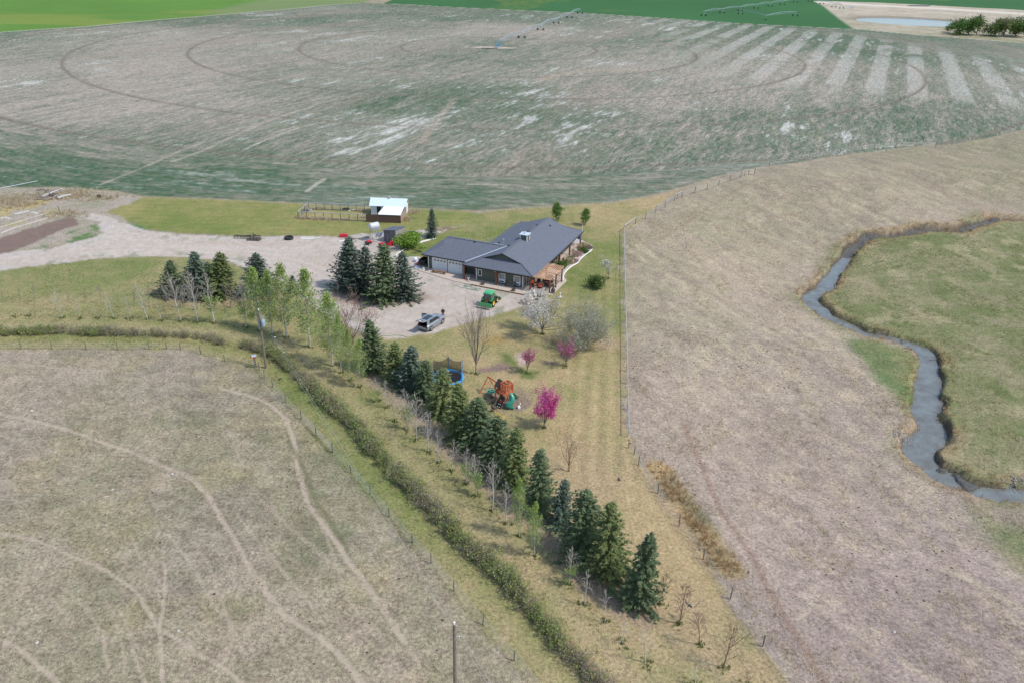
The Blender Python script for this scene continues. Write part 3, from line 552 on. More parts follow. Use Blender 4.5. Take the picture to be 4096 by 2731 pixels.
def seg_mesh(name, S, m, sides=3):
    S = np.array([(*a, *b, r0, r1) for a, b, r0, r1 in S]); a = S[:, :3]; b = S[:, 3:6]; d = b-a; d = d/(np.linalg.norm(d, axis=1)[:, None]+1e-9)
    up = np.where(np.abs(d[:, 2:3]) > .9, np.array([[1., 0, 0]]), np.array([[0, 0, 1.]])); x = np.cross(d, up); x /= np.linalg.norm(x, axis=1)[:, None]; y = np.cross(d, x)
    rings = []
    for p, rad in ((a, S[:, 6]), (b+d*.01, S[:, 7])):
        for k in range(sides):
            t = 2*math.pi*k/sides; rings.append(p+(x*math.cos(t)+y*math.sin(t))*rad[:, None])
    V_ = np.stack(rings, 1).reshape(-1, 3); n_ = len(S); base = (np.arange(n_)*2*sides)[:, None, None]
    F_ = np.array([[k, (k+1) % sides, sides+(k+1) % sides, sides+k] for k in range(sides)])[None]+base
    return np_mesh(name, V_, F_.reshape(-1, 4), m, smooth=True)
def make_spruce(seed, H=8.0, r=2.1, m=None, dens=1.0):
    g = np.random.default_rng(seed); P = []; A = []; B = []; z = .35; gap = g.random(3)*6.28; lean = g.normal(0, .02, 2)
    while z < H*.985:
        f = z/H; n_ = int((12-6*f)*dens)+1; L0 = r*(1-f)**.68*(.55+.45*min(1, f/.06+.45))+.10; ph = g.random()*6.28
        for i in range(n_):
            a = ph+6.283*i/n_+g.normal(0, .18); sect = 1+.16*math.sin(a*2+gap[0]+z*.5)+.14*math.sin(a*3+gap[1]-z*1.3)+.10*math.sin(a+z*2.6+gap[2]); L = L0*g.uniform(.66, 1.2)*sect; el = math.radians(-12+62*f**1.5)+g.normal(0, .1)
            dh = np.array([math.cos(a), math.sin(a), 0]); ns = max(2, int(L/.21))
            for k in range(ns):
                t = (k+.7)/ns; s_ = L*t; droop = -.28*L*math.sin(math.pi*min(t, .8))*(1-f)
                c_ = dh*s_*math.cos(el)+np.array([lean[0]*z, lean[1]*z, z+s_*math.sin(el)+droop])+g.normal(0, .05, 3)
                for side in ((-1, -.5, 0, .5, 1) if t > .3 else (-.6, 0, .6)):
                    b_ = a+side*g.uniform(.5, .95); ln = g.uniform(.14, .27)*(1.05-.3*t); ax = np.array([math.cos(b_), math.sin(b_), g.normal(-.12, .22)])
                    wd = np.array([-math.sin(b_), math.cos(b_), g.normal(0, .5)])
                    P.append(c_+ax*ln*.7); A.append(ax*ln); B.append(wd*ln*g.uniform(.24, .42))
        z += (.30-.13*f)/dens**.3
    for k in range(14): P.append(np.array([lean[0]*H, lean[1]*H, H-.35+.045*k])+g.normal(0, .03, 3)); A.append(np.array([g.normal(0, .07), g.normal(0, .07), .16])); B.append(np.array([g.normal(0, .06), g.normal(0, .06), 0]))
    return foliage('crown', np.array(P), np.array(A), np.array(B), m, g, .72, 1.3), H
def trunk_mesh(H, r0, m):
    return seg_mesh('trunk', [((0, 0, -.15), (0, 0, H*.4), r0, r0*.65), ((0, 0, H*.4), (0, 0, H*.96), r0*.65, r0*.1)], m, 7)
def limb(S, tips, g, p, d, L, r0, depth, n_seg=4, curve=.25, kids=(3, 5), kang=.7, up=.15, ratio=.5, start=.3):
    pts = [np.array(p, float)]; dr = np.array(d, float)/np.linalg.norm(d); rad = r0
    for k in range(n_seg):
        dr = dr+g.normal(0, curve*.35, 3)+np.array([0, 0, up*.35]); dr /= np.linalg.norm(dr)
        q = pts[-1]+dr*L/n_seg; r1 = max(r0*(1-(k+1)/n_seg*.8), .010); S.append((pts[-1], q, rad, r1)); rad = r1; pts.append(q)
        if depth <= 1: tips.append((q, dr.copy()))
    if depth > 0:
        for k in range(g.integers(kids[0], kids[1]+1)):
            t = g.uniform(start, 1)*n_seg; i = min(int(t), n_seg-1); q = pts[i]+(pts[i+1]-pts[i])*(t-i)
            base = pts[i+1]-pts[i]; base /= np.linalg.norm(base); o = rand_unit(g, 1)[0]; o -= base*o.dot(base); o /= np.linalg.norm(o)+1e-9
            a = kang*g.uniform(.6, 1.3); nd = base*math.cos(a)+o*math.sin(a)
            limb(S, tips, g, q, nd, L*ratio*g.uniform(.6, 1.15), max(r0*.45*(1-.5*t/n_seg), .012), depth-1, 3, curve, (max(kids[0]-1, 1), max(kids[1]-1, 2)), kang, up, ratio)
    return pts
def make_excurrent(seed, H=6.0, crown=1.5, z0=.25, nb=16, el=.75, r0=.07, up=.25, kids=(3, 5)):
    """one leading stem with side branches (birch, poplar, young ash)"""
    g = np.random.default_rng(seed); S = []; tips = []; ts = []; p = np.array([0, 0, -.1]); pts = [p]
    for k in range(10):
        q = np.array([g.normal(0, .02*H/6)*(k+1)**.5, g.normal(0, .02*H/6)*(k+1)**.5, H*(k+1)/10]); a = r0*(1-k/10.5); b = r0*(1-(k+1)/10.5); ts.append((p, q, a, b)); p = q; pts.append(q)
    for i in range(nb):
        f = z0+(.97-z0)*(i+g.random())/nb; k = f*10; j = min(int(k), 9); q = pts[j]+(pts[j+1]-pts[j])*(k-j)
        a = i*2.4+g.normal(0, .3); e_ = el*g.uniform(.75, 1.25); pr = math.sin(math.pi*min(1, (f-z0)/(1-z0)*.75+.3))
        limb(S, tips, g, q, (math.cos(a)*math.cos(e_), math.sin(a)*math.cos(e_), math.sin(e_)), crown*pr*g.uniform(.7, 1.15), r0*.36*(1.1-f), 1, 4, .35, kids, .75, up)
    return ts, S, tips, H
def make_decurrent(seed, H=5.0, crown=2.2, z0=.2, nl=6, spread=.5, r0=.1, depth=2, kids=(3, 5), lean=(0, 0), up=.2):
    g = np.random.default_rng(seed); S = []; tips = []; z = H*z0; ts = [((0, 0, -.1), (lean[0]*z, lean[1]*z, z), r0, r0*.8)]
    for i in range(nl):
        a = 6.283*i/nl+g.normal(0, .4); sp = spread*g.uniform(.25, 1.25); d = (math.cos(a)*math.sin(sp), math.sin(a)*math.sin(sp), math.cos(sp))
        limb(S, tips, g, (lean[0]*z, lean[1]*z, z*g.uniform(.75, 1)), d, (H-z)*g.uniform(.75, 1.05), r0*.5, depth, 5, .28, kids, .6, up, .5)
    return ts, S, tips, H
def leaves_at(tips, g, per, size, jit, m, keep=None, lo=.75, hi=1.3, aspect=.7, name='crown'):
    P0 = np.array([t[0] for t in tips if keep is None or keep(t[0], g)])
    if not len(P0): return None
    P = np.repeat(P0, per, 0)+g.normal(0, jit, (len(P0)*per, 3)); A = rand_unit(g, len(P))*(size*g.uniform(.6, 1.3, len(P)))[:, None]*.5
    o = rand_unit(g, len(P)); B = np.cross(A, o); B = B/(np.linalg.norm(B, axis=1)[:, None]+1e-9)*np.linalg.norm(A, axis=1)[:, None]*aspect
    return foliage(name, P, A, B, m, g, lo, hi)
def plant(name, label, cat, px, meshes, H0, top=None, h=None, wide=1.0, rz=None, group=None, mats=None):
    b = at(*px); hh = h
    ly = 0.0
    if top is not None:
        hh = height_of(px[0], px[1], top[0], top[1]); u0, v0 = proj(b+[0, 0, hh]); dd = np.linalg.norm(b-np.array([0, 0, CAM_H]))
        ly = math.atan2((top[0]-u0)/FPX*dd, hh)
    o = thing(name, label, cat, (b[0], b[1], b[2]-.03), 0, group); o.rotation_euler = (0, max(-.35, min(.35, ly)), 0)
    s_ = hh/H0; rz = random.random()*6.28 if rz is None else rz
    for i, (nm, me) in enumerate(meshes):
        if me is None: continue
        c_ = link(nm, me, o); c_.scale = (s_*wide, s_*wide, s_); c_.rotation_euler = (0, 0, rz)
        if mats and mats[i]: 
            c_.material_slots[0].link = 'OBJECT'; c_.material_slots[0].material = mats[i]
    return o
# ---- materials of plants
mk_blue = mat('spruce_blue', (.142, .190, .140), .75, trans=.33, attr='Tint', objvar=.12, spec=.25)
mk_green = mat('spruce_green', (.195, .238, .092), .75, trans=.33, attr='Tint', objvar=.12, spec=.25)
mk_mid = mat('spruce_mid', (.165, .220, .110), .75, trans=.33, attr='Tint', objvar=.14, spec=.25)
mk_bark = mat('bark_brown', (.13, .095, .07), .9, var=.3, scale=9)
mk_grey = mat('bark_grey', (.25, .215, .19), .9, var=.25, scale=9)
mk_pale = mat('bark_pale', (.47, .43, .375), .85, var=.25, scale=8)
mk_ash = mat('bark_ash', (.20, .175, .155), .9, var=.25, scale=9)
mk_red = mat('bark_red', (.22, .125, .105), .85, var=.25, scale=9)
mk_twig = mat('twig_silver', (.40, .375, .34), .85, var=.2, scale=9)
mk_leaf = mat('leaf_spring', (.27, .36, .095), .6, attr='Tint', trans=.35, objvar=.1, spec=.3)
mk_leafd = mat('leaf_dark', (.085, .165, .028), .6, attr='Tint', trans=.3, objvar=.1, spec=.3)
mk_hedge = mat('leaf_hedge', (.33, .37, .14), .7, attr='Tint', trans=.5, objvar=.15, spec=.2)
mk_olive = mat('leaf_olive', (.17, .20, .075), .7, attr='Tint', trans=.3, spec=.2)
mk_purp = mat('bud_purple', (.46, .34, .295), .8, trans=.4, attr='Tint', objvar=.15, spec=.2)
mk_white = mat('petal_white', (.64, .61, .55), .6, attr='Lum', trans=.25)
mk_pink = mat('petal_pink', (.58, .085, .30), .6, attr='Tint', trans=.3)
mk_pinkd = mat('petal_dusky', (.44, .11, .23), .6, attr='Tint', trans=.3)
mk_lime = mat('leaf_lime', (.20, .33, .035), .55, attr='Tint', trans=.35)
# ---- spruces
SP = [make_spruce(100+i, 8.0, (2.15, 2.45, 1.85, 2.2, 2.0, 2.5, 2.3, 1.95)[i], mk_blue, (1, .85, 1, .8, 1.1, .95, .75, .9)[i]) for i in range(8)]
sp_tr = trunk_mesh(8.0, .16, mk_bark)
def spruce(label, px, top, k, m, wide=1.0, group=None): 
    me, H0 = SP[k % 8]; return plant('spruce_tree', label, 'tree', px, [('crown', me), ('trunk', sp_tr)], H0, top=top, wide=wide, group=group, mats=[m, None])
G = 'spruces in the gravel island'
spruce('tall dark blue spruce, leftmost of the clump in the gravel', c5(1690,440), c5(1690,2), 0, mk_blue, 1.4, G)
spruce('blue spruce second from left in the gravel clump, narrow top', c5(1800,492), c5(1828,82), 1, mk_blue, 1.3, G)
spruce('green spruce with brownish top in the middle of the gravel clump', c5(2000,545), c5(2000,72), 2, mk_mid, 1.45, G)
spruce('silvery blue spruce, rightmost of the clump nearest the garage', c5(2195,530), c5(2170,132), 3, mk_blue, 1.35, G)
spruce('lone blue spruce on pale gravel by the shed', c2(1935,640), c2(1940,258), 4, mk_blue, .95)
G = 'spruces along the drive'
for k, (b_, t_, m_, lb) in enumerate([((195,500),(165,205),mk_mid,'leftmost drive spruce, with a rusty brown top'), ((400,505),(385,122),mk_blue,'blue spruce behind bare birches, second along the drive'), ((480,470),(480,205),mk_blue,'small blue spruce squeezed between two larger ones by the drive'), ((615,505),(595,132),mk_green,'broad yellow green spruce by the drive'), ((925,475),(900,142),mk_blue,'pale blue spruce behind the leafy poplars by the drive'), ((1205,470),(1205,330),mk_blue,'dark spruce half hidden behind the tallest poplars')]):
    spruce(lb, c5(*b_), c5(*t_), k+1, m_, 1.55, G)
row = [((862,848),(850,735)),((912,872),(905,785)),((945,893),(945,795)),((978,915),(977,828)),((1012,955),(1018,850)),((1062,1005),(1060,880)),((1100,1028),(1097,911)),((1140,1070),(1145,958)),((1180,1115),(1182,984)),((1242,1172),(1245,1035)),((1287,1205),(1298,1101)),((1340,1268),(1348,1127)),((1398,1325),(1411,1165)),((1465,1388),(1485,1228))]
for k, (b_, t_) in enumerate(row):
    n_ = len(row)-1-k
    lb = 'nearest spruce of the long diagonal row, last before the red twigged saplings' if n_ == 0 else ('farthest spruce of the diagonal row, beside the silver car' if k == 0 else ORD[n_]+' spruce counting from the near end of the diagonal row')
    spruce(lb, fv(*b_), fv(*t_), k+2, [mk_mid, mk_green, mk_blue, mk_mid, mk_green, mk_green, mk_mid, mk_mid, mk_green, mk_mid, mk_blue, mk_mid, mk_green, mk_mid][k], [1.35,1.45,1.45,1.3,1.3,1.35,1.4,1.35,1.25,1.1,.95,1.25,1.15,1.05][k], 'diagonal spruce row')
# ---- poplars and birches with young leaves
def tree_kit(seed, kind, bark, leafm=None, per=2, size=.16, jit=.10, keep=None, **kw):
    ts, S, tips, H0 = (make_excurrent if kind == 'ex' else make_decurrent)(seed, **kw); g = np.random.default_rng(seed+999)
    out = [('trunk', seg_mesh('trunk', ts, bark, 6)), ('branches', seg_mesh('branches', S+[(a, b, q*.6, t*.6) for a, b, q, t in ts], bark, 3))]
    if leafm: out.append(('crown', leaves_at(tips, g, per, size, jit, leafm, keep)))
    return out, H0
POP = [tree_kit(300+i, 'ex', mk_pale, mk_leaf, 4, .16, .17, (lambda p, g: g.random() < .85), H=7.5, crown=1.75, z0=.14, nb=40, el=.75, r0=.10, kids=(4, 6)) for i in range(3)]
HALF = [tree_kit(320+i, 'ex', mk_pale, mk_leaf, 4, .17, .14, (lambda p, g: p[2] < 3.2 and g.random() < .85), H=6.5, crown=1.45, z0=.12, nb=32, el=.8, r0=.075) for i in range(2)]
BIR = [tree_kit(340+i, 'ex', mk_pale, mk_leaf, 3, .15, .12, (lambda p, g: p[2] < 1.6 and g.random() < .6), H=6.0, crown=1.45, z0=.14, nb=28, el=.8, r0=.07) for i in range(4)]
SAP = [tree_kit(360+i, 'ex', mk_pale, None, H=3.2, crown=.75, z0=.25, nb=10, el=.75, r0=.04, kids=(2, 3)) for i in range(3)]
GSA = [tree_kit(370+i, 'ex', mk_grey, None, H=3.2, crown=.7, z0=.2, nb=15, el=.9, r0=.035, kids=(3, 4)) for i in range(3)]
RSA = [tree_kit(380+i, 'ex', mk_red, None, H=3.2, crown=1.15, z0=.16, nb=18, el=.95, r0=.045, kids=(3, 5)) for i in range(3)]
G = 'leafy poplars by the drive'
for k, (b_, t_, lb, kit) in enumerate([((822,770),(760,305),'poplar with green lower half left of the power pole', HALF[0]), ((935,795),(868,240),'leafy poplar right behind the power pole', POP[0]), ((1050,825),(990,270),'slim leafy poplar just right of the power pole', POP[1]), ((1167,855),(1112,215),'tall leafy poplar, second right of the power pole', POP[2]), ((1368,935),(1308,255),'tallest pale green poplar in front of the gravel turnaround', POP[0]), ((1563,1095),(1510,460),'broad leafy poplar in front of the bare red trees', POP[1]), ((1635,1155),(1600,640),'thin poplar between two broad leafy ones', POP[2]), ((1710,1220),(1682,770),'thin leafy poplar left of the first diagonal spruce', POP[0]), ((1793,1280),(1782,860),'short leafy poplar at the foot of the first diagonal spruce', POP[1])]):
    plant('poplar_tree', lb, 'tree', c5(*b_), kit[0], kit[1], top=c5(*t_), wide=[1, .95, .85, .95, 1.05, .95, .6, .65, .75][k], group=G)
G = 'white stemmed trees by the drive'
for k, (b_, t_, lb) in enumerate([((265,715),(150,262),'bare white birch with a green tuft at its foot, leftmost by the drive spruces'), ((408,725),(318,248),'tall bare white birch in front of the blue drive spruce'), ((552,735),(460,262),'white birch with leaves on its lower half')]):
    kit = HALF[1] if k == 2 else BIR[k]; plant('birch_tree', lb, 'tree', c5(*b_), kit[0], kit[1], top=c5(*t_), group=G)
# bare grey undergrowth trees in front of the drive spruces
UND = [tree_kit(395+i, 'de', mk_grey, None, H=3.0, crown=1.6, z0=.2, nl=7, spread=.9, r0=.06, depth=2, kids=(3, 4)) for i in range(2)]
for k, (b_, t_, lb) in enumerate([((145,548),(140,370),'bare grey bushy tree left of the birches'), ((280,600),(280,360),'bare grey bushy tree between two birches'), ((400,560),(380,400),'bare grey bushy tree at the foot of the blue drive spruce'), ((690,600),(690,370),'bare grey bushy tree in front of the yellow green spruce'), ((800,560),(790,400),'bare grey bushy tree in front of the pale blue spruce'), ((680,745),(665,605),'spindly staked sapling left of the half green poplar')]):
    plant('bare_tree', lb, 'tree', c5(*b_), (UND[k % 2] if k < 5 else SAP[0])[0], (UND[k % 2] if k < 5 else SAP[0])[1], top=c5(*t_), group='bare undergrowth trees')
# ---- long row of bare saplings beside the spruces
L_ = [((490,165),(470,0),'h'),((540,205),(535,10),'b'),((600,290),(590,110),'b'),((667,345),(650,60),'h'),((730,405),(725,90),'b'),((805,480),(795,200),'b'),((870,550),(860,330),'b'),((950,605),(965,380),'b'),((1040,680),(1045,430),'h'),((1103,755),(1095,470),'h'),((1207,850),(1215,500),'b'),((1293,930),(1290,645),'b'),((1375,1010),(1378,640),'l'),((1470,1130),(1475,790),'l'),((1685,1310),(1712,1050),'h'),((1785,1440),(1810,1205),'s'),((1912,1550),(1925,1340),'s')]
word = {'h': 'half leafed', 'b': 'bare white', 'l': 'green leaved', 's': 'thin bare'}
for k, (b_, t_, q) in enumerate(L_):
    kit = {'h': HALF, 'b': BIR, 'l': POP, 's': SAP}[q]; kit = kit[k % len(kit)]
    plant('young_tree', '%s tree, %s from the far end of the row left of the spruces' % (word[q], 'first' if k == 0 else ORD[k]), 'tree', c8(*b_), kit[0], kit[1], top=c8(*t_), wide=1.0 if q != 'l' else .7, group='young trees beside the spruces')
for k, (b_, t_, lb, kit) in enumerate([((1495,965),(1510,805),'broken dead sapling stub with a few short limbs',SAP[1]),((1650,1090),(1645,870),'white dead sapling with spreading crooked limbs',SAP[2]),((1985,1240),(1985,1110),'white dead sapling cut by the bottom edge of the picture',SAP[0])]):
    plant('dead_sapling', lb, 'tree', c9(*b_), kit[0], kit[1], top=c9(*t_), wide=1.3, group='dead saplings in the foreground')
for k, (b_, t_, lb) in enumerate([((1745,700),(1800,480),'red twigged sapling nearest the last spruce'),((1880,830),(1925,540),'tall red twigged sapling with a crow flying beside it'),((2015,970),(2010,735),'red twigged sapling with broken branches hanging down'),((2170,1125),(2255,830),'leaning bare red brown sapling with a fallen branch'),((2345,1245),(2340,1140),'red brown sapling cut by the bottom edge, nearest the wire fence')]):
    kit = RSA[k % 3]; plant('red_sapling', lb, 'tree', c9(*b_), kit[0], kit[1], top=c9(*t_), group='red twigged saplings in the foreground')
# ---- two rows of small bare trees, left
for k, (b_, t_) in enumerate([((140,1480),(110,1400)),((305,1475),(260,1360)),((655,1495),(540,1175)),((835,1495),(790,1310)),((1020,1495),(970,1360)),((1190,1500),(1090,1200)),((1360,1500),(1310,1240)),((1545,1510),(1410,1100)),((1695,1520),(1610,1290))]):
    kit = (BIR[k % 4] if k in (2, 5, 7, 6) else SAP[k % 3]); plant('white_sapling', 'pale bare sapling in the front left row, %s from the left edge' % ('first' if k == 0 else ORD[k]), 'tree', c6(*b_), kit[0], kit[1], top=c6(*t_), group='front left sapling row')
for k, (b_, t_) in enumerate([((30,1330),(10,1190)),((205,1340),(190,1170)),((375,1335),(330,1130)),((710,1335),(705,1210)),((890,1340),(880,1150)),((1060,1345),(1020,1130)),((1235,1360),(1220,1220)),((1400,1375),(1395,1160)),((1555,1380),(1540,1120)),((1740,1370),(1720,1150)),((1910,1400),(1900,1130))]):
    kit = GSA[k % 3]; plant('grey_sapling', 'small grey bare sapling in the back left row, %s from the left edge' % ('first' if k == 0 else ORD[k]), 'tree', c6(*b_), kit[0], kit[1], top=c6(*t_), group='back left sapling row')
# ---- hedge: one shrub after another
def make_shrub(seed, bark, leafm, frac, H=1.3, wdt=1.0, per=2, budm=None):
    g = np.random.default_rng(seed); S = []; tips = []
    for i in range(30):
        a = g.random()*6.28; sp = g.uniform(.1, .95); q = np.array([g.normal(0, .28)*wdt, g.normal(0, .28)*wdt, -.05])
        limb(S, tips, g, q, (math.cos(a)*math.sin(sp), math.sin(a)*math.sin(sp), math.cos(sp)), H*g.uniform(.6, 1.05), .014, 1, 3, .3, (3, 5), .6, .2)
    S.append((np.array([0, 0, -.1]), np.array([0, 0, H*.5]), .03, .02)); S += [(np.array([0, 0, -.03]), s_[0]+np.array([0, 0, .02]), .01, .01) for s_ in list(S) if s_[0][2] < -.04]
    lf = leaves_at(tips, g, per+1, .16, .11, leafm, lambda p, g_: g_.random() < frac*(1.2 if p[2] < .75 else .7))
    bd = leaves_at(tips, g, 1, .10, .08, budm, lambda p, g_: g_.random() < .7, name='bud_foliage') if budm else None
    return [('stems', seg_mesh('stems', S, bark, 3)), ('foliage', lf), ('bud_foliage', bd)], H
SHG = [make_shrub(500+i, mk_grey, mk_hedge, .7, per=2) for i in range(3)]
SHP = [make_shrub(510+i, mk_grey, mk_hedge, .25, per=1, budm=mk_purp) for i in range(3)]
SHM = [make_shrub(520+i, mk_grey, mk_hedge, .45, per=2, budm=mk_purp) for i in range(2)]
hedge_a = FV([(-30,768),(0,768),(60,768),(120,765),(200,768),(300,770),(400,773),(470,780),(520,795)]); hl2 = FV([(560,797),(590,805),(630,817),(660,842),(700,880),(750,927),(800,970),(850,1025),(900,1080),(950,1130),(1000,1185),(1050,1233),(1088,1270)]); hl3 = FV([(1110,1285),(1150,1325),(1200,1382),(1250,1437),(1300,1497),(1350,1552),(1400,1600)])
def along(L, step):
    out = []; L = smooth_line(L, 3); acc = 0
    for i in range(len(L)-1):
        d = np.linalg.norm(L[i+1]-L[i]); t = acc
        while t < d: out.append(L[i]+(L[i+1]-L[i])*t/d); t += step*random.uniform(.8, 1.25)
        acc = t-d
    return out
kinds = {'g': ('leafy green hedge shrub', SHG), 'p': ('purple brown twiggy hedge shrub', SHP), 'm': ('half leafed brown and green hedge shrub', SHM)}
HN = 0
def ordn(n): return '%d%s' % (n, 'th' if 10 <= n % 100 <= 20 else {1: 'st', 2: 'nd', 3: 'rd'}.get(n % 10, 'th'))
for li, L in enumerate((hedge_a, hl2, hl3)):
    for k, p in enumerate(along(L, (1.0, .85, .85)[li])):
        seg = ('left of the power pole', 'between the power pole and the hedge gap', 'nearer the camera than the hedge gap')[li]
        q = fbm(np.array([p[0]*.22]), np.array([p[1]*.22]), 401, 2)[0]; kd = 'g' if q > .56 else ('p' if q < .43 else 'm')
        lb, kit = kinds[kd]; kit = kit[k % len(kit)]; HN += 1
        if random.random() < .02: continue
        hh = ((.9+.5*vn(np.array([p[0]*.12]), np.array([.5]), 5)[0]) if li == 0 else 1.28)*random.uniform(.78, 1.25)
        o = thing('hedge_shrub', '%s, %s from the left end of the long hedge' % (lb, ordn(HN)), 'shrub', (p[0]+random.gauss(0, .12), p[1]+random.gauss(0, .12), 0), 0, '%ss %s' % (lb, seg))
        for nm, me in kit[0]:
            if me is None: continue
            c_ = link(nm, me, o); s_ = hh/kit[1]; c_.scale = (s_*.95, s_*.95, s_); c_.rotation_euler = (0, 0, random.random()*6.28)
# ---- garden trees
kit = tree_kit(601, 'de', mk_ash, mk_white, 6, .13, .18, (lambda p, g: g.random() < (.9 if p[0] < .6 else .12)), H=4.6, crown=2.4, z0=.16, nl=20, spread=1.05, r0=.10, depth=2, kids=(5, 7))
plant('blossom_tree', 'big white blossoming tree between the driveway and the playset', 'tree', c1(1525,1455), kit[0], kit[1], top=c1(1540,1065), rz=0, wide=1.05)
kit = tree_kit(602, 'de', mk_twig, mat('leaf_silver', (.33, .34, .23), .7, attr='Tint', trans=.35), 6, .13, .2, (lambda p, g: g.random() < (.75 if p[2] < 2.4 else .3)), H=4.2, crown=2.4, z0=.10, nl=40, spread=1.15, r0=.10, depth=2, kids=(5, 7))
plant('willow_tree', 'round silver twigged tree with green lower leaves by the fence', 'tree', c4(2040,130), kit[0], kit[1], top=c4(2060,-285), wide=.8)
kit = tree_kit(603, 'de', mk_ash, None, H=6.5, crown=2.4, z0=.2, nl=13, spread=.55, r0=.13, depth=2, kids=(5, 8), up=.25)
plant('ash_tree', 'tall bare tree with upswept limbs behind the trampoline', 'tree', c4(743,425), kit[0], kit[1], top=c4(770,-285), wide=.55)
kit = tree_kit(604, 'de', mk_ash, mk_pink, 7, .15, .17, (lambda p, g: g.random() < .97), H=3.4, crown=1.6, z0=.16, nl=14, spread=.62, r0=.07, depth=2, kids=(3, 5))
plant('pink_tree', 'bright magenta blossoming tree on the dry lawn', 'tree', c4(1545,1055), kit[0], kit[1], top=c4(1590,700), wide=.72, rz=1.0)
PKD = [tree_kit(605+i, 'de', mk_ash, mk_pinkd, 3, .12, .12, (lambda p, g: g.random() < .85), H=2.8, crown=1.1, z0=.22, nl=12, spread=.45, r0=.05, depth=2, kids=(3, 4)) for i in range(2)]
plant('pink_tree', 'dusky pink small tree beside the weedy soil bed', 'tree', c4(1345,415), PKD[0][0], PKD[0][1], top=c4(1375,165), wide=1.0)
plant('pink_tree', 'dusky pink small tree in front of the silver willow', 'tree', c4(1795,335), PKD[1][0], PKD[1][1], top=c4(1845,88), wide=1.1)
plant('bare_tree', 'bare red brown tree standing alone on the dry lawn', 'tree', c4(1840,1570), *tree_kit(608, 'de', mk_red, None, H=4.0, crown=1.3, z0=.2, nl=8, spread=.4, r0=.07, depth=2, kids=(3, 4)), top=c4(1850,1165))
RT = [tree_kit(610+i, 'de', mk_red, None, H=4.5, crown=2, z0=.15, nl=8, spread=.55, r0=.07, depth=2, kids=(4, 5)) for i in range(2)]
for k, (b_, t_, lb) in enumerate([((1650,860),(1660,500),'bare reddish tree behind the broad poplar'), ((1735,905),(1760,560),'bare reddish tree left of the silver car'), ((1850,800),(1880,590),'bare reddish bush nearest the silver car')]):
    plant('bare_tree', lb, 'tree', c5(*b_), RT[k % 2][0], RT[k % 2][1], top=c5(*t_), group='bare reddish trees by the turnaround')
COLT = tree_kit(620, 'ex', mk_bark, mat('leaf_mid', (.14, .24, .05), .6, attr='Tint', trans=.35), 6, .20, .2, None, H=4.2, crown=1.5, z0=.08, nb=36, el=.85, r0=.07, kids=(4, 5))
plant('leafy_tree', 'dense green oval tree behind the roof, left of a pair', 'tree', c1(1690,135), COLT[0], COLT[1], top=c1(1700,-80), group='two oval trees behind the house')
plant('leafy_tree', 'dense green oval tree behind the flagpole, right of a pair', 'tree', c1(2030,185), COLT[0], COLT[1], top=c1(2045,-10), rz=2, group='two oval trees behind the house')
kit = make_shrub(630, mk_bark, mk_lime, 1.0, H=1.6, per=9); plant('lime_bush', 'bright lime green round bush beside the small shed', 'bush', cq(1880,1440), kit[0], kit[1], h=2.3, wide=1.25)
kitl = kit
plant('lime_bush', 'lime green bush behind the round one by the shed', 'bush', cq(2030,1280), kit[0], kit[1], h=1.9, wide=1.0, rz=3)
kit = make_shrub(631, mk_bark, mk_leafd, .9, H=1.6, per=3)
plant('dark_bush', 'dark green evergreen bush on the lawn right of the pergola', 'bush', c1(2130,910), kit[0], kit[1], h=2.0, wide=.75); plant('dark_bush', 'dark green evergreen bush nearer the fence, twin of the one beside it', 'bush', c1(2195,930), kit[0], kit[1], h=2.3, wide=.8, rz=2)
kit = tree_kit(640, 'de', mk_ash, mk_white, 3, .12, .1, None, H=3.0, crown=.9, z0=.25, nl=7, spread=.4, r0=.05, depth=2, kids=(3, 4))
plant('blossom_tree', 'small white blossoming tree by the right fence', 'tree', c1(2300,810), kit[0], kit[1], top=c1(2305,590), wide=1.1)
plant('bare_tree', 'little bare sapling beside the white blossoms at the fence', 'tree', cs(82,870), GSA[0][0], GSA[0][1], top=cs(95,770))
kit = tree_kit(642, 'de', mk_ash, mk_lime, 1, .12, .1, (lambda p, g: g.random() < .25), H=2.6, crown=1.2, z0=.35, nl=5, spread=.8, r0=.06, depth=1, lean=(.5, 0))
plant('leaning_tree', 'small crooked tree with a few yellow leaves on the lawn', 'tree', c1(2000,1160), kit[0], kit[1], h=2.6, rz=0)
plant('bare_bush', 'small white twigged bare bush in front of the willow', 'bush', c4(1605,85), SAP[0][0], SAP[0][1], top=c4(1600,-20), wide=1.6)
# far trees by the pond
FAR = [tree_kit(650+i, 'de', mk_ash, mk_leafd if i < 2 else mk_olive, 7, .8, .8, (lambda p, g: p[2] < 8.5 and g.random() < .7), H=11, crown=6, z0=.12, nl=11, spread=.95, r0=.3, depth=2, kids=(3, 5)) for i in range(3)]
fq = crop(3100, 0, 1.3494)
for k, (b_, t_, lb) in enumerate([((1000,185),(1005,95),'bushy far tree left of the pair by the pond'), ((1045,190),(1045,80),'tallest grey topped tree of the left far clump'), ((1090,190),(1090,95),'green tree at the right of the left far clump'), ((945,175),(945,135),'low round bush at the left of the far clump'), ((1190,195),(1190,105),'far tree at the left of the right clump'), ((1235,200),(1245,88),'tall dark tree in the middle of the right far clump'), ((1300,200),(1300,88),'broad dark far tree at the right picture edge'), ((1350,200),(1350,95),'far tree cut by the right picture edge')]):
    plant('far_tree', lb, 'tree', fq(*b_), FAR[k % 3][0], FAR[k % 3][1], top=fq(*t_), wide=1.25, group='trees near the pond')
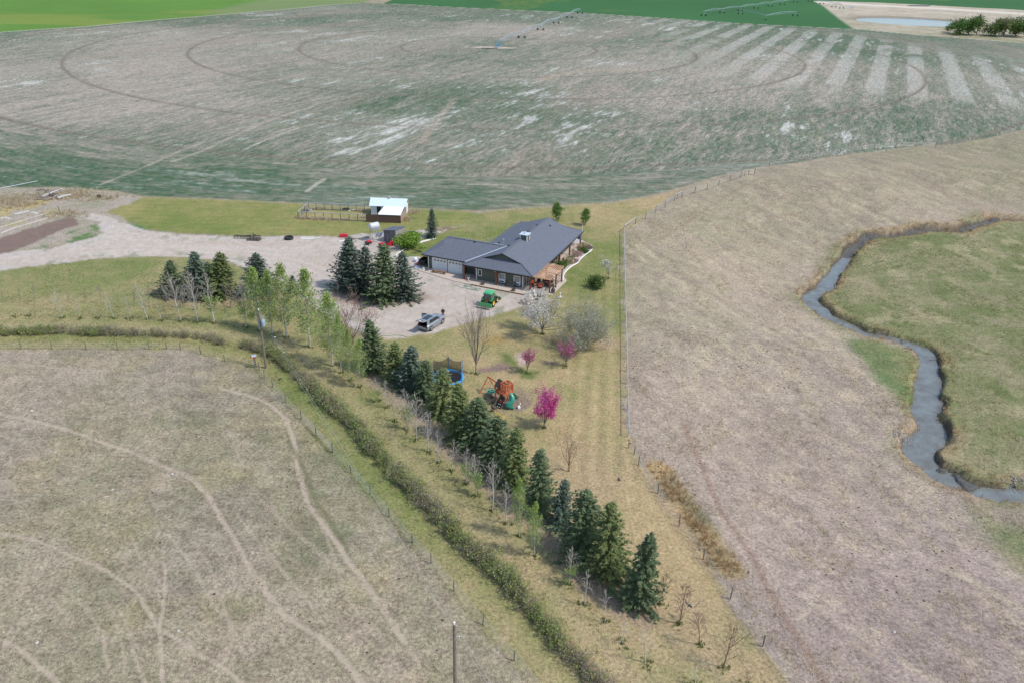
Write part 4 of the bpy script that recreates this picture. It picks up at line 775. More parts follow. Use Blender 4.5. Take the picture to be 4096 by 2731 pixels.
# ================================================================ HOUSE
HA = R(-22.4); HO = flat(*c1(1378, 968)); HE1 = np.array([math.cos(HA), math.sin(HA), 0]); HE2 = np.array([-math.sin(HA), math.cos(HA), 0])
def hl_(px, z=0.0):
    p = flat(*px, z)-HO; return float(p@HE1), float(p@HE2)
def hw_(x, y, z=0.0): return HO+HE1*x+HE2*y+np.array([0, 0, z])
mt_wall = mat('siding_green', (.105, .118, .088), .75, var=.06, scale=3)
nn = mt_wall.node_tree.nodes; ll = mt_wall.node_tree.links
wv = nn.new('ShaderNodeTexWave'); wv.bands_direction = 'Z'; wv.inputs['Scale'].default_value = 2.1; wv.wave_profile = 'SAW'; tcx = nn.new('ShaderNodeTexCoord'); ll.new(tcx.outputs['Object'], wv.inputs['Vector'])
bpx = nn.new('ShaderNodeBump'); bpx.inputs['Strength'].default_value = .5; bpx.inputs['Distance'].default_value = .02; ll.new(wv.outputs['Fac'], bpx.inputs['Height']); ll.new(bpx.outputs[0], nn['Principled BSDF'].inputs['Normal'])
mt_roof = mat('shingle_charcoal', (.092, .102, .128), .85, scale=4.2, bump=.5, col2=(.150, .163, .196), spec=.3)
mt_trim = mat('trim_white', (.78, .78, .76), .55, var=.04)
mt_fascia = mat('fascia_dark', (.028, .03, .034), .5)
mt_door = mat('garage_white', (.70, .74, .76), .5, var=.03, scale=1.5)
mt_glass = mat('glass_dark', (.02, .024, .028), .08, spec=.8)
mt_blind = mat('blind_grey', (.30, .30, .285), .25, spec=.6)
mt_flash = mat('flashing_pale', (.62, .70, .74), .35, metal=.3)
mt_wood = mat('timber_brown', (.19, .085, .045), .7, var=.3, scale=5)
mt_woodl = mat('timber_fresh', (.52, .31, .19), .7, var=.2, scale=5)
mt_conc = mat('concrete', (.47, .395, .325), .9, var=.10, scale=1.2, bump=.1)
mt_metal = mat('galvanised', (.55, .56, .57), .35, metal=.6, var=.08)
mt_black = mat('black_iron', (.018, .018, .02), .5)
mt_rubber = mat('rubber', (.022, .022, .023), .85, var=.2, scale=10)
mt_whitep = mat('white_plastic', (.80, .80, .79), .4)
mt_redc = mat('cushion_red', (.62, .085, .045), .85, var=.12, scale=4)
mt_wick = mat('wicker_dark', (.045, .035, .03), .8, var=.3, scale=20)
house = thing('farm_house', 'long green sided farmhouse with charcoal roof and two white garage doors', 'house', (*HO[:2], 0), HA)
RX, EZ, SL = -5.9, 2.7, .36; RZ = 5.02; XL, XR, Y0, Y1 = -12.35, .55, .1, 25.7; GX, GY0, GRY, GRZ, GB = -20.8, 1.4, 6.7, 4.6, 12.0
def roof_z(x, y):
    z = RZ-SL*abs(x-RX)
    if x < -7: z = max(z if x > XL else -9, GRZ-SL*abs(y-GRY) if y < GB else -9)
    return z
def on_roof(px):
    z = 4.0
    for _ in range(40):
        x, y = hl_(px, z); z = .6*z+.4*max(roof_z(x, y), 2.7)
    return x, y, z
T = .16; e1z = RZ-SL*3.58
m_ = MB()
m_.slab([(RX, 2.1, RZ), (RX-3.58, 2.1, e1z), (XL, Y0, EZ), (XL, GY0, EZ), (-7.05, GRY, GRZ), (XL, GB, EZ), (XL, Y1, EZ), (RX-3.58, 23.7, e1z), (RX, 23.7, RZ)][::-1], T)
roof = m_.build('roof', mt_roof, house)
MB().slab([(RX, 2.1, RZ), (RX, 23.7, RZ), (RX+3.58, 23.7, e1z), (XR, Y1, EZ), (XR, Y0, EZ), (RX+3.58, 2.1, e1z)][::-1], T).build('roof_slope', mt_roof, roof)
MB().slab([(XL, Y0, EZ), (XR, Y0, EZ), (RX+3.58, 2.1, e1z), (RX+3.3, 2.5, e1z+.206), (RX-3.3, 2.5, e1z+.206), (RX-3.58, 2.1, e1z)], T).build('roof_slope', mt_roof, roof)
MB().slab([(XL, Y1, EZ), (XR, Y1, EZ), (RX+3.58, 23.7, e1z), (RX+3.3, 23.3, e1z+.206), (RX-3.3, 23.3, e1z+.206), (RX-3.58, 23.7, e1z)][::-1], T).build('roof_slope', mt_roof, roof)
g_l = GX+2.35; gkz = EZ+1.0; gky = GY0+1.0/SL
MB().slab([(GX, GY0, EZ), (XL, GY0, EZ), (-7.05, GRY, GRZ), (g_l, GRY, GRZ), (g_l, gky, gkz)], T).build('roof_slope', mt_roof, roof)
MB().slab([(GX, GB, EZ), (g_l, GB-(gky-GY0), gkz), (g_l, GRY, GRZ), (-7.05, GRY, GRZ), (XL, GB, EZ)][::1], T).build('roof_slope', mt_roof, roof)
MB().slab([(GX, GB, EZ), (GX, GY0, EZ), (g_l, gky, gkz), (g_l+.4, gky+.2, gkz+.17), (g_l+.4, GB-gky+GY0-.2, gkz+.17), (g_l, GB-gky+GY0, gkz)], T).build('roof_slope', mt_roof, roof)
MB().beam((RX, 2.05, RZ+.02), (RX, 23.75, RZ+.02), .3, .05).build('ridge_cap', mt_roof, roof)
MB().beam((g_l-.02, GRY, GRZ+.02), (-7.0, GRY, GRZ+.02), .28, .05).build('ridge_cap', mt_roof, roof)
for a, b_ in (((XR, Y0, EZ+.02), (RX+3.58, 2.1, e1z+.02)), ((XL, Y0, EZ+.02), (RX-3.58, 2.1, e1z+.02)), ((GX, GY0, EZ+.02), (g_l, gky, gkz+.02)), ((XR, Y1, EZ+.02), (RX+3.58, 23.7, e1z+.02))): MB().beam(a, b_, .26, .05).build('ridge_cap', mt_roof, roof)
MB().beam((XL-.05, GY0-.02, EZ+.05), (-7.05, GRY, GRZ+.05), .2, .04).build('valley_flashing', mt_flash, roof); MB().beam((-7.05, GRY, GRZ+.05), (-11.2, 10.9, EZ+.45), .18, .04).build('valley_flashing', mt_flash, roof)
for a, b_ in (((XL, Y0, 0), (XR, Y0, 0)), ((XR, Y0, 0), (XR, Y1, 0)), ((GX, GY0, 0), (XL, GY0, 0)), ((GX, GY0, 0), (GX, GB, 0)), ((XL, Y0, 0), (XL, GY0, 0)), ((XL, Y1, 0), (XR, Y1, 0))):
    MB().beam((a[0], a[1], EZ-.09), (b_[0], b_[1], EZ-.09), .06, .2).build('fascia', mt_fascia, house)
for s_ in (-1, 1): MB().beam((RX, 2.08, RZ-.10), (RX+s_*3.6, 2.08, e1z-.10), .05, .17).build('barge_board', mt_fascia, house)
m_ = MB(); m_.add([(RX-3.3, 2.42, e1z+.02), (RX+3.3, 2.42, e1z+.02), (RX, 2.42, RZ-.12), (RX-3.3, 2.6, e1z+.02), (RX+3.3, 2.6, e1z+.02), (RX, 2.6, RZ-.12)], [(0, 1, 2), (5, 4, 3), (0, 3, 4, 1), (1, 4, 5, 2), (2, 5, 3, 0)]); m_.build('gable_wall', mt_wall, house)
m_ = MB(); m_.add([(g_l+.25, gky+.1, gkz+.1), (g_l+.25, GB-gky+GY0-.1, gkz+.1), (g_l+.25, GRY, GRZ-.1), (g_l+.4, gky+.1, gkz+.1), (g_l+.4, GB-gky+GY0-.1, gkz+.1), (g_l+.4, GRY, GRZ-.1)], [(0, 1, 2), (5, 4, 3), (0, 3, 4, 1), (1, 4, 5, 2), (2, 5, 3, 0)]); m_.build('gable_wall', mt_wall, house)
MB().bb(-19.75, -12.9, 2.06, 11.4, 0, 2.62).build('wall', mt_wall, house); MB().bb(-10.0, -1.64, .93, 24.9, 0, 2.64).build('wall', mt_wall, house); MB().bb(-12.95, -9.9, 3.0, 24.6, 0, 2.63).build('wall', mt_wall, house)
MB().bb(-20.6, -12.4, 1.5, 11.9, 2.50, 2.52).build('soffit', mt_trim, house); MB().bb(-12.2, .4, .25, 25.5, 2.51, 2.53).build('soffit', mt_wood, house)
for x, y in ((-19.77, 2.05), (-18.98, 2.04), (-13.1, 2.04), (-10.02, .92), (-1.66, .92), (-1.65, 24.88)): MB().box((x, y, 1.3), (.12, .1, 2.6)).build('corner_board', mt_trim, house)
for k, (xa, xb) in enumerate(((-18.75, -16.3), (-15.85, -13.4))):
    d = MB()
    for j in range(4): d.bb(xa, xb, 1.98, 2.05, .04+j*.53, .04+j*.53+.515)
    d = d.build('garage_door', mt_door, house)
    fr = MB(); fr.bb(xa-.14, xa-.005, 1.96, 2.055, 0, 2.3); fr.bb(xb+.005, xb+.14, 1.96, 2.055, 0, 2.3); fr.bb(xa-.005, xb+.005, 1.962, 2.055, 2.165, 2.3); fr.build('frame', mt_trim, d)
    for j in range(4):
        xc = xa+(xb-xa)*(j+.5)/4
        for sx in (-1, 1): MB().bb(xc+sx*.09-.075, xc+sx*.09+.075, 1.962, 1.978, 1.74, 1.95).build('pane', mt_glass, d)
def window(x0, x1, z0, z1, awn=False):
    f = MB(); y = .93
    f.bb(x0, x0+.09, y-.07, y-.004, z0, z1); f.bb(x1-.09, x1, y-.07, y-.004, z0, z1); f.bb(x0+.09, x1-.09, y-.07, y-.004, z0, z0+.09); f.bb(x0+.09, x1-.09, y-.07, y-.004, z1-.09, z1); zm = z0+(z1-z0)*.30
    if awn: f.bb(x0+.09, x1-.09, y-.07, y-.004, zm-.05, zm+.05)
    w_ = f.build('window', mt_trim, house); MB().bb(x0+.09, x1-.09, y-.03, y-.008, (zm+.05 if awn else z0+.09), z1-.09).build('pane', mt_blind if awn else mt_glass, w_)
    if awn:
        s_ = MB(); s_.slab([(x0+.07, y-.32, z0+.04), (x1-.07, y-.32, z0+.04), (x1-.09, y-.075, zm-.06), (x0+.09, y-.075, zm-.06)], .04); a = s_.build('sash', mt_trim, w_)
        MB().slab([(x0+.15, y-.308, z0+.10), (x1-.15, y-.308, z0+.10), (x1-.17, y-.092, zm-.10), (x0+.17, y-.092, zm-.10)], .03).build('pane', mt_glass, w_)
        MB().bb(x0+.09, x1-.09, y-.02, y-.007, z0+.09, zm-.05).build('pane', mt_glass, w_)
window(-9.75, -9.05, .9, 2.05); window(-5.95, -4.75, .45, 2.05, True); window(-3.25, -2.05, .45, 2.05, True)
d = MB().bb(-11.15, -10.3, 2.93, 2.99, .1, 2.15).build('front_door', mt_black, house); MB().bb(-10.3, -10.18, 2.92, 2.995, .1, 2.25).build('frame', mt_trim, d); MB().bb(-11.27, -11.15, 2.92, 2.995, .1, 2.25).build('frame', mt_trim, d); MB().lathe([(0, 0), (.04, .02), (.03, .06)], 8, (-10.4, 2.9, 1.1)).build('handle', mt_metal, d)
def side_open(y0, y1, z0, z1, n_, nm, pm):
    f = MB(); x = -1.64; f.bb(x+.005, x+.07, y0, y0+.1, z0, z1); f.bb(x+.005, x+.07, y1-.1, y1, z0, z1); f.bb(x+.005, x+.068, y0+.1, y1-.1, z1-.1, z1); f.bb(x+.005, x+.068, y0+.1, y1-.1, z0, z0+.1)
    for j in range(1, n_): yy = y0+(y1-y0)*j/n_; f.bb(x+.005, x+.068, yy-.06, yy+.06, z0+.1, z1-.1)
    f = f.build(nm, mt_trim, house)
    for j in range(n_): MB().bb(x+.004, x+.03, y0+.1+(y1-y0-.1)*j/n_, y0+(y1-y0)*(j+1)/n_-.06, z0+.1, z1-.1).build('pane', pm, f)
side_open(1.3, 3.5, .1, 2.2, 2, 'patio_door', mt_glass); side_open(10.6, 12.2, .5, 2.1, 3, 'window', mt_glass); side_open(15.6, 16.6, .9, 2.1, 1, 'window', mt_glass); side_open(19.6, 21.8, .1, 2.2, 3, 'patio_door', mt_glass); side_open(23.0, 24.0, .5, 2.1, 1, 'window', mt_glass)
for k, (x, y) in enumerate(((-12.0, .12), (-6.1, .2), (0.05, .1), (.1, 13.9), (.15, 19.2), (.2, 25.2))):
    p = MB().box((x, y, 1.3), (.24, .24, 2.4)).build('porch_post', mt_wood, house)
    if k in (1,):
        for s_ in (-1, 1): MB().beam((x+s_*.1, y, 1.75), (x+s_*.62, y, 2.4), .14, .16).build('brace', mt_wood, p)
    if k > 2:
        for s_ in (-1, 1): MB().beam((x, y+s_*.1, 1.8), (x, y+s_*.55, 2.4), .12, .14).build('brace', mt_wood, p)
cx, cy = -5.45, 10.95
ch = MB().bb(cx-.62, cx+.62, cy-.62, cy+.62, 4.2, 5.75).build('chimney', mt_wall, house)
for sx in (-1, 1):
    for sy in (-1, 1): MB().box((cx+sx*.6, cy+sy*.6, 5.0), (.13, .13, 1.5)).build('corner_board', mt_trim, ch)
MB().bb(cx-.82, cx+.82, cy-.82, cy+.82, 5.752, 5.84).build('chimney_cap', mt_flash, ch); MB().tube((cx, cy, 5.84), (cx, cy, 6.2), .13, n=10).tube((cx, cy, 6.2), (cx, cy, 6.27), .2, .08, n=10).build('flue', mt_metal, ch)
for q, kd in (((1068,400),'t'),((882,392),'t'),((868,392),'w'),((733,382),'v'),((625,355),'w'),((1130,358),'w'),((1132,424),'v'),((1040,418),'w'),((1018,393),'v'),((1270,243),'w'),((1360,258),'v'),((1465,184),'v'),((1618,192),'v')):
    x, y, z = on_roof(c1(*q)); p = MB()
    if kd == 't': p.tube((x, y, z-.1), (x, y, z+.75), .09, n=8).tube((x, y, z+.75), (x, y, z+.85), .16, .16, n=8)
    elif kd == 'w': p.tube((x, y, z-.1), (x, y, z+.3), .06, n=8)
    else: p.box((x, y, z+.08), (.32, .32, .2), 0, .8)
    p.build('roof_vent', mt_metal if kd != 'v' else mt_fascia, house)
p = MB(); x, y, z = .35, 25.4, 2.7; p.tube((x, y, z-.2), (x, y, z+1.4), .035, n=6).box((x, y, z+.02), (.16, .16, .2)); p.build('mast', mt_trim, house)
p = MB().bb(-6.75, -6.5, .82, .92, 2.1, 2.3).build('porch_lamp', mt_trim, house)
p = MB(); p.box((.2, 24.4, 1.75), (.4, .4, .55)); tag(p.build('bird_feeder', mat('blue_paint', (.06, .12, .3), .5), None, loc=(*HO[:2], 0), rz=HA), 'dark blue hanging box under the far porch corner', 'bird feeder')
# ---- patio slab, edging, stone bed
m_ = MB(); m_.prism([(-20.9, .4), (-13.0, -1.35), (-9.9, -1.40), (.1, -1.5), (.5, .15), (3.75, .2), (3.9, 7.2), (2.9, 8.6), (2.3, 10.5), (2.3, 26.2), (-1.6, 26.2), (-1.6, .95), (-9.95, .95), (-9.95, 2.9), (-13.0, 2.9), (-13.0, 2.05), (-20.9, 2.05)], -.15, .10)
p = m_.build('concrete_patio', mt_conc, None, loc=(*HO[:2], 0), rz=HA); tag(p, 'pale concrete patio and walk around the farmhouse', None, kind='structure')
for xa in (-18.5, -16, -13.2, -10.5, -8, -5.5, -3, -.5): MB().bb(xa-.012, xa+.012, -1.3 if xa > -13 else .3-(xa+20.9)*.21, .9 if xa > -10 else 2.0, .101, .104).build('joint', mat('joint_dark', (.2, .165, .135), .9), p)
p = MB().beam((-9.9, -1.5, .09), (.0, -1.6, .09), .13, .16).build('timber_edge', mt_wood, None, loc=(*HO[:2], 0), rz=HA); tag(p, 'long red brown timber edging along the front of the patio', 'edging')
bed = [hl_(c1(*q)) for q in ((1770,700),(1850,640),(1900,560),(1965,480),(2003,432),(1992,405),(1905,402),(1905,352),(2000,372),(2080,420),(2112,470),(2035,530),(1978,580),(1945,625),(1855,680),(1795,740),(1772,790),(1770,838),(1755,830))]
mt_bed = mat('bed_stone', (.30, .29, .285), .9, col2=(.50, .46, .43), scale=4.5, bump=.6)
p = MB().prism(bed[::-1], -.1, .055).build('stone_bed', mt_bed, None, loc=(*HO[:2], 0), rz=HA); tag(p, 'grey river stone planting bed along the walk', None, kind='structure')
p = MB().path([(x, y, .07) for x, y in smooth_line(bed[7:18], 3)], .09, 6).build('concrete_curb', mt_trim, None, loc=(*HO[:2], 0), rz=HA); tag(p, 'curving white concrete curb round the stone bed', 'curb')
p = MB().path([(*flat(*c1(*q))[:2], .05) for q in ((-60,455),(0,415),(120,370),(275,338))], .08, 6).build('concrete_curb', mt_trim); tag(p, 'white concrete curb between the gravel and the lawn left of the garage', 'curb')
p = MB().path([(*flat(*c2(*q))[:2], .05) for q in ((1985,658),(1800,710),(1690,745),(1590,795),(1490,850),(1455,885),(1475,910),(1560,915),(1780,910))], .08, 6).build('concrete_curb', mt_trim); tag(p, 'white concrete curb curving round the lawn by the lime bush', 'curb')
BED = [make_shrub(700, mk_bark, mk_leafd, 1, H=.9, per=3), make_shrub(701, mk_red, mk_purp, .8, H=.9), make_shrub(702, mk_pale, mat('grass_straw', (.42, .34, .19), .8, attr='Tint'), .9, H=.9, per=3)]
for q, k, h_, lb in (((1755,688),0,1.1,'leafy green shrub at the pergola end of the stone bed'),((1848,628),2,1.0,'tan ornamental grass clump in the stone bed'),((1898,622),1,.7,'dark red low shrub in the stone bed'),((2005,505),0,.9,'green shrub at the far end of the stone bed'),((1940,545),1,.8,'wide brown twiggy shrub in the stone bed'),((2078,458),1,.7,'small brown shrub at the curb corner'),((1865,575),0,.5,'tiny green plant in the stone bed'),((2003,452),2,1.0,'straw coloured grass by the far porch post')):
    plant('bed_shrub', lb, 'shrub', c1(*q), BED[k][0], BED[k][1], h=h_, wide=1.1, group='plants in the stone bed')
# ---- pergola
pg = thing('pergola', 'open timber pergola with light rafters over the patio', 'pergola', (*HO[:2], .1), HA)
for x, y in ((3.15, .75), (3.2, 3.55), (3.25, 6.3), (.45, .75), (.45, 6.3)):
    q = MB().box((x, y, 1.15), (.2, .2, 2.3)).build('post', mt_wood, pg)
    if x > 1: MB().box((x, y, .1), (.24, .24, .2)).build('foot', mt_black, q); MB().beam((x, y+.1, 1.7), (x, y+.55, 2.28), .1, .12).build('brace', mt_wood, q)
for y in (.75, 3.55, 6.3): MB().beam((.1, y, 2.38), (3.6, y, 2.38), .1, .2).build('beam', mt_woodl, pg)
for k in range(11): MB().beam((.30+k*.30, .05, 2.55), (.30+k*.30, 7.05, 2.55), .06, .14).build('rafter', mt_woodl, pg)
for z in (.5, .95, 1.4, 1.85): MB().beam((3.22, 3.65, z), (3.25, 6.2, z), .05, .12).build('rail', mt_wood, pg)
for k in range(3): MB().beam((3.22, 3.4+k*.9, 2.35), (3.9, 3.4+k*.9, 2.35), .08, .1).build('rafter', mt_woodl, pg)
gt = thing('porch_gate', 'red brown slatted timber gate on the side porch', 'gate', (*hw_(-.9, 14.0, .1),), HA)
for k in range(6): MB().box((-.7+k*.28, 0, .55), (.16, .05, 1.1)).build('slat', mt_wood, gt)
for z in (.15, .95): MB().beam((-.8, .05, z), (.8, .05, z), .04, .1).build('rail', mt_wood, gt)
gt = thing('porch_gate', 'red brown slatted timber panel beside the side porch post', 'gate', (*hw_(.55, 14.6, .1),), HA+1.57)
for k in range(4): MB().box((-.4+k*.28, 0, .55), (.16, .05, 1.1)).build('slat', mt_wood, gt)
for z in (.15, .95): MB().beam((-.5, .05, z), (.55, .05, z), .04, .1).build('rail', mt_wood, gt)
# ---- patio furniture
def armchair(nm, label, x, y, rz, wdt=.75, cush=True, fr=mt_wick, group=None):
    o = thing(nm, label, 'chair', hw_(x, y, .1), HA+rz, group); w2 = wdt/2
    for sx in (-1, 1):
        for sy in (-1, 1): MB().box((sx*(w2-.05), sy*.3, .2), (.07, .07, .4)).build('leg', fr, o)
        MB().box((sx*(w2-.03), 0, .5), (.07, .7, .25)).build('arm', fr, o)
    MB().box((0, 0, .3), (wdt-.1, .62, .12)).build('seat', fr, o); MB().beam((0, .32, .3), (0, .45, .92), wdt-.1, .08, (0, 1, 0)).build('backrest', fr, o)
    if cush:
        MB().box((0, -.02, .42), (wdt-.16, .6, .12), 0, .94).build('seat_cushion', mt_redc, o); MB().beam((0, .26, .45), (0, .38, .92), wdt-.18, .12, (0, 1, 0)).build('back_cushion', mt_redc, o)
    return o
for px, rz, lb, wd in (((1602,912),2.9,'wide wicker loveseat with red cushions by the pergola front post',1.35),((1432,905),1.2,'wicker armchair with a red cushion behind the corner post',.8),((1625,870),3.6,'wicker armchair with red cushions near the barbecue',.8)):
    x, y = hl_(c1(*px)); armchair('patio_chair', lb, x, y, rz, wd, True, mt_wick, 'red cushioned patio seats')
for px, rz, lb in (((1485,868),.3,'dark metal patio chair by the sliding door'),((1560,858),-.4,'dark metal patio chair beside the table')):
    x, y = hl_(c1(*px)); armchair('metal_chair', lb, x, y, rz, .6, False, mt_black, 'dark patio chairs')
x, y = hl_(c1(1515,905)); o = thing('patio_table', 'low dark patio table with a brown slatted top', 'table', hw_(x, y, .1), HA)
for k in range(5): MB().box((-.4+k*.2, 0, .47), (.17, .9, .04)).build('slat', mt_wood, o)
for sx in (-1, 1):
    for sy in (-1, 1): MB().box((sx*.4, sy*.38, .23), (.06, .06, .45)).build('leg', mt_black, o)
x, y = hl_(c1(1500,925)); o = thing('ottoman', 'round red cushioned ottoman on the patio', 'ottoman', hw_(x, y, .1)); MB().lathe([(0, .0), (.34, .0), (.36, .25), (.34, .27), (0, .27)], 18).build('base', mt_wick, o); MB().lathe([(.36, .272), (.4, .32), (.37, .38), (0, .4)], 18).build('cushion', mt_redc, o)
x, y = hl_(c1(1618,850)); o = thing('barbecue', 'black gas barbecue with a rounded lid under the pergola', 'barbecue', hw_(x, y, .1), HA+.2); MB().box((0, 0, .4), (.8, .5, .7)).build('cabinet', mt_black, o); l_ = MB().lathe([(0, -.42), (.28, -.42), (.28, .42), (0, .42)], 14, (0, 0, .95), 'x').build('lid', mt_black, o); MB().beam((-.3, -.33, 1.0), (.3, -.33, 1.0), .03, .03).build('handle', mt_metal, l_)
for sx in (-1, 1): MB().box((sx*.6, 0, .82), (.36, .45, .04)).build('shelf', mt_metal, o)
p = at(*c1(1652, 985)); o = thing('chiminea', 'black pot bellied chiminea with a tall flue beside the patio', 'chiminea', p)
MB().lathe([(0, .18), (.22, .2), (.34, .42), (.36, .6), (.26, .85), (.13, 1.0)], 16).build('belly', mt_black, o, True); MB().lathe([(.12, .98), (.10, 1.5), (.15, 1.55), (.11, 1.57)], 14).build('flue', mt_black, o)
for k in range(3): MB().tube((.2*math.cos(k*2.1), .2*math.sin(k*2.1), .25), (.32*math.cos(k*2.1), .32*math.sin(k*2.1), 0), .025).build('leg', mt_black, o)
x, y = hl_(c1(1578,955)); o = thing('side_table', 'small dark stool in front of the wicker loveseat', 'stool', hw_(x, y, .1), HA); MB().box((0, 0, .38), (.5, .45, .06)).build('top', mat('slate', (.09, .10, .11), .5), o)
for sx in (-1, 1):
    for sy in (-1, 1): MB().box((sx*.2, sy*.18, .18), (.04, .04, .36)).build('leg', mt_black, o)
# front porch things
bl_, br_ = hl_(c1(1085,915)), hl_(c1(1190,937)); o = thing('porch_bench', 'dark timber bench with a brown backrest under the porch windows', 'bench', hw_((bl_[0]+br_[0])/2, .45, .1), HA)
for sx in (-1, 1):
    s_ = MB(); s_.beam((sx*.78, -.28, 0), (sx*.78, -.28, .62), .07, .07).beam((sx*.78, .25, 0), (sx*.78, .3, .9), .07, .07).beam((sx*.78, -.3, .62), (sx*.78, .3, .62), .08, .05); s_.build('side_frame', mt_wick, o)
for k in range(3): MB().box((0, -.2+k*.17, .43), (1.5, .14, .04)).build('slat', mat('wood_grey', (.24, .205, .165), .8, var=.2), o)
for k in range(3): MB().box((0, .285+k*.02, .6+k*.13), (1.5, .03, .11)).build('back_slat', mat('wood_old', (.20, .15, .12), .8, var=.2), o)
for q, lb in (((825,885),'half barrel planter by the porch, left of the middle post'),((1188,960),'half barrel planter in front of the porch bench')):
    x, y = hl_(c1(*q)); o = thing('barrel_planter', lb, 'planter', hw_(x, y, .1), 0, 'half barrel planters'); MB().lathe([(.27, 0), (.33, .2), (.33, .36), (.29, .36), (.28, .28)], 18).build('staves', mat('barrel_wood', (.12, .08, .06), .8, var=.3), o)
    for z in (.08, .27): MB().lathe([(.30+.1*z, z), (.335, z), (.335, z+.04), (.30+.1*z, z+.04)], 18).build('hoop', mat('hoop_steel', (.3, .3, .3), .4, metal=.7), o)
    MB().lathe([(0, .29), (.29, .28)], 18).build('soil', mat('soil_dark', (.05, .038, .03), .95), o)
o = thing('log_bench', 'rustic half log bench in front of the garage doors', 'bench', hw_(*hl_(c1(310,752)), .1), HA+.06); s_ = MB(); s_.lathe([(0, -1.25), (.22, -1.25), (.22, 1.25), (0, 1.25)], 12, (0, 0, .40), 'x'); s_.v = [(x, y, min(z, .46)) for x, y, z in s_.v]; s_.build('log_seat', mat('log_brown', (.23, .135, .085), .85, var=.25, scale=3), o)
for sx in (-1, 1): MB().beam((sx*1.05, -.3, 0), (sx*1.05, .18, .5), .12, .12).beam((sx*1.05, .3, 0), (sx*1.05, -.18, .5), .12, .12).build('leg', mt_wood, o)
o = thing('tricycle', 'small white tricycle with red rear wheels by the porch post', 'tricycle', hw_(*hl_(c1(655,840)), .1), HA-.9)
MB().path([(-.3, 0, .2), (0, 0, .33), (.25, 0, .42), (.3, 0, .58)], .03).build('frame', mt_whitep, o); MB().box((-.1, 0, .42), (.24, .18, .05)).build('seat', mt_whitep, o); MB().path([(.28, -.24, .66), (.31, 0, .6), (.28, .24, .66)], .022).build('handlebar', mt_whitep, o)
wf = MB().lathe([(.05, -.03), (.2, -.03), (.2, .03), (.05, .03)], 16, (.33, 0, .2), 'y').build('front_wheel', mt_whitep, o)
for s_ in (-1, 1): MB().lathe([(.02, -.03), (.14, -.03), (.14, .03), (.02, .03)], 14, (-.32, s_*.22, .14), 'y').build('rear_wheel', mat('red_plastic', (.45, .03, .03), .4), o)
for q, lb in (((640,795),'small pale flower pot at the porch corner'),((668,798),'dark flower pot beside the pale one')):
    o = MB().lathe([(0, 0), (.12, 0), (.17, .28), (.14, .28), (.13, .2), (0, .2)], 14).build('flower_pot', mat('pot_'+lb[:5], (.5, .5, .47) if 'pale' in lb else (.06, .06, .06), .7), None, loc=hw_(*hl_(c1(*q)), .1)); tag(o, lb, 'flower pot')
o = thing('bucket', 'white plastic bucket at the garage corner', 'bucket', hw_(*hl_(c1(130,712)), .1)); MB().lathe([(0, 0), (.14, 0), (.17, .36), (.15, .36), (.13, .03)], 16).build('pail', mt_whitep, o); MB().path([(.17, 0, .34), (.12, 0, .5), (0, 0, .55), (-.12, 0, .5), (-.17, 0, .34)], .01, 5).build('handle', mt_metal, o)
o = thing('tool_case', 'blue and black power tool lying by the garage corner', 'tool', hw_(*hl_(c1(165,722)), .1), HA+.8); MB().box((0, 0, .1), (.5, .2, .2), 0, .8).build('body', mat('tool_blue', (.03, .10, .18), .5), o); MB().path([(-.2, 0, .2), (-.1, 0, .34), (.15, 0, .34), (.22, 0, .2)], .03).build('handle', mt_black, o); MB().tube((.25, 0, .1), (.75, .1, .06), .03).build('nozzle', mt_black, o)
# clutter left of the garage
mt_tarp = mat('tarp_pale', (.62, .70, .76), .5, var=.1, scale=3)
for q, d, lb, m in (((75,640),(1.3,1.0,.8),'pale blue sheeted bundle beside the garage',mt_tarp),((35,610),(.8,.7,.9),'white plastic bag leaning by the garage',mt_whitep),((62,655),(.5,.45,.7),'red ball of cloth in front of the pale bundle',mt_redc)):
    p = at(*c1(*q)); o = MB().rock((0, 0, d[2]*.42), d, hash(lb) % 97 if False else len(lb), 12, 8, .14).build('bundle', m, None, True, loc=p); tag(o, lb, 'bundle')
p = at(*c1(140, 645)); o = thing('utility_trailer', 'black mesh sided utility trailer parked against the garage', 'trailer', p, HA+1.57); MB().box((0, 0, .5), (1.9, 1.2, .08)).build('bed', mt_black, o)
for sy in (-1, 1): MB().box((0, sy*.6, .85), (1.9, .05, .6)).build('side_panel', mt_black, o)
for sx in (-1, 1): MB().box((sx*.95, 0, .85), (.05, 1.15, .6)).build('end_panel', mt_black, o)
for sy in (-1, 1): MB().lathe([(.08, -.08), (.3, -.08), (.3, .08), (.08, .08)], 16, (0, sy*.75, .3), 'y').build('wheel', mt_rubber, o)
p = at(*c1(70, 690)); o = MB().slab([(-.7, -.5, .12), (.7, -.4, .05), (.6, .5, .15), (-.6, .6, .4)], .03).build('metal_sheet', mt_metal, None, loc=p); tag(o, 'bent pale sheet of metal on the ground beside the garage', 'metal sheet')
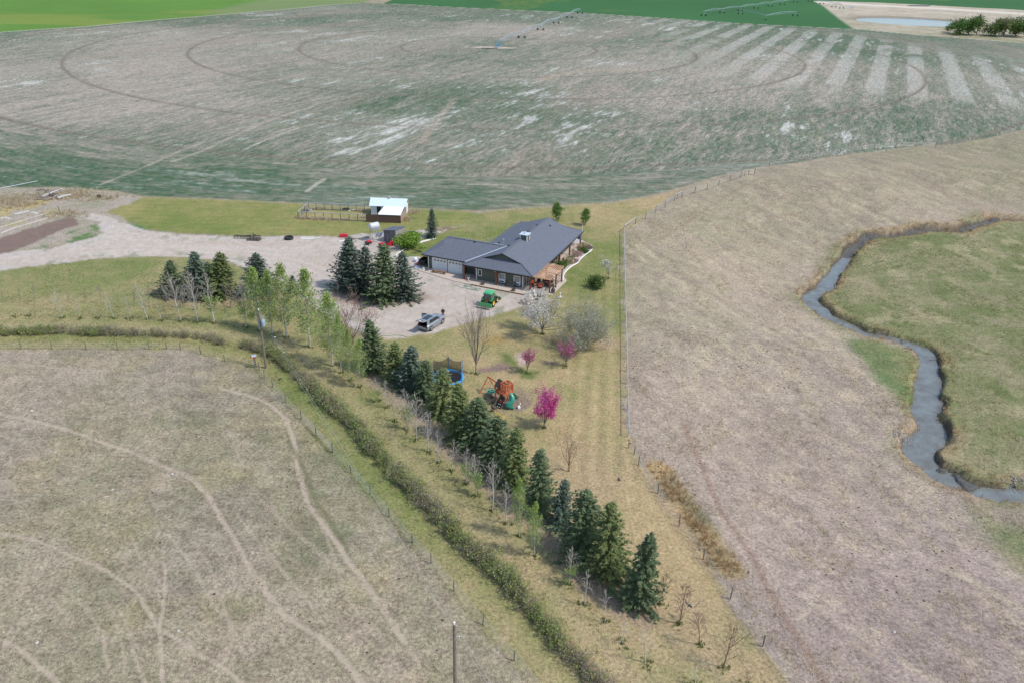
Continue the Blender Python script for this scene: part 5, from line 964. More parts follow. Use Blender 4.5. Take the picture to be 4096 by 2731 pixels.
# boulders at the patio corner
for q, d, lb, c_ in (((1345,1105),(2.0,1.2,1.0),'flat reddish boulder at the driveway edge',(.40,.25,.185)),((1365,1062),(1.7,1.0,1.2),'white angular boulder in the middle of three',(.55,.48,.42)),((1410,1022),(1.4,1.0,1.5),'tall pinkish boulder nearest the corner post',(.45,.33,.27)),((1335,1075),(1.0,.8,.6),'small grey boulder behind the reddish one',(.35,.32,.3))):
    p = at(*c1(*q)); o = MB().rock((0, 0, d[2]*.30), d, len(lb)*3, 9, 7, .35).build('boulder', mat('rock_'+str(len(lb)), c_, .9, var=.22, scale=2.5, bump=.5), None, loc=p, rz=len(lb)); tag(o, lb, 'boulder', 'boulders at the patio corner')
for q, d, lb in (((1502,1022),.75,'dark brown heap of soil nearer the chiminea'),((1463,1062),.6,'dark brown heap of soil nearer the white boulder')):
    p = at(*c1(*q)); o = MB().rock((0, 0, .05), (d*1.4, d*1.2, .5), len(lb), 12, 6, .2).build('soil_heap', mat('soil_dark', (.05, .038, .03), .95), None, loc=p); tag(o, lb, 'soil heap')
p = at(*c1(1735, 1030)); o = thing('garden_pedestal', 'white pedestal on a square stone slab on the lawn', 'pedestal', p, .3); MB().box((0, 0, .06), (.6, .6, .12)).build('slab', mt_conc, o); MB().lathe([(.14, .12), (.07, .25), (.06, .7), (.13, .8), (.13, .84), (0, .84)], 14).build('column', mt_trim, o)
p = at(*c1(700, 920)); g = np.random.default_rng(4); pts = [(p[0]+1.5*math.cos(t*1.1)*(1-.02*t)+.25*g.normal()+.10*t-1, p[1]+.9*math.sin(t*.9)+.2*g.normal()-.05*t+.5, .03) for t in np.linspace(0, 14, 40)]
o = MB().path(smooth_line(pts, 3), .028, 5).build('garden_hose', mat('hose_green', (.10, .24, .14), .5)); tag(o, 'green garden hose tangled on the gravel in front of the porch', 'hose')
g = np.random.default_rng(8); p0 = at(*c5(1760, 790)); p1 = at(*c5(2200, 862)); pts = [p0+(p1-p0)*t+np.array([0, .5*math.sin(t*9), .03]) for t in np.linspace(0, 1, 14)]
o = MB().path(smooth_line(pts, 3), .035, 5).build('garden_hose', mat('hose_green', (.10, .24, .14), .5)); tag(o, 'pale green hose stretched along the turnaround behind the silver car', 'hose')
# ================================================================ VEHICLES, PEOPLE, PLAY THINGS
def wheel(parent, c, r, wd, rimm, side, rim=.62, spokes=5, nm='wheel', tread=0):
    t = MB(); h = wd/2
    t.lathe([(r*rim, -h*.9), (r*.93, -h), (r, -h*.7), (r, h*.7), (r*.93, h), (r*rim, h*.9)], 28, c, 'y')
    for k in range(tread):
        a = 2*math.pi*k/tread
        for s_ in (-1, 1): t.beam((c[0]+r*1.0*math.cos(a+.12), c[1]+s_*h*.9, c[2]+r*1.0*math.sin(a+.12)), (c[0]+r*1.0*math.cos(a), c[1]+s_*.02, c[2]+r*1.0*math.sin(a)), .06, .07, (math.cos(a), 0, math.sin(a)))
    w_ = t.build(nm, mt_rubber, parent, True)
    q = MB(); y = c[1]+side*h*.75
    q.lathe([(r*rim*1.01, -h*.85), (r*rim*.86, -h*.8), (r*rim*.86, h*.8), (r*rim*1.01, h*.85)], 24, c, 'y')
    for k in range(spokes):
        a = 2*math.pi*k/spokes+.3; q.beam((c[0], y, c[2]), (c[0]+r*rim*.92*math.cos(a), y, c[2]+r*rim*.92*math.sin(a)), r*.16, .04, (0, 1, 0))
    q.lathe([(0, side*h*.85), (r*.14, side*h*.85), (r*.16, side*h*.5), (0, side*h*.4)], 14, c, 'y')
    q.build('rim', rimm, w_)
    b = MB(); b.lathe([(0, side*h*.2), (r*rim*.86, side*h*.2)], 20, c, 'y'); b.build('hub_disc', mt_black if spokes else rimm, w_); return w_
# ---- silver car, tailgate and driver door open
mt_paint = mat('paint_silver', (.30, .33, .36), .3, metal=.45, spec=.6, coat=.5)
mt_alloy = mat('alloy', (.55, .56, .58), .3, metal=.8); mt_int = mat('car_interior', (.02, .02, .022), .85)
mt_tail = mat('lamp_red', (.45, .02, .02), .3); mt_chrome = mat('chrome', (.75, .76, .78), .15, metal=1.0)
cw = np.array([1.36, 2.5]); ca_ = math.atan2(2.51, 1.37); p = flat(1650+430/5.8725, 1200+722/5.8725); f_ = np.array([math.cos(ca_), math.sin(ca_)]); r_ = np.array([f_[1], -f_[0]])
co = p[:2]-f_*.95-r_*.80
car = thing('parked_car', 'silver sport utility car with its tailgate and driver door open', 'car', (*co, 0), ca_)
# stations: x, half width at sill / shoulder, z sill, z shoulder, half width roof, z roof
ST = [(0.00, .82, .88, .50, 1.00, .74, 1.03), (.10, .90, .94, .38, 1.06, .77, 1.10), (.75, .94, .965, .34, 1.12, .79, 1.15), (1.6, .95, .97, .33, 1.13, .80, 1.16), (2.6, .95, .97, .33, 1.12, .80, 1.15), (3.35, .95, .965, .33, 1.10, .84, 1.15), (3.9, .945, .95, .34, 1.06, .84, 1.14), (4.4, .93, .93, .36, 1.00, .82, 1.08), (4.70, .89, .88, .40, .92, .74, .99), (4.82, .80, .78, .46, .80, .66, .86)]
m_ = MB(); ring = []
for x, ws, wsh, zs, zsh, wr, zr in ST:
    ring.append([(x, -ws+.08, zs-.06), (x, -ws, zs+.06), (x, -wsh, (zs+zsh)/2+.05), (x, -wsh+.02, zsh), (x, -wr, zr), (x, 0, zr+.015), (x, wr, zr), (x, wsh-.02, zsh), (x, wsh, (zs+zsh)/2+.05), (x, ws, zs+.06), (x, ws-.08, zs-.06)])
vs = [q for r0 in ring for q in r0]; nn_ = 11
fs = [(i*nn_+j, i*nn_+(j+1) % nn_, (i+1)*nn_+(j+1) % nn_, (i+1)*nn_+j) for i in range(len(ring)-1) for j in range(nn_) if not (i < 2 and j in (4, 5))]
fs.append(tuple((len(ring)-1)*nn_+j for j in range(nn_)))
fs.append((0, 1, 2, 8, 9, 10)); m_.add(vs, fs); body = m_.build('body', mt_paint, car, True)
# cabin: pillars and roof
def cab_pt(t, s_): return t
R0, R1 = .42, 2.75          # roof from rear to front
rf = MB(); ny = 6; rows = []
for x, z, hw0 in ((.30, 1.68, .63), (.5, 1.74, .655), (1.1, 1.79, .67), (1.9, 1.795, .67), (2.5, 1.755, .66), (2.72, 1.69, .645)):
    rows.append([(x, hw0*t, z-.035*t*t) for t in (-1, -.85, -.4, 0, .4, .85, 1)])
rf.add([q for r0 in rows for q in r0], [(i*7+j, i*7+j+1, (i+1)*7+j+1, (i+1)*7+j) for i in range(5) for j in range(6)]); rf.build('roof', mt_paint, car, True)
MB().add([(x, y*1.0, z) for x, y, z in ((.62, -.40, 1.785), (.62, .40, 1.785), (1.35, .42, 1.825), (1.35, -.42, 1.825), (2.15, .42, 1.815), (2.15, -.42, 1.815))], [(0, 1, 2, 3), (3, 2, 4, 5)]).build('sunroof', mat('glass_roof', (.035, .04, .045), .15, spec=.6), car)
for s_ in (-1, 1):
    MB().path([(.45, s_*.62, 1.74), (.7, s_*.64, 1.83), (2.2, s_*.64, 1.84), (2.5, s_*.62, 1.78)], .022, 6).build('roof_rail', mt_chrome, car)
    # side glass as one dark band with pillars
    g_ = MB(); g_.quad((.62, s_*.79, 1.15), (3.25, s_*.80, 1.15), (2.62, s_*.69, 1.64), (.70, s_*.68, 1.64)); g_.build('side_glass', mt_glass, car)
    pl = MB()
    pl.quad((.10, s_*.79, 1.10), (.70, s_*.797, 1.14), (.80, s_*.688, 1.645), (.32, s_*.635, 1.68)); pl.quad((.32, s_*.635, 1.68), (.80, s_*.69, 1.64), (2.62, s_*.70, 1.64), (2.72, s_*.65, 1.69))
    pl.build('pillar', mt_paint, car)
    MB().beam((2.62, s_*.69, 1.65), (3.42, s_*.80, 1.13), .05, .06).build('pillar', mt_paint, car)
    for xa in (1.45, 2.45): MB().beam((xa, s_*.805, 1.14), (xa-.06, s_*.695, 1.64), .07, .02, (0, 1, 0)).build('pillar', mt_black, car)
    MB().beam((.62, s_*.805, 1.15), (3.3, s_*.812, 1.145), .02, .03).build('belt_trim', mt_chrome, car)
    MB().beam((.95, s_*.955, .36), (3.7, s_*.955, .36), .03, .10).build('sill_trim', mt_alloy, car)
    MB().beam((1.0, s_*.978, .62), (3.6, s_*.978, .60), .012, .045).build('door_trim', mt_chrome, car)
    MB().rock((3.05, s_*1.03, 1.18), (.2, .24, .17), 3, 8, 6, .05).build('mirror', mt_paint, car, True)
    MB().add([(.02, s_*.865, .80), (.02, s_*.70, .80), (.02, s_*.70, .98), (.02, s_*.865, .98), (.28, s_*.955, .82), (.30, s_*.945, .97)], [(0, 1, 2, 3), (0, 3, 5, 4)]).build('tail_lamp', mt_tail, car)
    MB().add([(4.79, s_*.80, .78), (4.85, s_*.50, .76), (4.82, s_*.50, .88), (4.76, s_*.80, .90)], [(0, 1, 2, 3)]).build('headlamp', mt_chrome, car)
    for xa, nm_ in ((.95, 'wheel'), (3.86, 'wheel')):
        wheel(car, (xa, s_*.865, .39), .39, .25, mt_alloy, s_, .68, 5)
        ar = MB(); ar.lathe([(.40, s_*.86), (.40, s_*.972), (.46, s_*.976)], 22, (xa, 0, .40), 'y'); ar.v = [(x, y, max(z, .3)) for x, y, z in ar.v]; ar.build('wheel_arch', mt_black, car)
MB().quad((2.70, -.63, 1.685), (2.70, .63, 1.685), (3.46, .79, 1.155), (3.46, -.79, 1.155)).build('windscreen', mt_glass, car)
MB().bb(.12, 1.4, -.70, .70, .55, .60).build('cargo_floor', mt_int, car); MB().quad((1.4, -.7, .55), (1.4, .7, .55), (1.3, .6, 1.6), (1.3, -.6, 1.6)).build('seat_back', mt_int, car)
MB().bb(-.03, .06, -.72, .72, .46, .62).build('bumper', mt_paint, car); MB().bb(-.035, .02, -.55, .55, .63, .66).build('load_lip', mt_chrome, car); MB().bb(.015, .03, -.70, .70, .67, 1.0).build('cargo_opening', mt_int, car)
# tailgate, hinged at the rear edge of the roof and swung up
tg = MB(); tg.slab([(.28, -.63, 1.70), (.28, .63, 1.70), (-.78, .66, 1.92), (-.78, -.66, 1.92)], -.05); tg = tg.build('tailgate', mt_paint, car)
MB().slab([(.1, -.5, 1.79), (.1, .5, 1.79), (-.32, .5, 1.877), (-.32, -.5, 1.877)][::-1], .012).build('rear_glass', mt_glass, tg)
for s_ in (-1, 1): MB().box((-.64, s_*.45, 1.945), (.14, .28, .03)).build('tail_lamp', mt_tail, tg); MB().tube((.28, s_*.62, 1.2), (-.15, s_*.58, 1.72), .015).build('gas_strut', mt_black, tg)
MB().box((-.5, 0, 1.925), (.16, .34, .02)).build('number_plate', mt_whitep, tg)
# driver door, swung out on the far side
dr = MB(); hx, hy = 3.05, .95; dx_, dy_ = -.45, .92
dr.slab([(hx, hy, .42), (hx+dx_*1.05, hy+dy_*1.05, .42), (hx+dx_*1.05, hy+dy_*1.05, 1.02), (hx, hy, 1.02)], .08); dr = dr.build('door', mt_paint, car)
fr = MB(); q0, q1, q2, q3 = (hx, hy, 1.02), (hx+dx_*1.05, hy+dy_*1.05, 1.02), (hx+dx_*1.0, hy+dy_*1.0, 1.52), (hx+dx_*.35, hy+dy_*.35, 1.50)
for a, b_ in ((q1, q2), (q2, q3), (q3, q0)): fr.beam(a, b_, .05, .05)
fr.build('window_frame', mt_black, dr); MB().add([q0, q1, q2, q3], [(0, 1, 2, 3)]).build('pane', mat('glass_clear', (.25, .27, .28), .05, spec=.7), dr)
# ---- person standing beyond the bonnet
pp = np.array([*(co+f_*5.35+r_*.02), 0.0])
mt_cloth = mat('cloth_navy', (.018, .02, .028), .9, var=.2, scale=8); mt_skin = mat('skin', (.48, .27, .20), .6); mt_hair = mat('hair_grey', (.22, .17, .14), .9)
def skin_mesh(name, verts, edges, rad, m, parent, root=0, sub=1):
    me = bpy.data.meshes.new(name); me.from_pydata(verts, edges, []); me.update(); o = bpy.data.objects.new(name, me); COL.objects.link(o); o.parent = parent
    sk = o.modifiers.new('skin', 'SKIN'); 
    if not me.skin_vertices: me.attributes.new
    sv = me.skin_vertices[0].data if me.skin_vertices else None
    if sv is None:
        bpy.context.view_layer.objects.active = o; bpy.ops.object.mode_set(mode='OBJECT'); bpy.ops.mesh.customdata_skin_add(); sv = me.skin_vertices[0].data
    for i, r0 in enumerate(rad): sv[i].radius = (r0, r0) if not isinstance(r0, tuple) else r0; sv[i].use_root = (i == root)
    s2 = o.modifiers.new('sub', 'SUBSURF'); s2.levels = sub; s2.render_levels = sub
    me.materials.append(m); return o
man = thing('person', 'person in dark navy clothes standing with hands clasped beyond the car bonnet', 'person', pp, math.atan2(-pp[1], -pp[0])+math.pi/2)
# body faces -y locally
V_ = [(0, 0, .95), (0, .01, 1.12), (0, .01, 1.32), (0, .02, 1.46), (0, .01, 1.54),
      (.10, 0, .90), (.11, -.02, .50), (.11, .02, .10), (.12, -.10, .06), (-.10, 0, .90), (-.11, -.02, .50), (-.11, .02, .10), (-.12, -.10, .06),
      (.19, .02, 1.42), (.26, .03, 1.16), (.14, -.17, 1.00), (-.19, .02, 1.42), (-.26, .03, 1.16), (-.14, -.17, 1.00)]
E_ = [(0, 1), (1, 2), (2, 3), (3, 4), (0, 5), (5, 6), (6, 7), (7, 8), (0, 9), (9, 10), (10, 11), (11, 12), (3, 13), (13, 14), (14, 15), (3, 16), (16, 17), (17, 18)]
rd = [(.17, .12), (.165, .125), (.18, .125), (.14, .10), (.06, .06), (.10, .10), (.075, .08), (.055, .055), (.05, .04), (.10, .10), (.075, .08), (.055, .055), (.05, .04), (.075, .075), (.058, .058), (.042, .042), (.075, .075), (.058, .058), (.042, .042)]
bd_ = skin_mesh('body', V_, E_, rd, mt_cloth, man, 0, 1)
hd = MB(); n_, mr_ = 14, 10; vs = []
for j in range(mr_+1):
    a = math.pi*j/mr_
    for i in range(n_):
        t = 2*math.pi*i/n_; x = .078*math.sin(a)*math.cos(t); y = .098*math.sin(a)*math.sin(t); z = .125*math.cos(a)
        if z < -.03: x *= 1+.9*(z+.03)*3; y = y*(1+.5*(z+.03)*3)
        if y < -.08 and -.045 < z < .02: y -= .022*max(0, 1-abs(x)/.03)      # nose
        if y < -.07 and .015 < z < .05 and .015 < abs(x) < .05: y += .012    # eye sockets
        vs.append((x, y, 1.655+z))
hd.add(vs, [(j*n_+i, (j+1)*n_+i, (j+1)*n_+(i+1) % n_, j*n_+(i+1) % n_) for j in range(mr_) for i in range(n_)]); hd = hd.build('head', mt_skin, man, True)
MB().tube((0, .012, 1.50), (0, .0, 1.58), .055, n=10).build('neck', mt_skin, man, True)
for s_ in (-1, 1): MB().rock((s_*.08, .005, 1.655), (.025, .05, .06), 2, 8, 6, .05).build('ear', mt_skin, hd, True); MB().rock((s_*.03, -.085, 1.682), (.024, .012, .012), 2, 8, 6, 0).build('eye', mt_black, hd, True)
MB().rock((0, -.086, 1.60), (.045, .014, .014), 2, 8, 6, 0).build('mouth', mat('lips', (.35, .13, .11), .6), hd, True)
hr = MB(); hr.lathe([(.083, 1.668), (.086, 1.70), (.074, 1.745), (.04, 1.778), (0, 1.786)], 14, (0, .012, 0)); hr.v = [(x, y*1.18 if y > 0 else y*1.1, z-(.03 if y > .03 and z < 1.70 else 0)) for x, y, z in hr.v]; hr.build('hair', mt_hair, hd, True)
for s_ in (-1, 1):   # clasped hands
    w0 = Vector((s_*.14, -.17, 1.00)); pc = Vector((s_*.045, -.225, .955)); h_ = MB(); h_.tube(w0, pc, .036, .042, 8)
    for k in range(4): b0 = pc+Vector((-s_*.02, -.012*(k-1.5), -.018*(k-1.5)-.005)); k1 = b0+Vector((-s_*.04, -.02, -.004*k)); k2 = k1+Vector((-s_*.022+.0, .018, -.012)); h_.path([b0, k1, k2], [.0105, .0095, .008], 6)
    b0 = pc+Vector((s_*.01, -.02, .022)); h_.path([b0, b0+Vector((-s_*.03, -.022, .006)), b0+Vector((-s_*.055, -.02, -.004))], [.0115, .0105, .009], 6); h_.build('hand', mt_skin, man, True)
# ---- green tractor with loader and rear implement
mt_jd = mat('paint_green', (.030, .235, .050), .35, var=.06, scale=2, coat=.3); mt_roofg = mat('roof_green', (.07, .38, .17), .4); mt_yel = mat('rim_yellow', (.75, .55, .04), .4)
mt_cg = mat('cab_glass', (.07, .09, .09), .06, spec=.8)
ta = R(68.0); tf = np.array([math.cos(ta), math.sin(ta)]); tr = np.array([tf[1], -tf[0]]); p = flat(*c1(948, 1138)); to = p[:2]-tr*.80-tf*.1
trc = thing('tractor', 'green compact tractor with cab, front loader and box implement behind', 'tractor', (*to, 0), ta)
for s_ in (-1, 1):
    wheel(trc, (0, s_*.78, .66), .66, .42, mt_yel, s_, .56, 0, 'rear_wheel', 22); wheel(trc, (1.85, s_*.66, .46), .46, .30, mt_yel, s_, .56, 0, 'front_wheel', 18)
    fd = MB(); pts = [(.66*1.18*math.cos(a), .66+.66*1.18*math.sin(a)) for a in np.linspace(2.5, .35, 8)]
    fd.add([(x, s_*.50, z) for x, z in pts]+[(x, s_*.95, z) for x, z in pts]+[(x, s_*.50, z-.05) for x, z in pts]+[(x, s_*.95, z-.05) for x, z in pts], [(i, i+1, 9+i, 8+i) for i in range(7)]+[(16+i, 24+i, 25+i, 17+i) for i in range(7)]+[(8+i, 9+i, 25+i, 24+i) for i in range(7)]); fd.build('fender', mt_jd, trc)
    MB().box((-.55, s_*.72, 1.05), (.06, .2, .14)).build('tail_lamp', mt_tail, trc)
MB().bb(-.35, 2.3, -.28, .28, .55, .95).build('chassis', mt_black, trc); MB().tube((0, -.75, .66), (0, .75, .66), .12).build('rear_axle', mt_jd, trc); MB().tube((1.85, -.6, .46), (1.85, .6, .46), .09).build('front_axle', mt_jd, trc)
hd_ = MB(); hd_.add([(1.05, -.34, .9), (1.05, .34, .9), (1.05, .34, 1.42), (1.05, -.34, 1.42), (2.35, -.30, .9), (2.35, .30, .9), (2.35, .26, 1.22), (2.35, -.26, 1.22), (1.9, .3, 1.36), (1.9, -.3, 1.36)], [(0, 3, 2, 1), (4, 5, 6, 7), (3, 9, 8, 2), (9, 7, 6, 8), (0, 4, 7, 9, 3), (1, 2, 8, 6, 5)]); hd_.build('bonnet', mt_jd, trc)
cb_ = MB()
for s_ in (-1, 1): cb_.beam((-.42, s_*.58, 1.0), (-.36, s_*.56, 2.15), .08, .08).beam((1.02, s_*.55, .75), (.92, s_*.55, 2.15), .06, .06).beam((.25, s_*.60, .95), (.25, s_*.58, 2.15), .05, .05)
cb_.beam((-.42, -.58, 1.02), (-.42, .58, 1.02), .06, .06); cab = cb_.build('cab_frame', mt_black, trc)
MB().quad((-.45, -.54, 1.05), (-.45, .54, 1.05), (-.39, .52, 2.12), (-.39, -.52, 2.12)).build('rear_window', mt_cg, cab); MB().quad((1.05, -.5, 1.2), (1.05, .5, 1.2), (.94, .5, 2.12), (.94, -.5, 2.12)).build('windscreen', mt_cg, cab)
for s_ in (-1, 1): MB().quad((-.38, s_*.60, 1.1), (1.0, s_*.58, .8), (.92, s_*.57, 2.12), (-.34, s_*.58, 2.12)).build('side_window', mt_cg, cab)
rf = MB(); rf.box((.28, 0, 2.22), (1.55, 1.36, .16), 0, .96).box((.28, 0, 2.33), (1.4, 1.2, .08), 0, .85); rf = rf.build('cab_roof', mt_roofg, trc)
for k in range(3): MB().bb(-.35, .9, -.32+k*.3-.03, -.32+k*.3+.03, 2.371, 2.39).build('roof_rib', mt_roofg, rf)
MB().box((.1, 0, 1.2), (.5, .5, .4)).box((-.12, 0, 1.55), (.12, .5, .5)).build('seat', mt_black, trc)
MB().add([(-.50, -.20, 1.0), (-.50, .20, 1.0), (-.50, 0, 1.36), (-.52, -.20, 1.0), (-.52, .20, 1.0), (-.52, 0, 1.36)], [(2, 1, 0), (3, 4, 5), (0, 1, 4, 3), (1, 2, 5, 4), (2, 0, 3, 5)]).build('warning_triangle', mat('orange_red', (.75, .06, .02), .5), trc)
for s_ in (-1, 1):
    MB().path([(1.0, s_*.50, .75), (1.1, s_*.5, 1.25), (1.9, s_*.5, 1.15), (2.65, s_*.5, .62), (2.95, s_*.5, .35)], .06, 6).build('loader_arm', mt_jd, trc); MB().tube((1.2, s_*.5, .8), (2.2, s_*.5, .95), .035).build('hydraulic_ram', mt_chrome, trc)
bk = MB(); pr = [(2.9, .55), (2.85, .12), (3.05, .04), (3.45, .04), (3.45, .07), (3.08, .10), (2.93, .2), (2.95, .55)]
bk.add([(x, -.85, z) for x, z in pr]+[(x, .85, z) for x, z in pr], [(i, (i+1) % 8, 8+(i+1) % 8, 8+i) for i in range(8)]); bk.slab([(2.9, -.85, .55), (2.87, -.85, .1), (3.45, -.85, .05)], .03); bk.slab([(2.9, .85, .55), (2.87, .85, .1), (3.45, .85, .05)], .03); bk.build('bucket', mt_jd, trc)
MB().path([(.95, .62, 1.0), (1.15, .72, 1.45)], .02, 5).rock((1.15, .74, 1.5), (.08, .2, .25), 2, 8, 6, .05).build('mirror', mt_black, trc)
hi = MB()
for s_ in (-1, 1): hi.beam((-.3, s_*.3, .5), (-1.0, s_*.38, .55), .06, .08).beam((-.95, s_*.3, .55), (-.55, s_*.15, 1.0), .05, .05)
hi.beam((-.4, 0, .95), (-.98, 0, 1.0), .05, .05); hi.build('hitch', mt_jd, trc)
im = MB(); prf = [(-.95, .40), (-.95, .80), (-1.1, .95), (-1.3, .93), (-1.48, .62), (-1.45, .40)]
im.add([(x, -.95, z) for x, z in prf]+[(x, .95, z) for x, z in prf], [(i, (i+1) % 6, 6+(i+1) % 6, 6+i) for i in range(6)]+[tuple(range(6))[::-1], tuple(range(6, 12))]); imo = im.build('rear_implement', mt_jd, trc)
MB().beam((-1.27, -.96, .955), (-1.27, .96, .955), .05, .03).build('rib', mt_roofg, imo); MB().beam((-1.49, -.96, .60), (-1.49, .96, .60), .04, .05).build('rib', mt_roofg, imo); MB().beam((-1.40, 0, .90), (-1.48, 0, .45), .04, .03).build('rib', mt_roofg, imo)
for s_ in (-1, 1): MB().box((-1.15, s_*1.0, .62), (.5, .06, .5)).build('end_plate', mt_jd, imo)
MB().tube((-1.2, -.9, .42), (-1.2, .9, .42), .08).build('roller', mt_black, imo)
# ---- playset
mt_red = mat('stain_red', (.50, .125, .052), .7, var=.22, scale=4); mt_play = mat('slide_green', (.02, .22, .15), .3, coat=.2); mt_shg = mat('play_roof', (.075, .05, .042), .8, var=.15); mt_darkw = mat('play_board', (.08, .035, .022), .8, var=.2)
pn = flat(*cp(1330, 1400)); PA = R(37.5); pa = np.array([math.cos(PA), math.sin(PA), 0]); pb = np.array([math.sin(PA), -math.cos(PA), 0])
ps = thing('playset', 'red timber playset with tower, green tube slide and swing beam', 'playset', pn, PA)
def PL(a, b, z=0.0): return (a, -b, z)      # playset local: a along, b towards the camera side
for a in (0, 1.1):
    for b_, h_ in ((0, 3.05), (-1.05, 3.05), (-2.1, 2.15)): MB().box(PL(a, b_, h_/2), (.09, .09, h_)).build('post', mt_red, ps)
def deck(b0, b1, z):
    n_ = 6
    for k in range(n_): aa = .05+k*1.0/n_; MB().box(PL(aa+.083, (b0+b1)/2, z), (.155, abs(b1-b0)+.08, .03)).build('plank', mt_red, ps)
deck(-1.05, 0, 1.5); deck(-2.1, -1.05, 1.15)
for z in (2.1, 3.03):
    for a, b_, c_, d_ in ((0, 0, 1.1, 0), (0, -1.05, 1.1, -1.05), (0, 0, 0, -1.05), (1.1, 0, 1.1, -1.05)): MB().beam(PL(a, b_, z), PL(c_, d_, z), .06, .09).build('rail', mt_red, ps)
for k in range(1, 7):
    t = k/7
    for q in (PL(1.1*t, 0), PL(1.1*t, -1.05), PL(0, -1.05*t), PL(1.1, -1.05*t)): MB().box((q[0], q[1], 2.56), (.07 if abs(q[1]) in (0, 1.05) else .025, .025 if abs(q[1]) in (0, 1.05) else .07, .9)).build('slat', mt_red, ps)
MB().box(PL(.55, .03, 1.82), (1.1, .03, .55)).build('panel', mt_red, ps)
for b_ in (-2.1,): MB().box(PL(.55, b_, 1.4), (1.1, .03, .5)).build('panel', mt_red, ps)
MB().box(PL(0, -1.6, 1.4), (.03, 1.0, .5)).build('panel', mt_red, ps)
for z in (.45,): MB().beam(PL(0, -2.1, z), PL(0, -1.05, z), .05, .12).build('rail', mt_red, ps)
MB().slab([PL(-.12, -2.25, 2.1), PL(.55, -2.25, 2.95), PL(.55, -1.0, 2.95), PL(-.12, -1.0, 2.1)][::-1], .04).build('roof_panel', mt_shg, ps); MB().slab([PL(1.22, -2.25, 2.1), PL(.55, -2.25, 2.95), PL(.55, -1.0, 2.95), PL(1.22, -1.0, 2.1)], .04).build('roof_panel', mt_shg, ps)
MB().beam(PL(.55, -1.9, 2.15), PL(.55, -4.55, 2.15), .1, .15).build('swing_beam', mt_red, ps)
for s_ in (-1, 1): MB().beam(PL(.55, -4.45, 2.2), PL(.55+s_*1.25, -4.6, 0), .09, .09).build('a_frame_leg', mt_red, ps)
MB().beam(PL(.05, -4.5, 1.15), PL(1.1, -4.5, 1.15), .07, .07).build('a_frame_brace', mt_red, ps)
cw_ = MB(); cw_.slab([PL(.0, -1.0, 1.45), PL(0, -.05, 1.45), PL(-.75, -.05, 0), PL(-.75, -1.0, 0)], .04); cl_ = cw_.build('climbing_wall', mt_darkw, ps)
for k in range(5): t = .1+k*.18; MB().beam(PL(-.75*t-.03, -1.0, 1.45*(1-t)+.02), PL(-.75*t-.03, -.05, 1.45*(1-t)+.02), .02, .12).build('rung', mt_darkw, cl_)
hm = [mat('hold_red', (.6, .03, .03), .4), mat('hold_blue', (.35, .5, .8), .4), mat('hold_green', (.45, .75, .5), .4), mat('hold_yellow', (.8, .7, .4), .4)]
for k, (t, b_, ci) in enumerate(((.38, -.5, 3), (.48, -.3, 0), (.52, -.55, 0), (.68, -.35, 1), (.72, -.6, 1), (.9, -.3, 2), (.93, -.6, 2))): MB().rock(PL(-.75*t-.08, b_, 1.45*(1-t)+.04), (.13, .13, .13), k, 8, 6, .1).build('climbing_hold', hm[ci], cl_, True)
MB().path([PL(-.05, -1.1, 1.6), PL(-.45, -1.12, .9), PL(-.8, -1.1, .2)], .018, 5).build('rope', mat('rope_yellow', (.6, .47, .2), .8), ps)
for q in ((0.02, .05), (.02, -1.12)): MB().path([PL(-.03, q[1], 1.55), PL(-.14, q[1], 1.65), PL(-.14, q[1], 1.95), PL(-.03, q[1], 2.05)], .018, 6).build('handle', hm[3], ps)
MBs = MB(); A0 = Matrix.Translation(Vector(pn)) @ Matrix.Rotation(PA, 4, 'Z'); AI = A0.inverted()
tp = [AI @ Vector(flat(*cp(x, y), z)) for x, y, z in ((1440,800,1.78),(1490,870,1.68),(1550,950,1.5),(1590,1040,1.28),(1585,1130,1.05),(1540,1205,.85),(1470,1265,.68),(1410,1300,.55),(1440,1330,.45),(1530,1350,.38))]
tpp = smooth_line([list(q) for q in tp], 3); MBs.path(tpp, .32, 14, False); tb = MBs.build('tube_slide', mt_play, ps, True)
for i in (5, 11, 17, 23): MB().path([Vector(tpp[i])-(Vector(tpp[i+1])-Vector(tpp[i]))*.15, Vector(tpp[i])+(Vector(tpp[i+1])-Vector(tpp[i]))*.15], .345, 14, False).build('tube_joint', mat('slide_joint', (.12, .42, .34), .4), tb)
q0 = Vector(tpp[-1]); q1 = AI @ Vector(flat(*cp(1640, 1420), .10)); dd = (q1-q0).normalized(); sd_ = dd.cross(Vector((0, 0, 1))).normalized()
ch_ = MB(); ch_.add([q0+sd_*.3+Vector((0, 0, .0)), q0+sd_*.22+Vector((0, 0, -.25)), q0-sd_*.22+Vector((0, 0, -.25)), q0-sd_*.3, q1+sd_*.3+Vector((0, 0, .12)), q1+sd_*.22, q1-sd_*.22, q1-sd_*.3+Vector((0, 0, .12))], [(0, 1, 5, 4), (1, 2, 6, 5), (2, 3, 7, 6)]); ch_.build('slide_exit', mt_play, ps)
s0, s1 = Vector((1.12, .55, 1.45)), AI @ Vector(flat(*cp(1800, 1000), .12)); dd = (s1-s0).normalized(); sd_ = dd.cross(Vector((0, 0, 1))).normalized(); sl = MB(); prev = None; vs = []
for t in (0, .25, .5, .75, 1.0):
    c_ = s0+(s1-s0)*t+Vector((0, 0, .12*math.sin(t*6.28))); vs += [c_+sd_*.27+Vector((0, 0, .16)), c_+sd_*.22, c_-sd_*.22, c_-sd_*.27+Vector((0, 0, .16))]
sl.add(vs, [(i*4+j, i*4+j+1, i*4+j+5, i*4+j+4) for i in range(4) for j in range(3)]); sl.build('wave_slide', mt_play, ps)
p = flat(*cp(795, 790), .55); o = thing('saucer_swing', 'round green saucer swing hanging from the playset beam', 'swing', p)
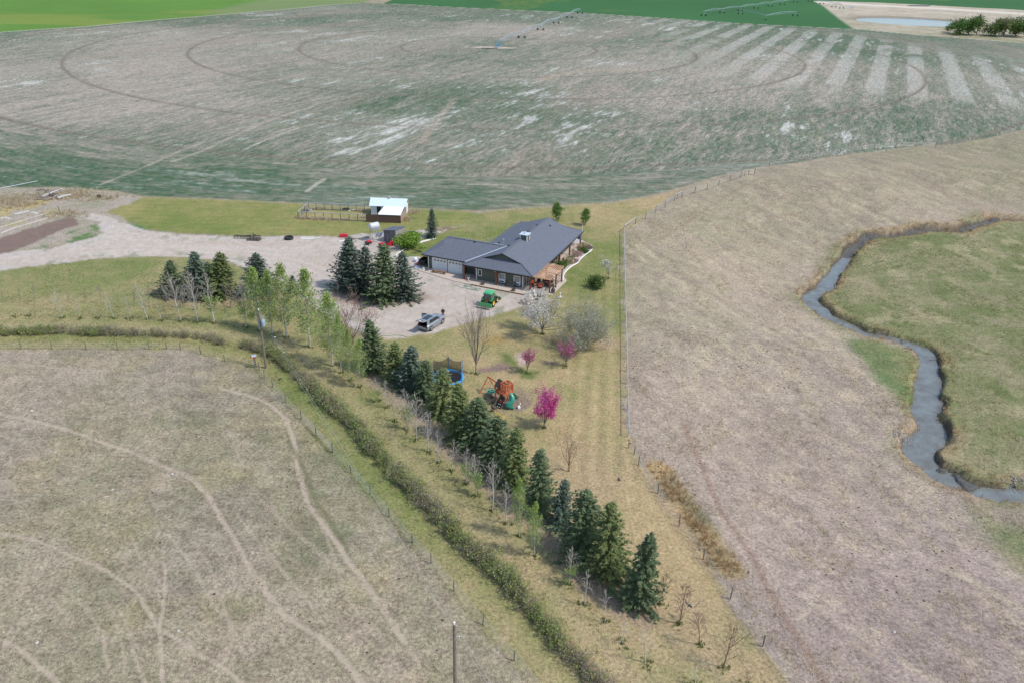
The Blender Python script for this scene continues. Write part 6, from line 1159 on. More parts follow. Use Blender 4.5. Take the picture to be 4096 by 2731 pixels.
MB().lathe([(.46, -.05), (.52, -.02), (.53, .04), (.47, .06), (.45, .0)], 28, close=True).build('ring', mat('swing_mint', (.12, .5, .33), .5), o); MB().lathe([(0, -.03), (.46, -.01)], 24).build('seat', mat('swing_net', (.03, .10, .08), .9), o)
for k in range(3): MB().beam((0, 0, .0), (.42*math.cos(k*2.1), .42*math.sin(k*2.1), .01), .04, .03).build('strap', mat('swing_mint', (.12, .5, .33), .5), o)
bt = Matrix(A0) @ Vector(PL(.55, -3.2, 2.1))
for k in range(4): a = k*1.57+.7; MB().tube((.5*math.cos(a), .5*math.sin(a), .05), (bt.x-p[0]+(.25 if k in (0, 3) else -.25)*.8, bt.y-p[1], bt.z-p[2]), .012, n=5).build('rope', mt_black, o)
def plain_chair(lb, px, rz, m, nm='lawn_chair'):
    o = thing(nm, lb, 'chair', at(*px), rz)
    for sx in (-1, 1): MB().path([(sx*.24, -.24, 0), (sx*.25, -.24, .62), (sx*.25, .16, .64), (sx*.23, .26, .9)], .025, 6).build('side_frame', m, o); MB().path([(sx*.22, .28, 0), (sx*.22, .2, .42)], .025, 6).build('leg', m, o)
    MB().box((0, 0, .42), (.46, .46, .04)).build('seat', m, o); MB().beam((0, .22, .44), (0, .33, .92), .44, .03, (0, 1, 0)).build('backrest', m, o); return o
plain_chair('dark purple brown lawn chair facing the playset', cp(905, 1545), 2.2, mat('chair_plum', (.055, .038, .045), .6)); 
o = thing('toy_seat', 'white plastic toddler seat on the dirt right of the slide', 'seat', at(*cp(1830, 1430)), .5); MB().box((0, 0, .22), (.34, .3, .2), 0, .85).build('seat', mt_whitep, o); MB().path([(.15, .1, .3), (.24, .1, .62), (.20, -.05, .72), (.1, -.1, .62)], .045, 8).build('backrest', mt_whitep, o); MB().box((0, 0, .06), (.42, .36, .12), 0, .9).build('base', mat('toy_grey', (.28, .3, .31), .6), o)
p0, p1 = at(*c4(935, 858)), at(*c4(1062, 937)); o = MB().path([(*p0[:2], .04), (*p1[:2], .04), (*(p1[:2]+np.array([.28, .12])), .04)], .055, 6).build('yellow_pipe', mat('pipe_yellow', (.72, .50, .06), .5)); tag(o, 'yellow hooked pipe lying on the dirt below the playset', 'pipe')
for q, lb, m in ((cp(575, 1065), 'yellow and green weed clump left of the climbing wall', mk_lime), (cp(820, 1030), 'small green weed clump behind the climbing wall', mk_leafd), (cp(715, 1265), 'yellow green weed clump near the plum chair', mk_lime), (cp(860, 1225), 'green weed clump at the foot of the climbing wall', mk_leafd)):
    plant('weed_clump', lb, 'weed', q, BED[0][0], BED[0][1], h=.18, wide=1.1, group='weeds in the play dirt', mats=[None, m, None])
# ---- trampoline
tc_ = np.array([-8.15, 89.6, 0]); tr_ = 2.05; mt_blue = mat('pad_blue', (.02, .34, .70), .45); mt_net = None
tm = thing('trampoline', 'round trampoline with blue pad, black mat and safety net', 'trampoline', tc_)
MB().lathe([(0, .9), (1.75, .9)], 40).build('mat', mat('mat_black', (.022, .025, .035), .7), tm); pd = MB(); pd.lathe([(1.72, .93), (1.74, .965), (2.04, .965), (2.1, .93), (2.1, .86), (2.06, .86)], 40); pd.build('pad', mt_blue, tm, True)
MB().lathe([(2.0, .80), (2.08, .80), (2.08, .86), (2.0, .86)], 36, close=True).build('frame_ring', mt_metal, tm)
nm_ = bpy.data.materials.new('net_black'); nm_.use_nodes = True; q = nm_.node_tree; b_ = q.nodes['Principled BSDF']; b_.inputs['Base Color'].default_value = (.02, .02, .02, 1); b_.inputs['Roughness'].default_value = .9
tp_ = q.nodes.new('ShaderNodeBsdfTransparent'); mxs = q.nodes.new('ShaderNodeMixShader'); mxs.inputs[0].default_value = .58; q.links.new(tp_.outputs[0], mxs.inputs[1]); q.links.new(b_.outputs[0], mxs.inputs[2]); q.links.new(mxs.outputs[0], q.nodes['Material Output'].inputs[0])
npole = 6; a0 = 1.62
for k in range(npole):
    a = a0+2*math.pi*k/npole; x, y = math.cos(a), math.sin(a)
    q = MB().tube((x*2.13, y*2.13, .25), (x*2.13, y*2.13, 2.7), .055, n=8).build('pole', mat('pole_blue', (.16, .30, .50), .4), tm); MB().rock((x*2.13, y*2.13, 2.73), (.13, .13, .13), 1, 8, 6, 0).build('pole_cap', mt_black, q)
    MB().path([(x*1.9, y*1.9, .82), (x*2.05, y*2.05, .05), (x*2.2, y*2.2, .05)], .03, 6).build('leg', mt_metal, tm)
    b2 = a0+2*math.pi*(k+1)/npole; seg = []; 
    for t in np.linspace(0, 1, 7): xx = (x*(1-t)+math.cos(b2)*t)*1.98; yy = (y*(1-t)+math.sin(b2)*t)*1.98; seg.append((xx, yy, 2.68-.28*math.sin(math.pi*t)))
    m_ = MB(); m_.add([(xx, yy, .95) for xx, yy, z in seg]+seg, [(i, i+1, 8+i, 7+i) for i in range(6)]); m_.build('net', nm_, tm); MB().path(seg, .02, 5).build('net_edge', mt_black, tm)
MB().rock((0, 0, 0), (.22, .22, .22), 1, 10, 8, 0); o = MB().rock((0, 0, 0), (.22, .22, .22), 1, 10, 8, 0).build('ball', mt_whitep, None, True, loc=(tc_[0]-.05, tc_[1]+1.35, 1.0)); tag(o, 'small white ball lying on the trampoline', 'ball')
# ================================================================ YARD, FENCES, LINES, SMALL THINGS
cz = crop(900, 920, 6.72); cy_ = crop(0, 720, 3.2)
mt_grey = mat('weathered_wood', (.23, .20, .175), .9, var=.25, scale=6); mt_plank = mat('plank_brown', (.105, .062, .046), .85, var=.3, scale=5); mt_plankl = mat('plank_tan', (.36, .225, .15), .85, var=.2, scale=5)
mt_tin = mat('tin_white', (.66, .76, .78), .35, metal=.15, var=.05, scale=2, spec=.5)
mt_redm = mat('paint_red', (.50, .02, .035), .35, var=.08); mt_post = mat('post_wood', (.15, .125, .105), .9, var=.3, scale=7); mt_wire = mat('wire_steel', (.48, .46, .43), .5, metal=.4)
# ---- chicken coop (axis aligned with the picture)
o = thing('chicken_coop', 'white chicken coop with a ribbed tin roof behind the yard', 'coop', (-26.2, 158.9, 0), R(-2.5))
MB().bb(-3.55, 3.65, 0, 3.0, 0, 2.15).build('wall', mat('coop_white', (.66, .68, .70), .7, var=.06), o)
m_ = MB(); m_.add([(3.65, 0, 2.15), (3.65, 3.0, 2.15), (3.65, 1.5, 3.15), (3.6, 0, 2.15), (3.6, 3.0, 2.15), (3.6, 1.5, 3.15)], [(0, 1, 2), (5, 4, 3)]); m_.build('gable', mt_plankl, o)
rf = None
for s_, y0, y1 in ((0, -.35, 1.5), (1, 3.35, 1.5)):
    pts = [(-3.85, y0, 2.0), (3.85, y0, 2.0), (3.85, y1, 3.24), (-3.85, y1, 3.24)]
    q = MB().slab(pts if not s_ else pts[::-1], .05).build('roof', mt_tin, o)
    for k in range(26): x = -3.7+k*.296; MB().beam((x, y0, 2.02), (x, y1, 3.26), .04, .03).build('rib', mt_tin, q)
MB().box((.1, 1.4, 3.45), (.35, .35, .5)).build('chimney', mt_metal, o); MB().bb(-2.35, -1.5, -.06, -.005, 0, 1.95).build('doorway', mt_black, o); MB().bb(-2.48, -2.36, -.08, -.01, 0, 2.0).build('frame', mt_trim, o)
for y in (.1, 2.9): MB().box((3.7, y, 1.1), (.09, .12, 2.2)).build('corner_board', mt_plankl, o)
MB().box((3.68, 1.5, 1.0), (.04, 1.0, 1.9)).build('side_door', mt_whitep, o)
# lean-to pen in front
o = thing('coop_pen', 'brown boarded lean-to pen with a white sheet roof in front of the coop', 'pen', (-26.4, 154.1, 0), R(-2.5))
for k in range(8): MB().bb(-3.5, -1.25, -.02, .02, .05+k*.2, .05+k*.2+.185).build('board', mt_plank, o); MB().bb(-1.2, 3.45, -.02, .02, .05+k*.2, .05+k*.2+.185).build('board', mt_plank, o)
for k in range(7): MB().bb(3.46, 3.50, .02, 4.3, .05+k*.2, .05+k*.2+.185).build('board', mt_plankl, o)
for x in (-3.5, -1.22, 1.1, 3.46): MB().box((x, .06, .85), (.1, .1, 1.7)).build('post', mt_grey, o)
MB().slab([(-1.0, -.1, 1.70), (3.5, -.1, 1.70), (3.45, 4.4, 2.05), (-.6, 4.4, 2.05)], .04).build('roof_sheet', mat('sheet_white', (.82, .83, .82), .4), o)
ld = MB().beam((-1.15, 0, 1.75), (-.62, 4.3, 2.12), .05, .06).beam((-1.0, 0, 1.75), (-.5, 4.3, 2.12), .05, .06)
for k in range(9): t = k/8.5+.03; ld.beam((-1.15+.53*t, 4.3*t, 1.76+.36*t), (-1.0+.5*t, 4.3*t, 1.76+.36*t), .05, .03)
ld.build('ladder', mt_trim, o)
# wire run
ru = thing('chicken_run', 'long wire and pipe chicken run left of the coop', 'run', (0, 0, 0))
FL, BL, BR, FR = (-43.94, 155.4), (-43.4, 161.7), (-31.5, 161.0), (-30.0, 154.6)
def run_side(a, b_, n_, h_=1.5, nb=True):
    for k in range(n_+1): t = k/n_; x = a[0]+(b_[0]-a[0])*t; y = a[1]+(b_[1]-a[1])*t; MB().box((x, y, h_/2), (.09, .09, h_)).build('post', mt_plank, ru)
    MB().tube((*a, h_), (*b_, h_), .055).build('rail', mt_metal, ru); MB().beam((*a, .12), (*b_, .12), .04, .22).build('base_board', mt_grey, ru)
run_side(FL, FR, 8); run_side(BL, BR, 7); run_side(FL, BL, 3)
for z in range(5): MB().beam((-43.5, 159.4, .25+z*.25), (-43.4, 161.7, .25+z*.25), .03, .2).build('board', mt_grey, ru)
wnet = bpy.data.materials.new('chicken_wire'); wnet.use_nodes = True; q = wnet.node_tree; b_ = q.nodes['Principled BSDF']; b_.inputs['Base Color'].default_value = (.4, .4, .4, 1); tp_ = q.nodes.new('ShaderNodeBsdfTransparent'); mxs = q.nodes.new('ShaderNodeMixShader'); mxs.inputs[0].default_value = .13; q.links.new(tp_.outputs[0], mxs.inputs[1]); q.links.new(b_.outputs[0], mxs.inputs[2]); q.links.new(mxs.outputs[0], q.nodes['Material Output'].inputs[0])
for a, b_ in ((FL, FR), (BL, BR), (FL, BL)): MB().quad((*a, .1), (*b_, .1), (*b_, 1.5), (*a, 1.5)).build('mesh', wnet, ru)
for q, d, lb, m in (((785,275),(1.5,.9,.7),'dark feed trough inside the chicken run',mt_rubber),((300,290),(1.0,.8,1.0),'pale round drum in the back corner of the chicken run',mt_metal)):
    p = at(*c2(*q)); o = MB().lathe([(0, 0), (.5, 0), (.5, .6), (.42, .6), (.4, .1)], 18).build('water_drum' if 'drum' in lb else 'feed_trough', m, None, loc=p); o.scale = (d[0], d[1], d[2]); tag(o, lb, 'drum' if 'drum' in lb else 'trough')
p = at(*c2(880, 280)); o = MB().box((0, 0, .1), (2.2, .25, .06)).build('plank', mt_trim, None, loc=p, rz=.7); tag(o, 'white plank lying in the chicken run', 'plank')
# ---- small shed and fuel tank
p = flat(*cq(1605, 1335)); sa = math.atan2(144.54-141.44, -21.19+21.93); sa2 = R(-30)
o = thing('garden_shed', 'small grey board shed with a sloping dark roof and a plank door', 'shed', (p[0]-1.5, p[1]+.9, 0), R(-33)); mt_osb = mat('osb_grey', (.30, .27, .255), .9, var=.15, scale=3); mt_shed = mat('shed_grey', (.155, .145, .155), .8, var=.08)
m_ = MB(); m_.add([(-1.45, 0, 0), (1.5, 0, 0), (1.5, 2.6, 0), (-1.45, 2.6, 0), (-1.45, 0, 2.15), (1.5, 0, 2.75), (1.5, 2.6, 2.75), (-1.45, 2.6, 2.15)], [(0, 1, 5, 4), (2, 3, 7, 6), (3, 0, 4, 7)]); m_.build('wall', mt_shed, o)
MB().add([(1.5, 0, 0), (1.5, 2.6, 0), (1.5, 2.6, 2.75), (1.5, 0, 2.75)], [(0, 1, 2, 3)]).build('side_wall', mt_osb, o)
MB().slab([(-1.7, -.2, 2.16), (1.6, -.2, 2.83), (1.6, 2.75, 2.83), (-1.7, 2.75, 2.16)], .08).build('roof', mt_roof, o); d = MB().bb(-.95, -.1, -.06, -.01, .05, 1.9).build('door', mt_shed, o); MB().bb(-1.02, -.96, -.07, -.01, 0, 1.96).build('frame', mt_black, d); MB().bb(-.96, -.1, -.07, -.01, 1.9, 1.96).build('frame', mt_black, d); MB().bb(-.2, -.14, -.1, -.06, .9, 1.1).build('handle', mt_metal, d)
p = flat(*cq(975, 1250)); o = thing('fuel_tank', 'white cylindrical fuel tank raised on a steel angle stand', 'tank', (p[0]+.1, p[1]+.5, 0), R(40)); tk = MB(); tk.lathe([(0, -.98), (.3, -.97), (.57, -.9), (.6, -.85), (.6, .85), (.57, .9), (.3, .97), (0, .98)], 28, (0, 0, 2.9), 'x'); tk.build('tank', mat('tank_white', (.52, .54, .56), .4, var=.05), o, True)
for sx in (-1, 1):
    for sy in (-1, 1): MB().beam((sx*.75, sy*.65, 0), (sx*.6, sy*.4, 2.45), .07, .07).build('leg', mt_metal, o)
    MB().beam((sx*.68, -.62, .1), (sx*.62, .5, 2.2), .04, .04).build('brace', mt_metal, o); MB().beam((sx*.6, -.5, 2.4), (sx*.6, .5, 2.4), .08, .08).build('cradle', mt_metal, o)
for sy in (-1, 1): MB().beam((-.75, sy*.64, .15), (.62, sy*.45, 2.3), .04, .04).build('brace', mt_metal, o)
MB().box((.3, -.75, 2.42), (1.6, .3, .05)).build('platform', mt_metal, o); MB().path([(-.9, -.2, 2.5), (-1.1, -.4, 1.6), (-.7, -1.0, .2), (0, -1.2, .05)], .03, 6).build('fuel_hose', mt_black, o)
for k in range(5): MB().beam((-.75+.03*k, .62-.05*k, .4+k*.42), (-.75+.03*k, .3-.05*k, .4+k*.42), .03, .03).build('rung', mt_metal, o)
# ---- small red machines
def mower(lb, px, rz, cart=False):
    o = thing('garden_cart' if cart else 'lawn_tractor', lb, 'cart' if cart else 'lawn mower', at(*px), rz)
    if cart:
        MB().box((0, 0, .42), (1.1, .8, .3), 0, 1.1).build('tub', mt_black, o); MB().box((.1, 0, .68), (.9, .6, .25), 0, .8).build('hopper', mt_redm, o); MB().tube((.6, 0, .35), (1.3, 0, .3), .03).build('drawbar', mt_redm, o)
        for s_ in (-1, 1): wheel(o, (0, s_*.5, .2), .2, .14, mt_whitep, s_, .5, 0)
    else:
        MB().box((.55, 0, .62), (.8, .5, .4), 0, .85).build('bonnet', mt_redm, o); MB().box((-.1, 0, .38), (1.5, .55, .2)).build('chassis', mt_redm, o); MB().box((-.35, 0, .62), (.4, .45, .1)).box((-.56, 0, .85), (.1, .42, .4)).build('seat', mt_black, o); MB().lathe([(.15, 0), (.18, .02), (.15, .04)], 14, (.12, 0, .95)).tube((.2, 0, .7), (.12, 0, .95), .02).build('steering_wheel', mt_black, o); MB().box((.1, 0, .2), (.7, 1.0, .14)).build('cutting_deck', mt_redm, o)
        for s_ in (-1, 1): wheel(o, (-.45, s_*.42, .25), .25, .2, mt_whitep, s_, .5, 0, 'rear_wheel'); wheel(o, (.72, s_*.38, .19), .19, .14, mt_whitep, s_, .5, 0, 'front_wheel'); MB().box((-.45, s_*.42, .55), (.5, .22, .08)).build('fender', mt_redm, o)
mower('red riding lawn tractor parked at the shed door', cq(1385, 1370), .5); mower('red and black tow behind lawn sweeper beside the fuel tank', cq(830, 1340), .6, True); mower('small black garden cart hitched behind the red lawn tractor', cq(1195, 1400), .4, True)
p = at(*cq(165, 1135)); o = thing('snow_blade', 'bright red implement box on the gravel left of the clump of spruces', 'implement', p, .1); MB().box((0, 0, .35), (1.6, .5, .5), 0, .9).build('housing', mt_redm, o); MB().tube((-.7, -.3, .2), (.7, -.3, .2), .12).build('roller', mt_redm, o); MB().beam((0, 0, .6), (.3, .2, 1.0), .06, .06).build('mast', mt_redm, o)
p = at(*cz(470, 240)); o = thing('chisel_plough', 'dark toothed harrow frame at the edge of the gravel', 'harrow', p, -.05)
for y in (-.3, .3): MB().beam((-1.6, y, .55), (1.6, y, .55), .1, .1).build('bar', mt_black, o)
for k in range(6): x = -1.4+k*.56; MB().path([(x, .3, .5), (x, -.1, .5), (x, -.2, .2), (x, 0, 0)], .04, 5).build('tine', mt_black, o); MB().beam((x, -.3, .55), (x+.2, .3, .55), .06, .06).build('cross_bar', mt_black, o)
p = at(*cz(790, 275)); o = thing('disc_harrow', 'black disc harrow with two gangs of discs on the gravel', 'harrow', p, -.05)
MB().beam((-1.2, .4, .75), (1.2, .4, .75), .1, .12).beam((-1.2, -.4, .75), (1.2, -.4, .75), .1, .12).beam((0, -.5, .75), (0, .9, .8), .1, .1).build('frame', mt_black, o)
for y in (-.4, .4):
    for k in range(9): MB().lathe([(0, 0), (.26, .05), (.27, .05), (0, .02)], 14, (-1.15+k*.28, y, .28), 'x').build('disc', mt_black, o)
MB().beam((0, .1, .75), (-.2, 0, 1.4), .08, .08).beam((.3, .1, .75), (-.2, 0, 1.4), .06, .06).build('mast', mt_black, o)
def tyre(lb, px, r_=.75, wd=.35):
    o = MB().lathe([(r_*.55, 0), (r_*.95, 0), (r_, .08), (r_, wd-.08), (r_*.95, wd), (r_*.55, wd), (r_*.62, wd*.5)], 26, close=True).build('old_tyre', mt_rubber, None, True, loc=at(*px)); tag(o, lb, 'tyre')
tyre('big black tyre planter with pale grass at the gravel edge', cz(1720, 250), .85, .5); tyre('old tyre lying in the gravel behind the small shed', cq(1995, 1055), .9, .35)
for q, a, ln, lb in ((cz(2280,215),.04,3.4,'long pale board behind the tyre planter'),(cz(2230,250),.0,2.6,'shorter pale board nearest the tyre planter'),(cq(110,1245),.7,1.2,'short white board on the gravel below the red implement')):
    o = MB().box((0, 0, .06), (ln, .22, .08)).build('board', mt_trim, None, loc=at(*q), rz=a); tag(o, lb, 'board')
p = at(*cq(1130, 1120)); o = thing('lawn_furniture', 'heap of folded blue and white lawn furniture behind the tank stand', 'furniture', p)
for k in range(4): MB().beam((-.6+.3*k, -.2, .1), (-.2+.3*k, .3, .7+.1*(k % 2)), .3, .04).build('folded_chair', [mat('fabric_blue', (.10, .16, .28), .7), mt_metal][k % 2], o)
o = MB().rock((0, 0, -.1), (5.2, 2.6, 1.0), 5, 22, 10, .3).build('gravel_heap', mat('heap', (.40, .355, .31), .95, var=.25, scale=3, bump=.8), None, True, loc=at(*cq(640, 1130))); tag(o, 'low heap of pale gravel and rubble behind the spruce tops', 'gravel heap')
# ---- upper left corner: log pile, strips, post
g = np.random.default_rng(12)
for k, (x0, y0, x1, y1, r0) in enumerate([(480,265,660,200,.16),(540,240,800,140,.2),(620,190,660,215,.12),(630,150,650,210,.1),(660,205,760,240,.15),(560,270,680,250,.18),(640,160,770,125,.1),(690,190,830,160,.16),(740,255,915,215,.3)]):
    a, b_ = at(*cy_(x0, y0)), at(*cy_(x1, y1)); hh = [.3, .55, .9, .7, .35, .2, .6, .45, .3][k]
    lbs = ['grey log at the near left of the dead wood pile','long pale log across the top of the dead wood pile','forked stick poking up from the dead wood pile','bleached stick standing out of the dead wood pile','dark board in the middle of the dead wood pile','thick dark log under the dead wood pile','old pallet slat at the back of the dead wood pile','grey plank at the right of the dead wood pile','white tarped log at the right end of the pile']
    o = MB().path([(0, 0, r0+hh*.3), *( [((b_-a)[0]*.5, (b_-a)[1]*.5, r0+hh*.5)] ), ((b_-a)[0], (b_-a)[1], r0+hh*.4)], [r0, r0*.95, r0*.7], 8).build('log', mat('log_pale', (.40, .38, .35), .9, var=.2) if k in (1, 8, 3) else mt_grey, None, loc=a); tag(o, lbs[k], 'log', 'dead wood pile')
plant('bare_bush', 'purple grey bare bush beside the dead wood pile', 'bush', cy_(500, 205), UND[0][0], UND[0][1], h=2.8, wide=1.1)
for q, lb, nm, d in ((cy_(775,430),'leaning grey post beside the tilled garden','garden_post',(.18,.18,1.6)),(cy_(1275,235),'small brown stump or crate in the dry grass','tree_stump',(.9,.7,.7))):
    m_ = MB(); m_.box((0, 0, d[2]/2), d, 0, .85).rock((0, 0, d[2]), (d[0]*.9, d[1]*.9, .15), 3, 8, 6, .1); o = m_.build(nm, mt_plank if 'stump' in nm else mt_grey, None, loc=at(*q)); o.rotation_euler = (0, -.12, .2); tag(o, lb, 'post' if 'post' in nm else 'stump')
for k, (pts, wd) in enumerate([([(0,610),(200,550),(420,480),(610,425)], .5), ([(0,690),(200,610),(430,545),(600,490)], .6), ([(180,440),(280,420),(370,400)], 1.2), ([(410,415),(500,435)], .8), ([(680,455),(750,470)], .6), ([(0,500),(60,480),(140,505)], .8)]):
    L = smooth_line([at(*cy_(*q)) for q in pts], 3); m_ = MB(); vs = []
    for i, p in enumerate(L): dd = L[min(i+1, len(L)-1)]-L[max(i-1, 0)]; dd /= np.linalg.norm(dd); nr_ = np.array([-dd[1], dd[0], 0])*wd/2*(.7+.3*g.random()); vs += [p+nr_+[0, 0, .02], p-nr_+[0, 0, .02], p+[0, 0, (.05+.04*g.random())]]
    m_.add(vs, [f for i in range(len(L)-1) for f in ((3*i, 3*i+2, 3*i+5, 3*i+3), (3*i+2, 3*i+1, 3*i+4, 3*i+5))]); o = m_.build('row_cover', mat('cover_white', (.46, .425, .375), .8, var=.15, scale=2)); tag(o, ['long white row cover strip, upper of the two by the garden','long white row cover strip beside the tilled soil','broad pale sheet lying above the row covers','short pale sheet near the leaning post','small pale sheet at the corner of the tilled soil','pale sheet scrap at the left picture edge'][k], 'row cover')
for k in range(16):
    p = at(*cy_(g.uniform(500, 800), g.uniform(140, 265))); ln = g.uniform(1.2, 3.5); a = g.normal(.3, .5); o = MB().path([(-ln/2, 0, .1), (0, g.normal(0, .15), .35+.5*g.random()), (ln/2, 0, .15+.3*g.random())], [.09, .08, .04], 6).build('dead_branch', [mt_grey, mat('log_pale', (.40, .38, .35), .9, var=.2), mt_plank][k % 3], None, loc=p, rz=a); tag(o, ['grey', 'bleached', 'dark brown'][k % 3]+' dead branch in the wood pile, %s from the left' % 'x', 'branch', 'branches of the dead wood pile'); o['x'] = float(p[0])
DB = sorted([o_ for o_ in bpy.data.objects if o_.name.startswith('dead_branch')], key=lambda o_: o_['x'])
for k, o_ in enumerate(DB): o_['label'] = o_['label'].replace('x from', ('first' if k == 0 else ORD[k])+' from'); del o_['x']
a, b_ = at(*cy_(-60, 130)), at(*cy_(480, 22)); o = MB().tube((0, 0, .12), b_-a+np.array([0, 0, .12]), .08, n=8).build('irrigation_pipe', mt_metal, None, loc=a); tag(o, 'long grey irrigation pipe at the field edge, upper left', 'pipe')
# ---- fences
def fence(nm, label, posts, h_, wires, r_=.06, wr=.014, rail=None, pm=None):
    P = [at(*q) for q in posts]; o = thing(nm, label, 'fence', P[0]); b0 = P[0]
    for i, p in enumerate(P):
        q = p-b0; hh = h_*random.uniform(.92, 1.1); MB().tube((q[0], q[1], q[2]-.2), (q[0]+random.gauss(0, .04), q[1]+random.gauss(0, .04), q[2]+hh), r_, r_*.85, 7).build('post', pm or mt_post, o)
    for z in wires:
        pts = []
        for i in range(len(P)-1): 
            for t in (0, .5): q = P[i]+(P[i+1]-P[i])*t-b0; pts.append((q[0], q[1], q[2]+z-(.03 if t else 0)))
        q = P[-1]-b0; pts.append((q[0], q[1], q[2]+z)); MB().path(pts, wr, 4, False).build('wire', mt_wire, o)
    if rail:
        for i in range(len(P)-1): MB().tube(P[i]-b0+np.array([0, 0, rail]), P[i+1]-b0+np.array([0, 0, rail]), .06, n=6).build('rail', mat('rail_pale', (.34, .32, .29), .9, var=.15), o)
    return o
west = [c7(-70,330)]+[c7(*q) for q in ((141,330),(350,330),(578,332),(792,335),(1003,333),(1122,330),(1213,333),(1350,360),(1510,413),(1722,452),(1745,470),(1775,525),(1835,587),(1920,690),(2025,797),(2125,907),(2235,1020))]+[c8(*q) for q in ((10,275),(205,485),(320,612),(442,745),(560,885),(705,1050),(822,1178),(965,1352),(1147,1565))]+[c9(767,1078), c9(990,1345)]
fence('wire_fence', 'wire fence on dark wooden posts along the left pasture and hedge', west, 1.15, (.35, .7, 1.02))
east_a = [(2495, 930+k*42+(k*k)*.35) for k in range(19)]
east_a = [(2494+ (y-930)*.022, y) for x, y in east_a if y < 1790]
fence('wire_fence', 'close post fence with a grey top rail between the lawn and right pasture', east_a, 1.25, (.25, .45, .65, .85), .07, .012, 1.15, mat('post_grey', (.42, .40, .37), .9, var=.2))
east_b = [(2515,1790),(2537,1816),(2554,1860),(2631,1972),(2716,2103),(2813,2235),(2921,2394),(3051,2583),(3230,2840)]
fence('wire_fence', 'wire fence on thin posts running to the bottom right of the picture', east_b, 1.25, (.3, .6, .9, 1.15))
ce_ = crop(2560, 560, 2.489)
east_c = [(2495,930),(2541,897),(2581,876)]+[ce_(*q) for q in ((155,725),(248,670),(342,610),(372,592),(415,575),(543,530),(667,498),(780,455),(893,412),(1000,378),(1040,362),(1078,352),(1140,345),(1285,262))]+[cs(*q) for q in ((1160,190),(1240,178),(1330,160),(1450,145),(1520,135),(1640,128),(1750,122),(1860,128))]
fe = fence('wire_fence', 'far wire fence along the crop field edge above the pasture', east_c, 1.5, (.5, .9, 1.3), .07, .02)
for i, j in ((0, 1), (5, 7), (12, 14)):
    a, b_ = at(*east_c[i]), at(*east_c[j]); b0 = at(*east_c[0]); MB().tube(a-b0+np.array([0, 0, 1.45]), b_-b0+np.array([0, 0, 1.45]), .09, n=6).build('brace_rail', mat('rail_grey', (.36, .34, .31), .9), fe)
# fence charger by the power pole
p = at(*c7(1715, 455)); o = thing('fence_charger', 'small solar fence charger box on a post by the power pole', 'charger', p, .4); MB().tube((0, 0, -.1), (0, 0, 1.5), .07, n=7).build('post', mt_grey, o); MB().box((.05, -.1, 1.62), (.42, .3, .3)).build('box', mat('charger_red', (.35, .07, .04), .6), o); MB().slab([(-.25, -.28, 1.74), (.32, -.28, 1.74), (.32, .12, 1.95), (-.25, .12, 1.95)], .03).build('solar_panel', mt_metal, o)
# ---- power line
mt_pole = mat('pole_wood', (.20, .165, .125), .9, var=.3, scale=4)
P1 = at(1064.5, 1471.5); h1 = 8.35; P2 = flat(1817, 2496, 8.6); P2[2] = 0; P3 = P2+(P2-P1)*.9
def pole(lb, P, h_, can=False, guy=False):
    o = thing('power_pole', lb, 'power pole', P); pl = MB().tube((0, 0, -.3), (0, 0, h_), .16, .11, 12).build('pole', mt_pole, o)
    MB().lathe([(.05, h_), (.07, h_+.08), (.04, h_+.12), (.08, h_+.17), (.07, h_+.24), (0, h_+.26)], 12).build('insulator', mt_whitep, o); MB().beam((0, 0, h_-1.2), (.32, 0, h_-1.2), .06, .06).lathe([(.04, 0), (.06, .08), (0, .12)], 8, (.32, 0, h_-1.2)).build('bracket', mt_metal, o)
    if can:
        q = MB().lathe([(0, -.5), (.24, -.5), (.26, -.42), (.26, .38), (.2, .48), (0, .5)], 18, (.42, -.1, h_-1.75)).build('transformer', mat('transformer_blue', (.28, .36, .42), .4), o, True); MB().lathe([(.03, 0), (.06, .1), (.03, .2), (.05, .3), (0, .34)], 8, (.36, -.1, h_-1.28)).build('bushing', mt_whitep, q); MB().box((.45, -.1, h_-.9), (.3, .1, .35)).beam((0, 0, h_-.75), (.5, -.1, h_-.75), .08, .08).build('cutout_switch', mt_metal, o); MB().tube((-.16, -.05, 0), (-.14, -.05, 2.6), .03).build('ground_rod', mt_metal, o)
    if guy: MB().tube((.1, 0, h_-1.5), (1.3, -2.0, 0), .014, n=4).build('guy_wire', mt_wire, o)
    return o
pole('tall wooden power pole with a blue grey transformer near the hedge corner', P1, h1, True); pole('wooden power pole with a white top insulator cut by the bottom edge', P2, 8.6, guy=True); pole('wooden power pole standing behind the camera', P3, 8.6)
def wire(lb, a, b_, sag):
    pts = [a+(b_-a)*t+np.array([0, 0, -sag*4*t*(1-t)]) for t in np.linspace(0, 1, 15)]; o = MB().path([q-pts[0] for q in pts], .010, 5).build('power_wire', mat('wire_pale', (.42, .42, .40), .5, metal=.3), None, loc=pts[0]); tag(o, lb, 'wire'); return pts
tp = lambda P, z, dx=0: np.array([P[0]+dx, P[1], z])
w1 = wire('upper power wire between the two poles', tp(P1, h1+.2), tp(P2, 8.8), .5); wire('lower power wire between the two poles', tp(P1, h1-1.1, .32), tp(P2, 7.45, .32), .6); wire('upper power wire running down out of the picture', tp(P2, 8.8), tp(P3, 8.8), .5); wire('lower power wire running down out of the picture', tp(P2, 7.45, .32), tp(P3, 7.45, .32), .5)
for k in (2, 3): q = w1[k]; o = MB().rock((0, 0, -.05), (.22, .09, .12), k, 10, 6, .2).build('wire_marker', mt_whitep, None, True, loc=q); tag(o, ['white marker on the upper wire nearest the transformer', 'second white marker on the upper wire'][k-2], 'marker')
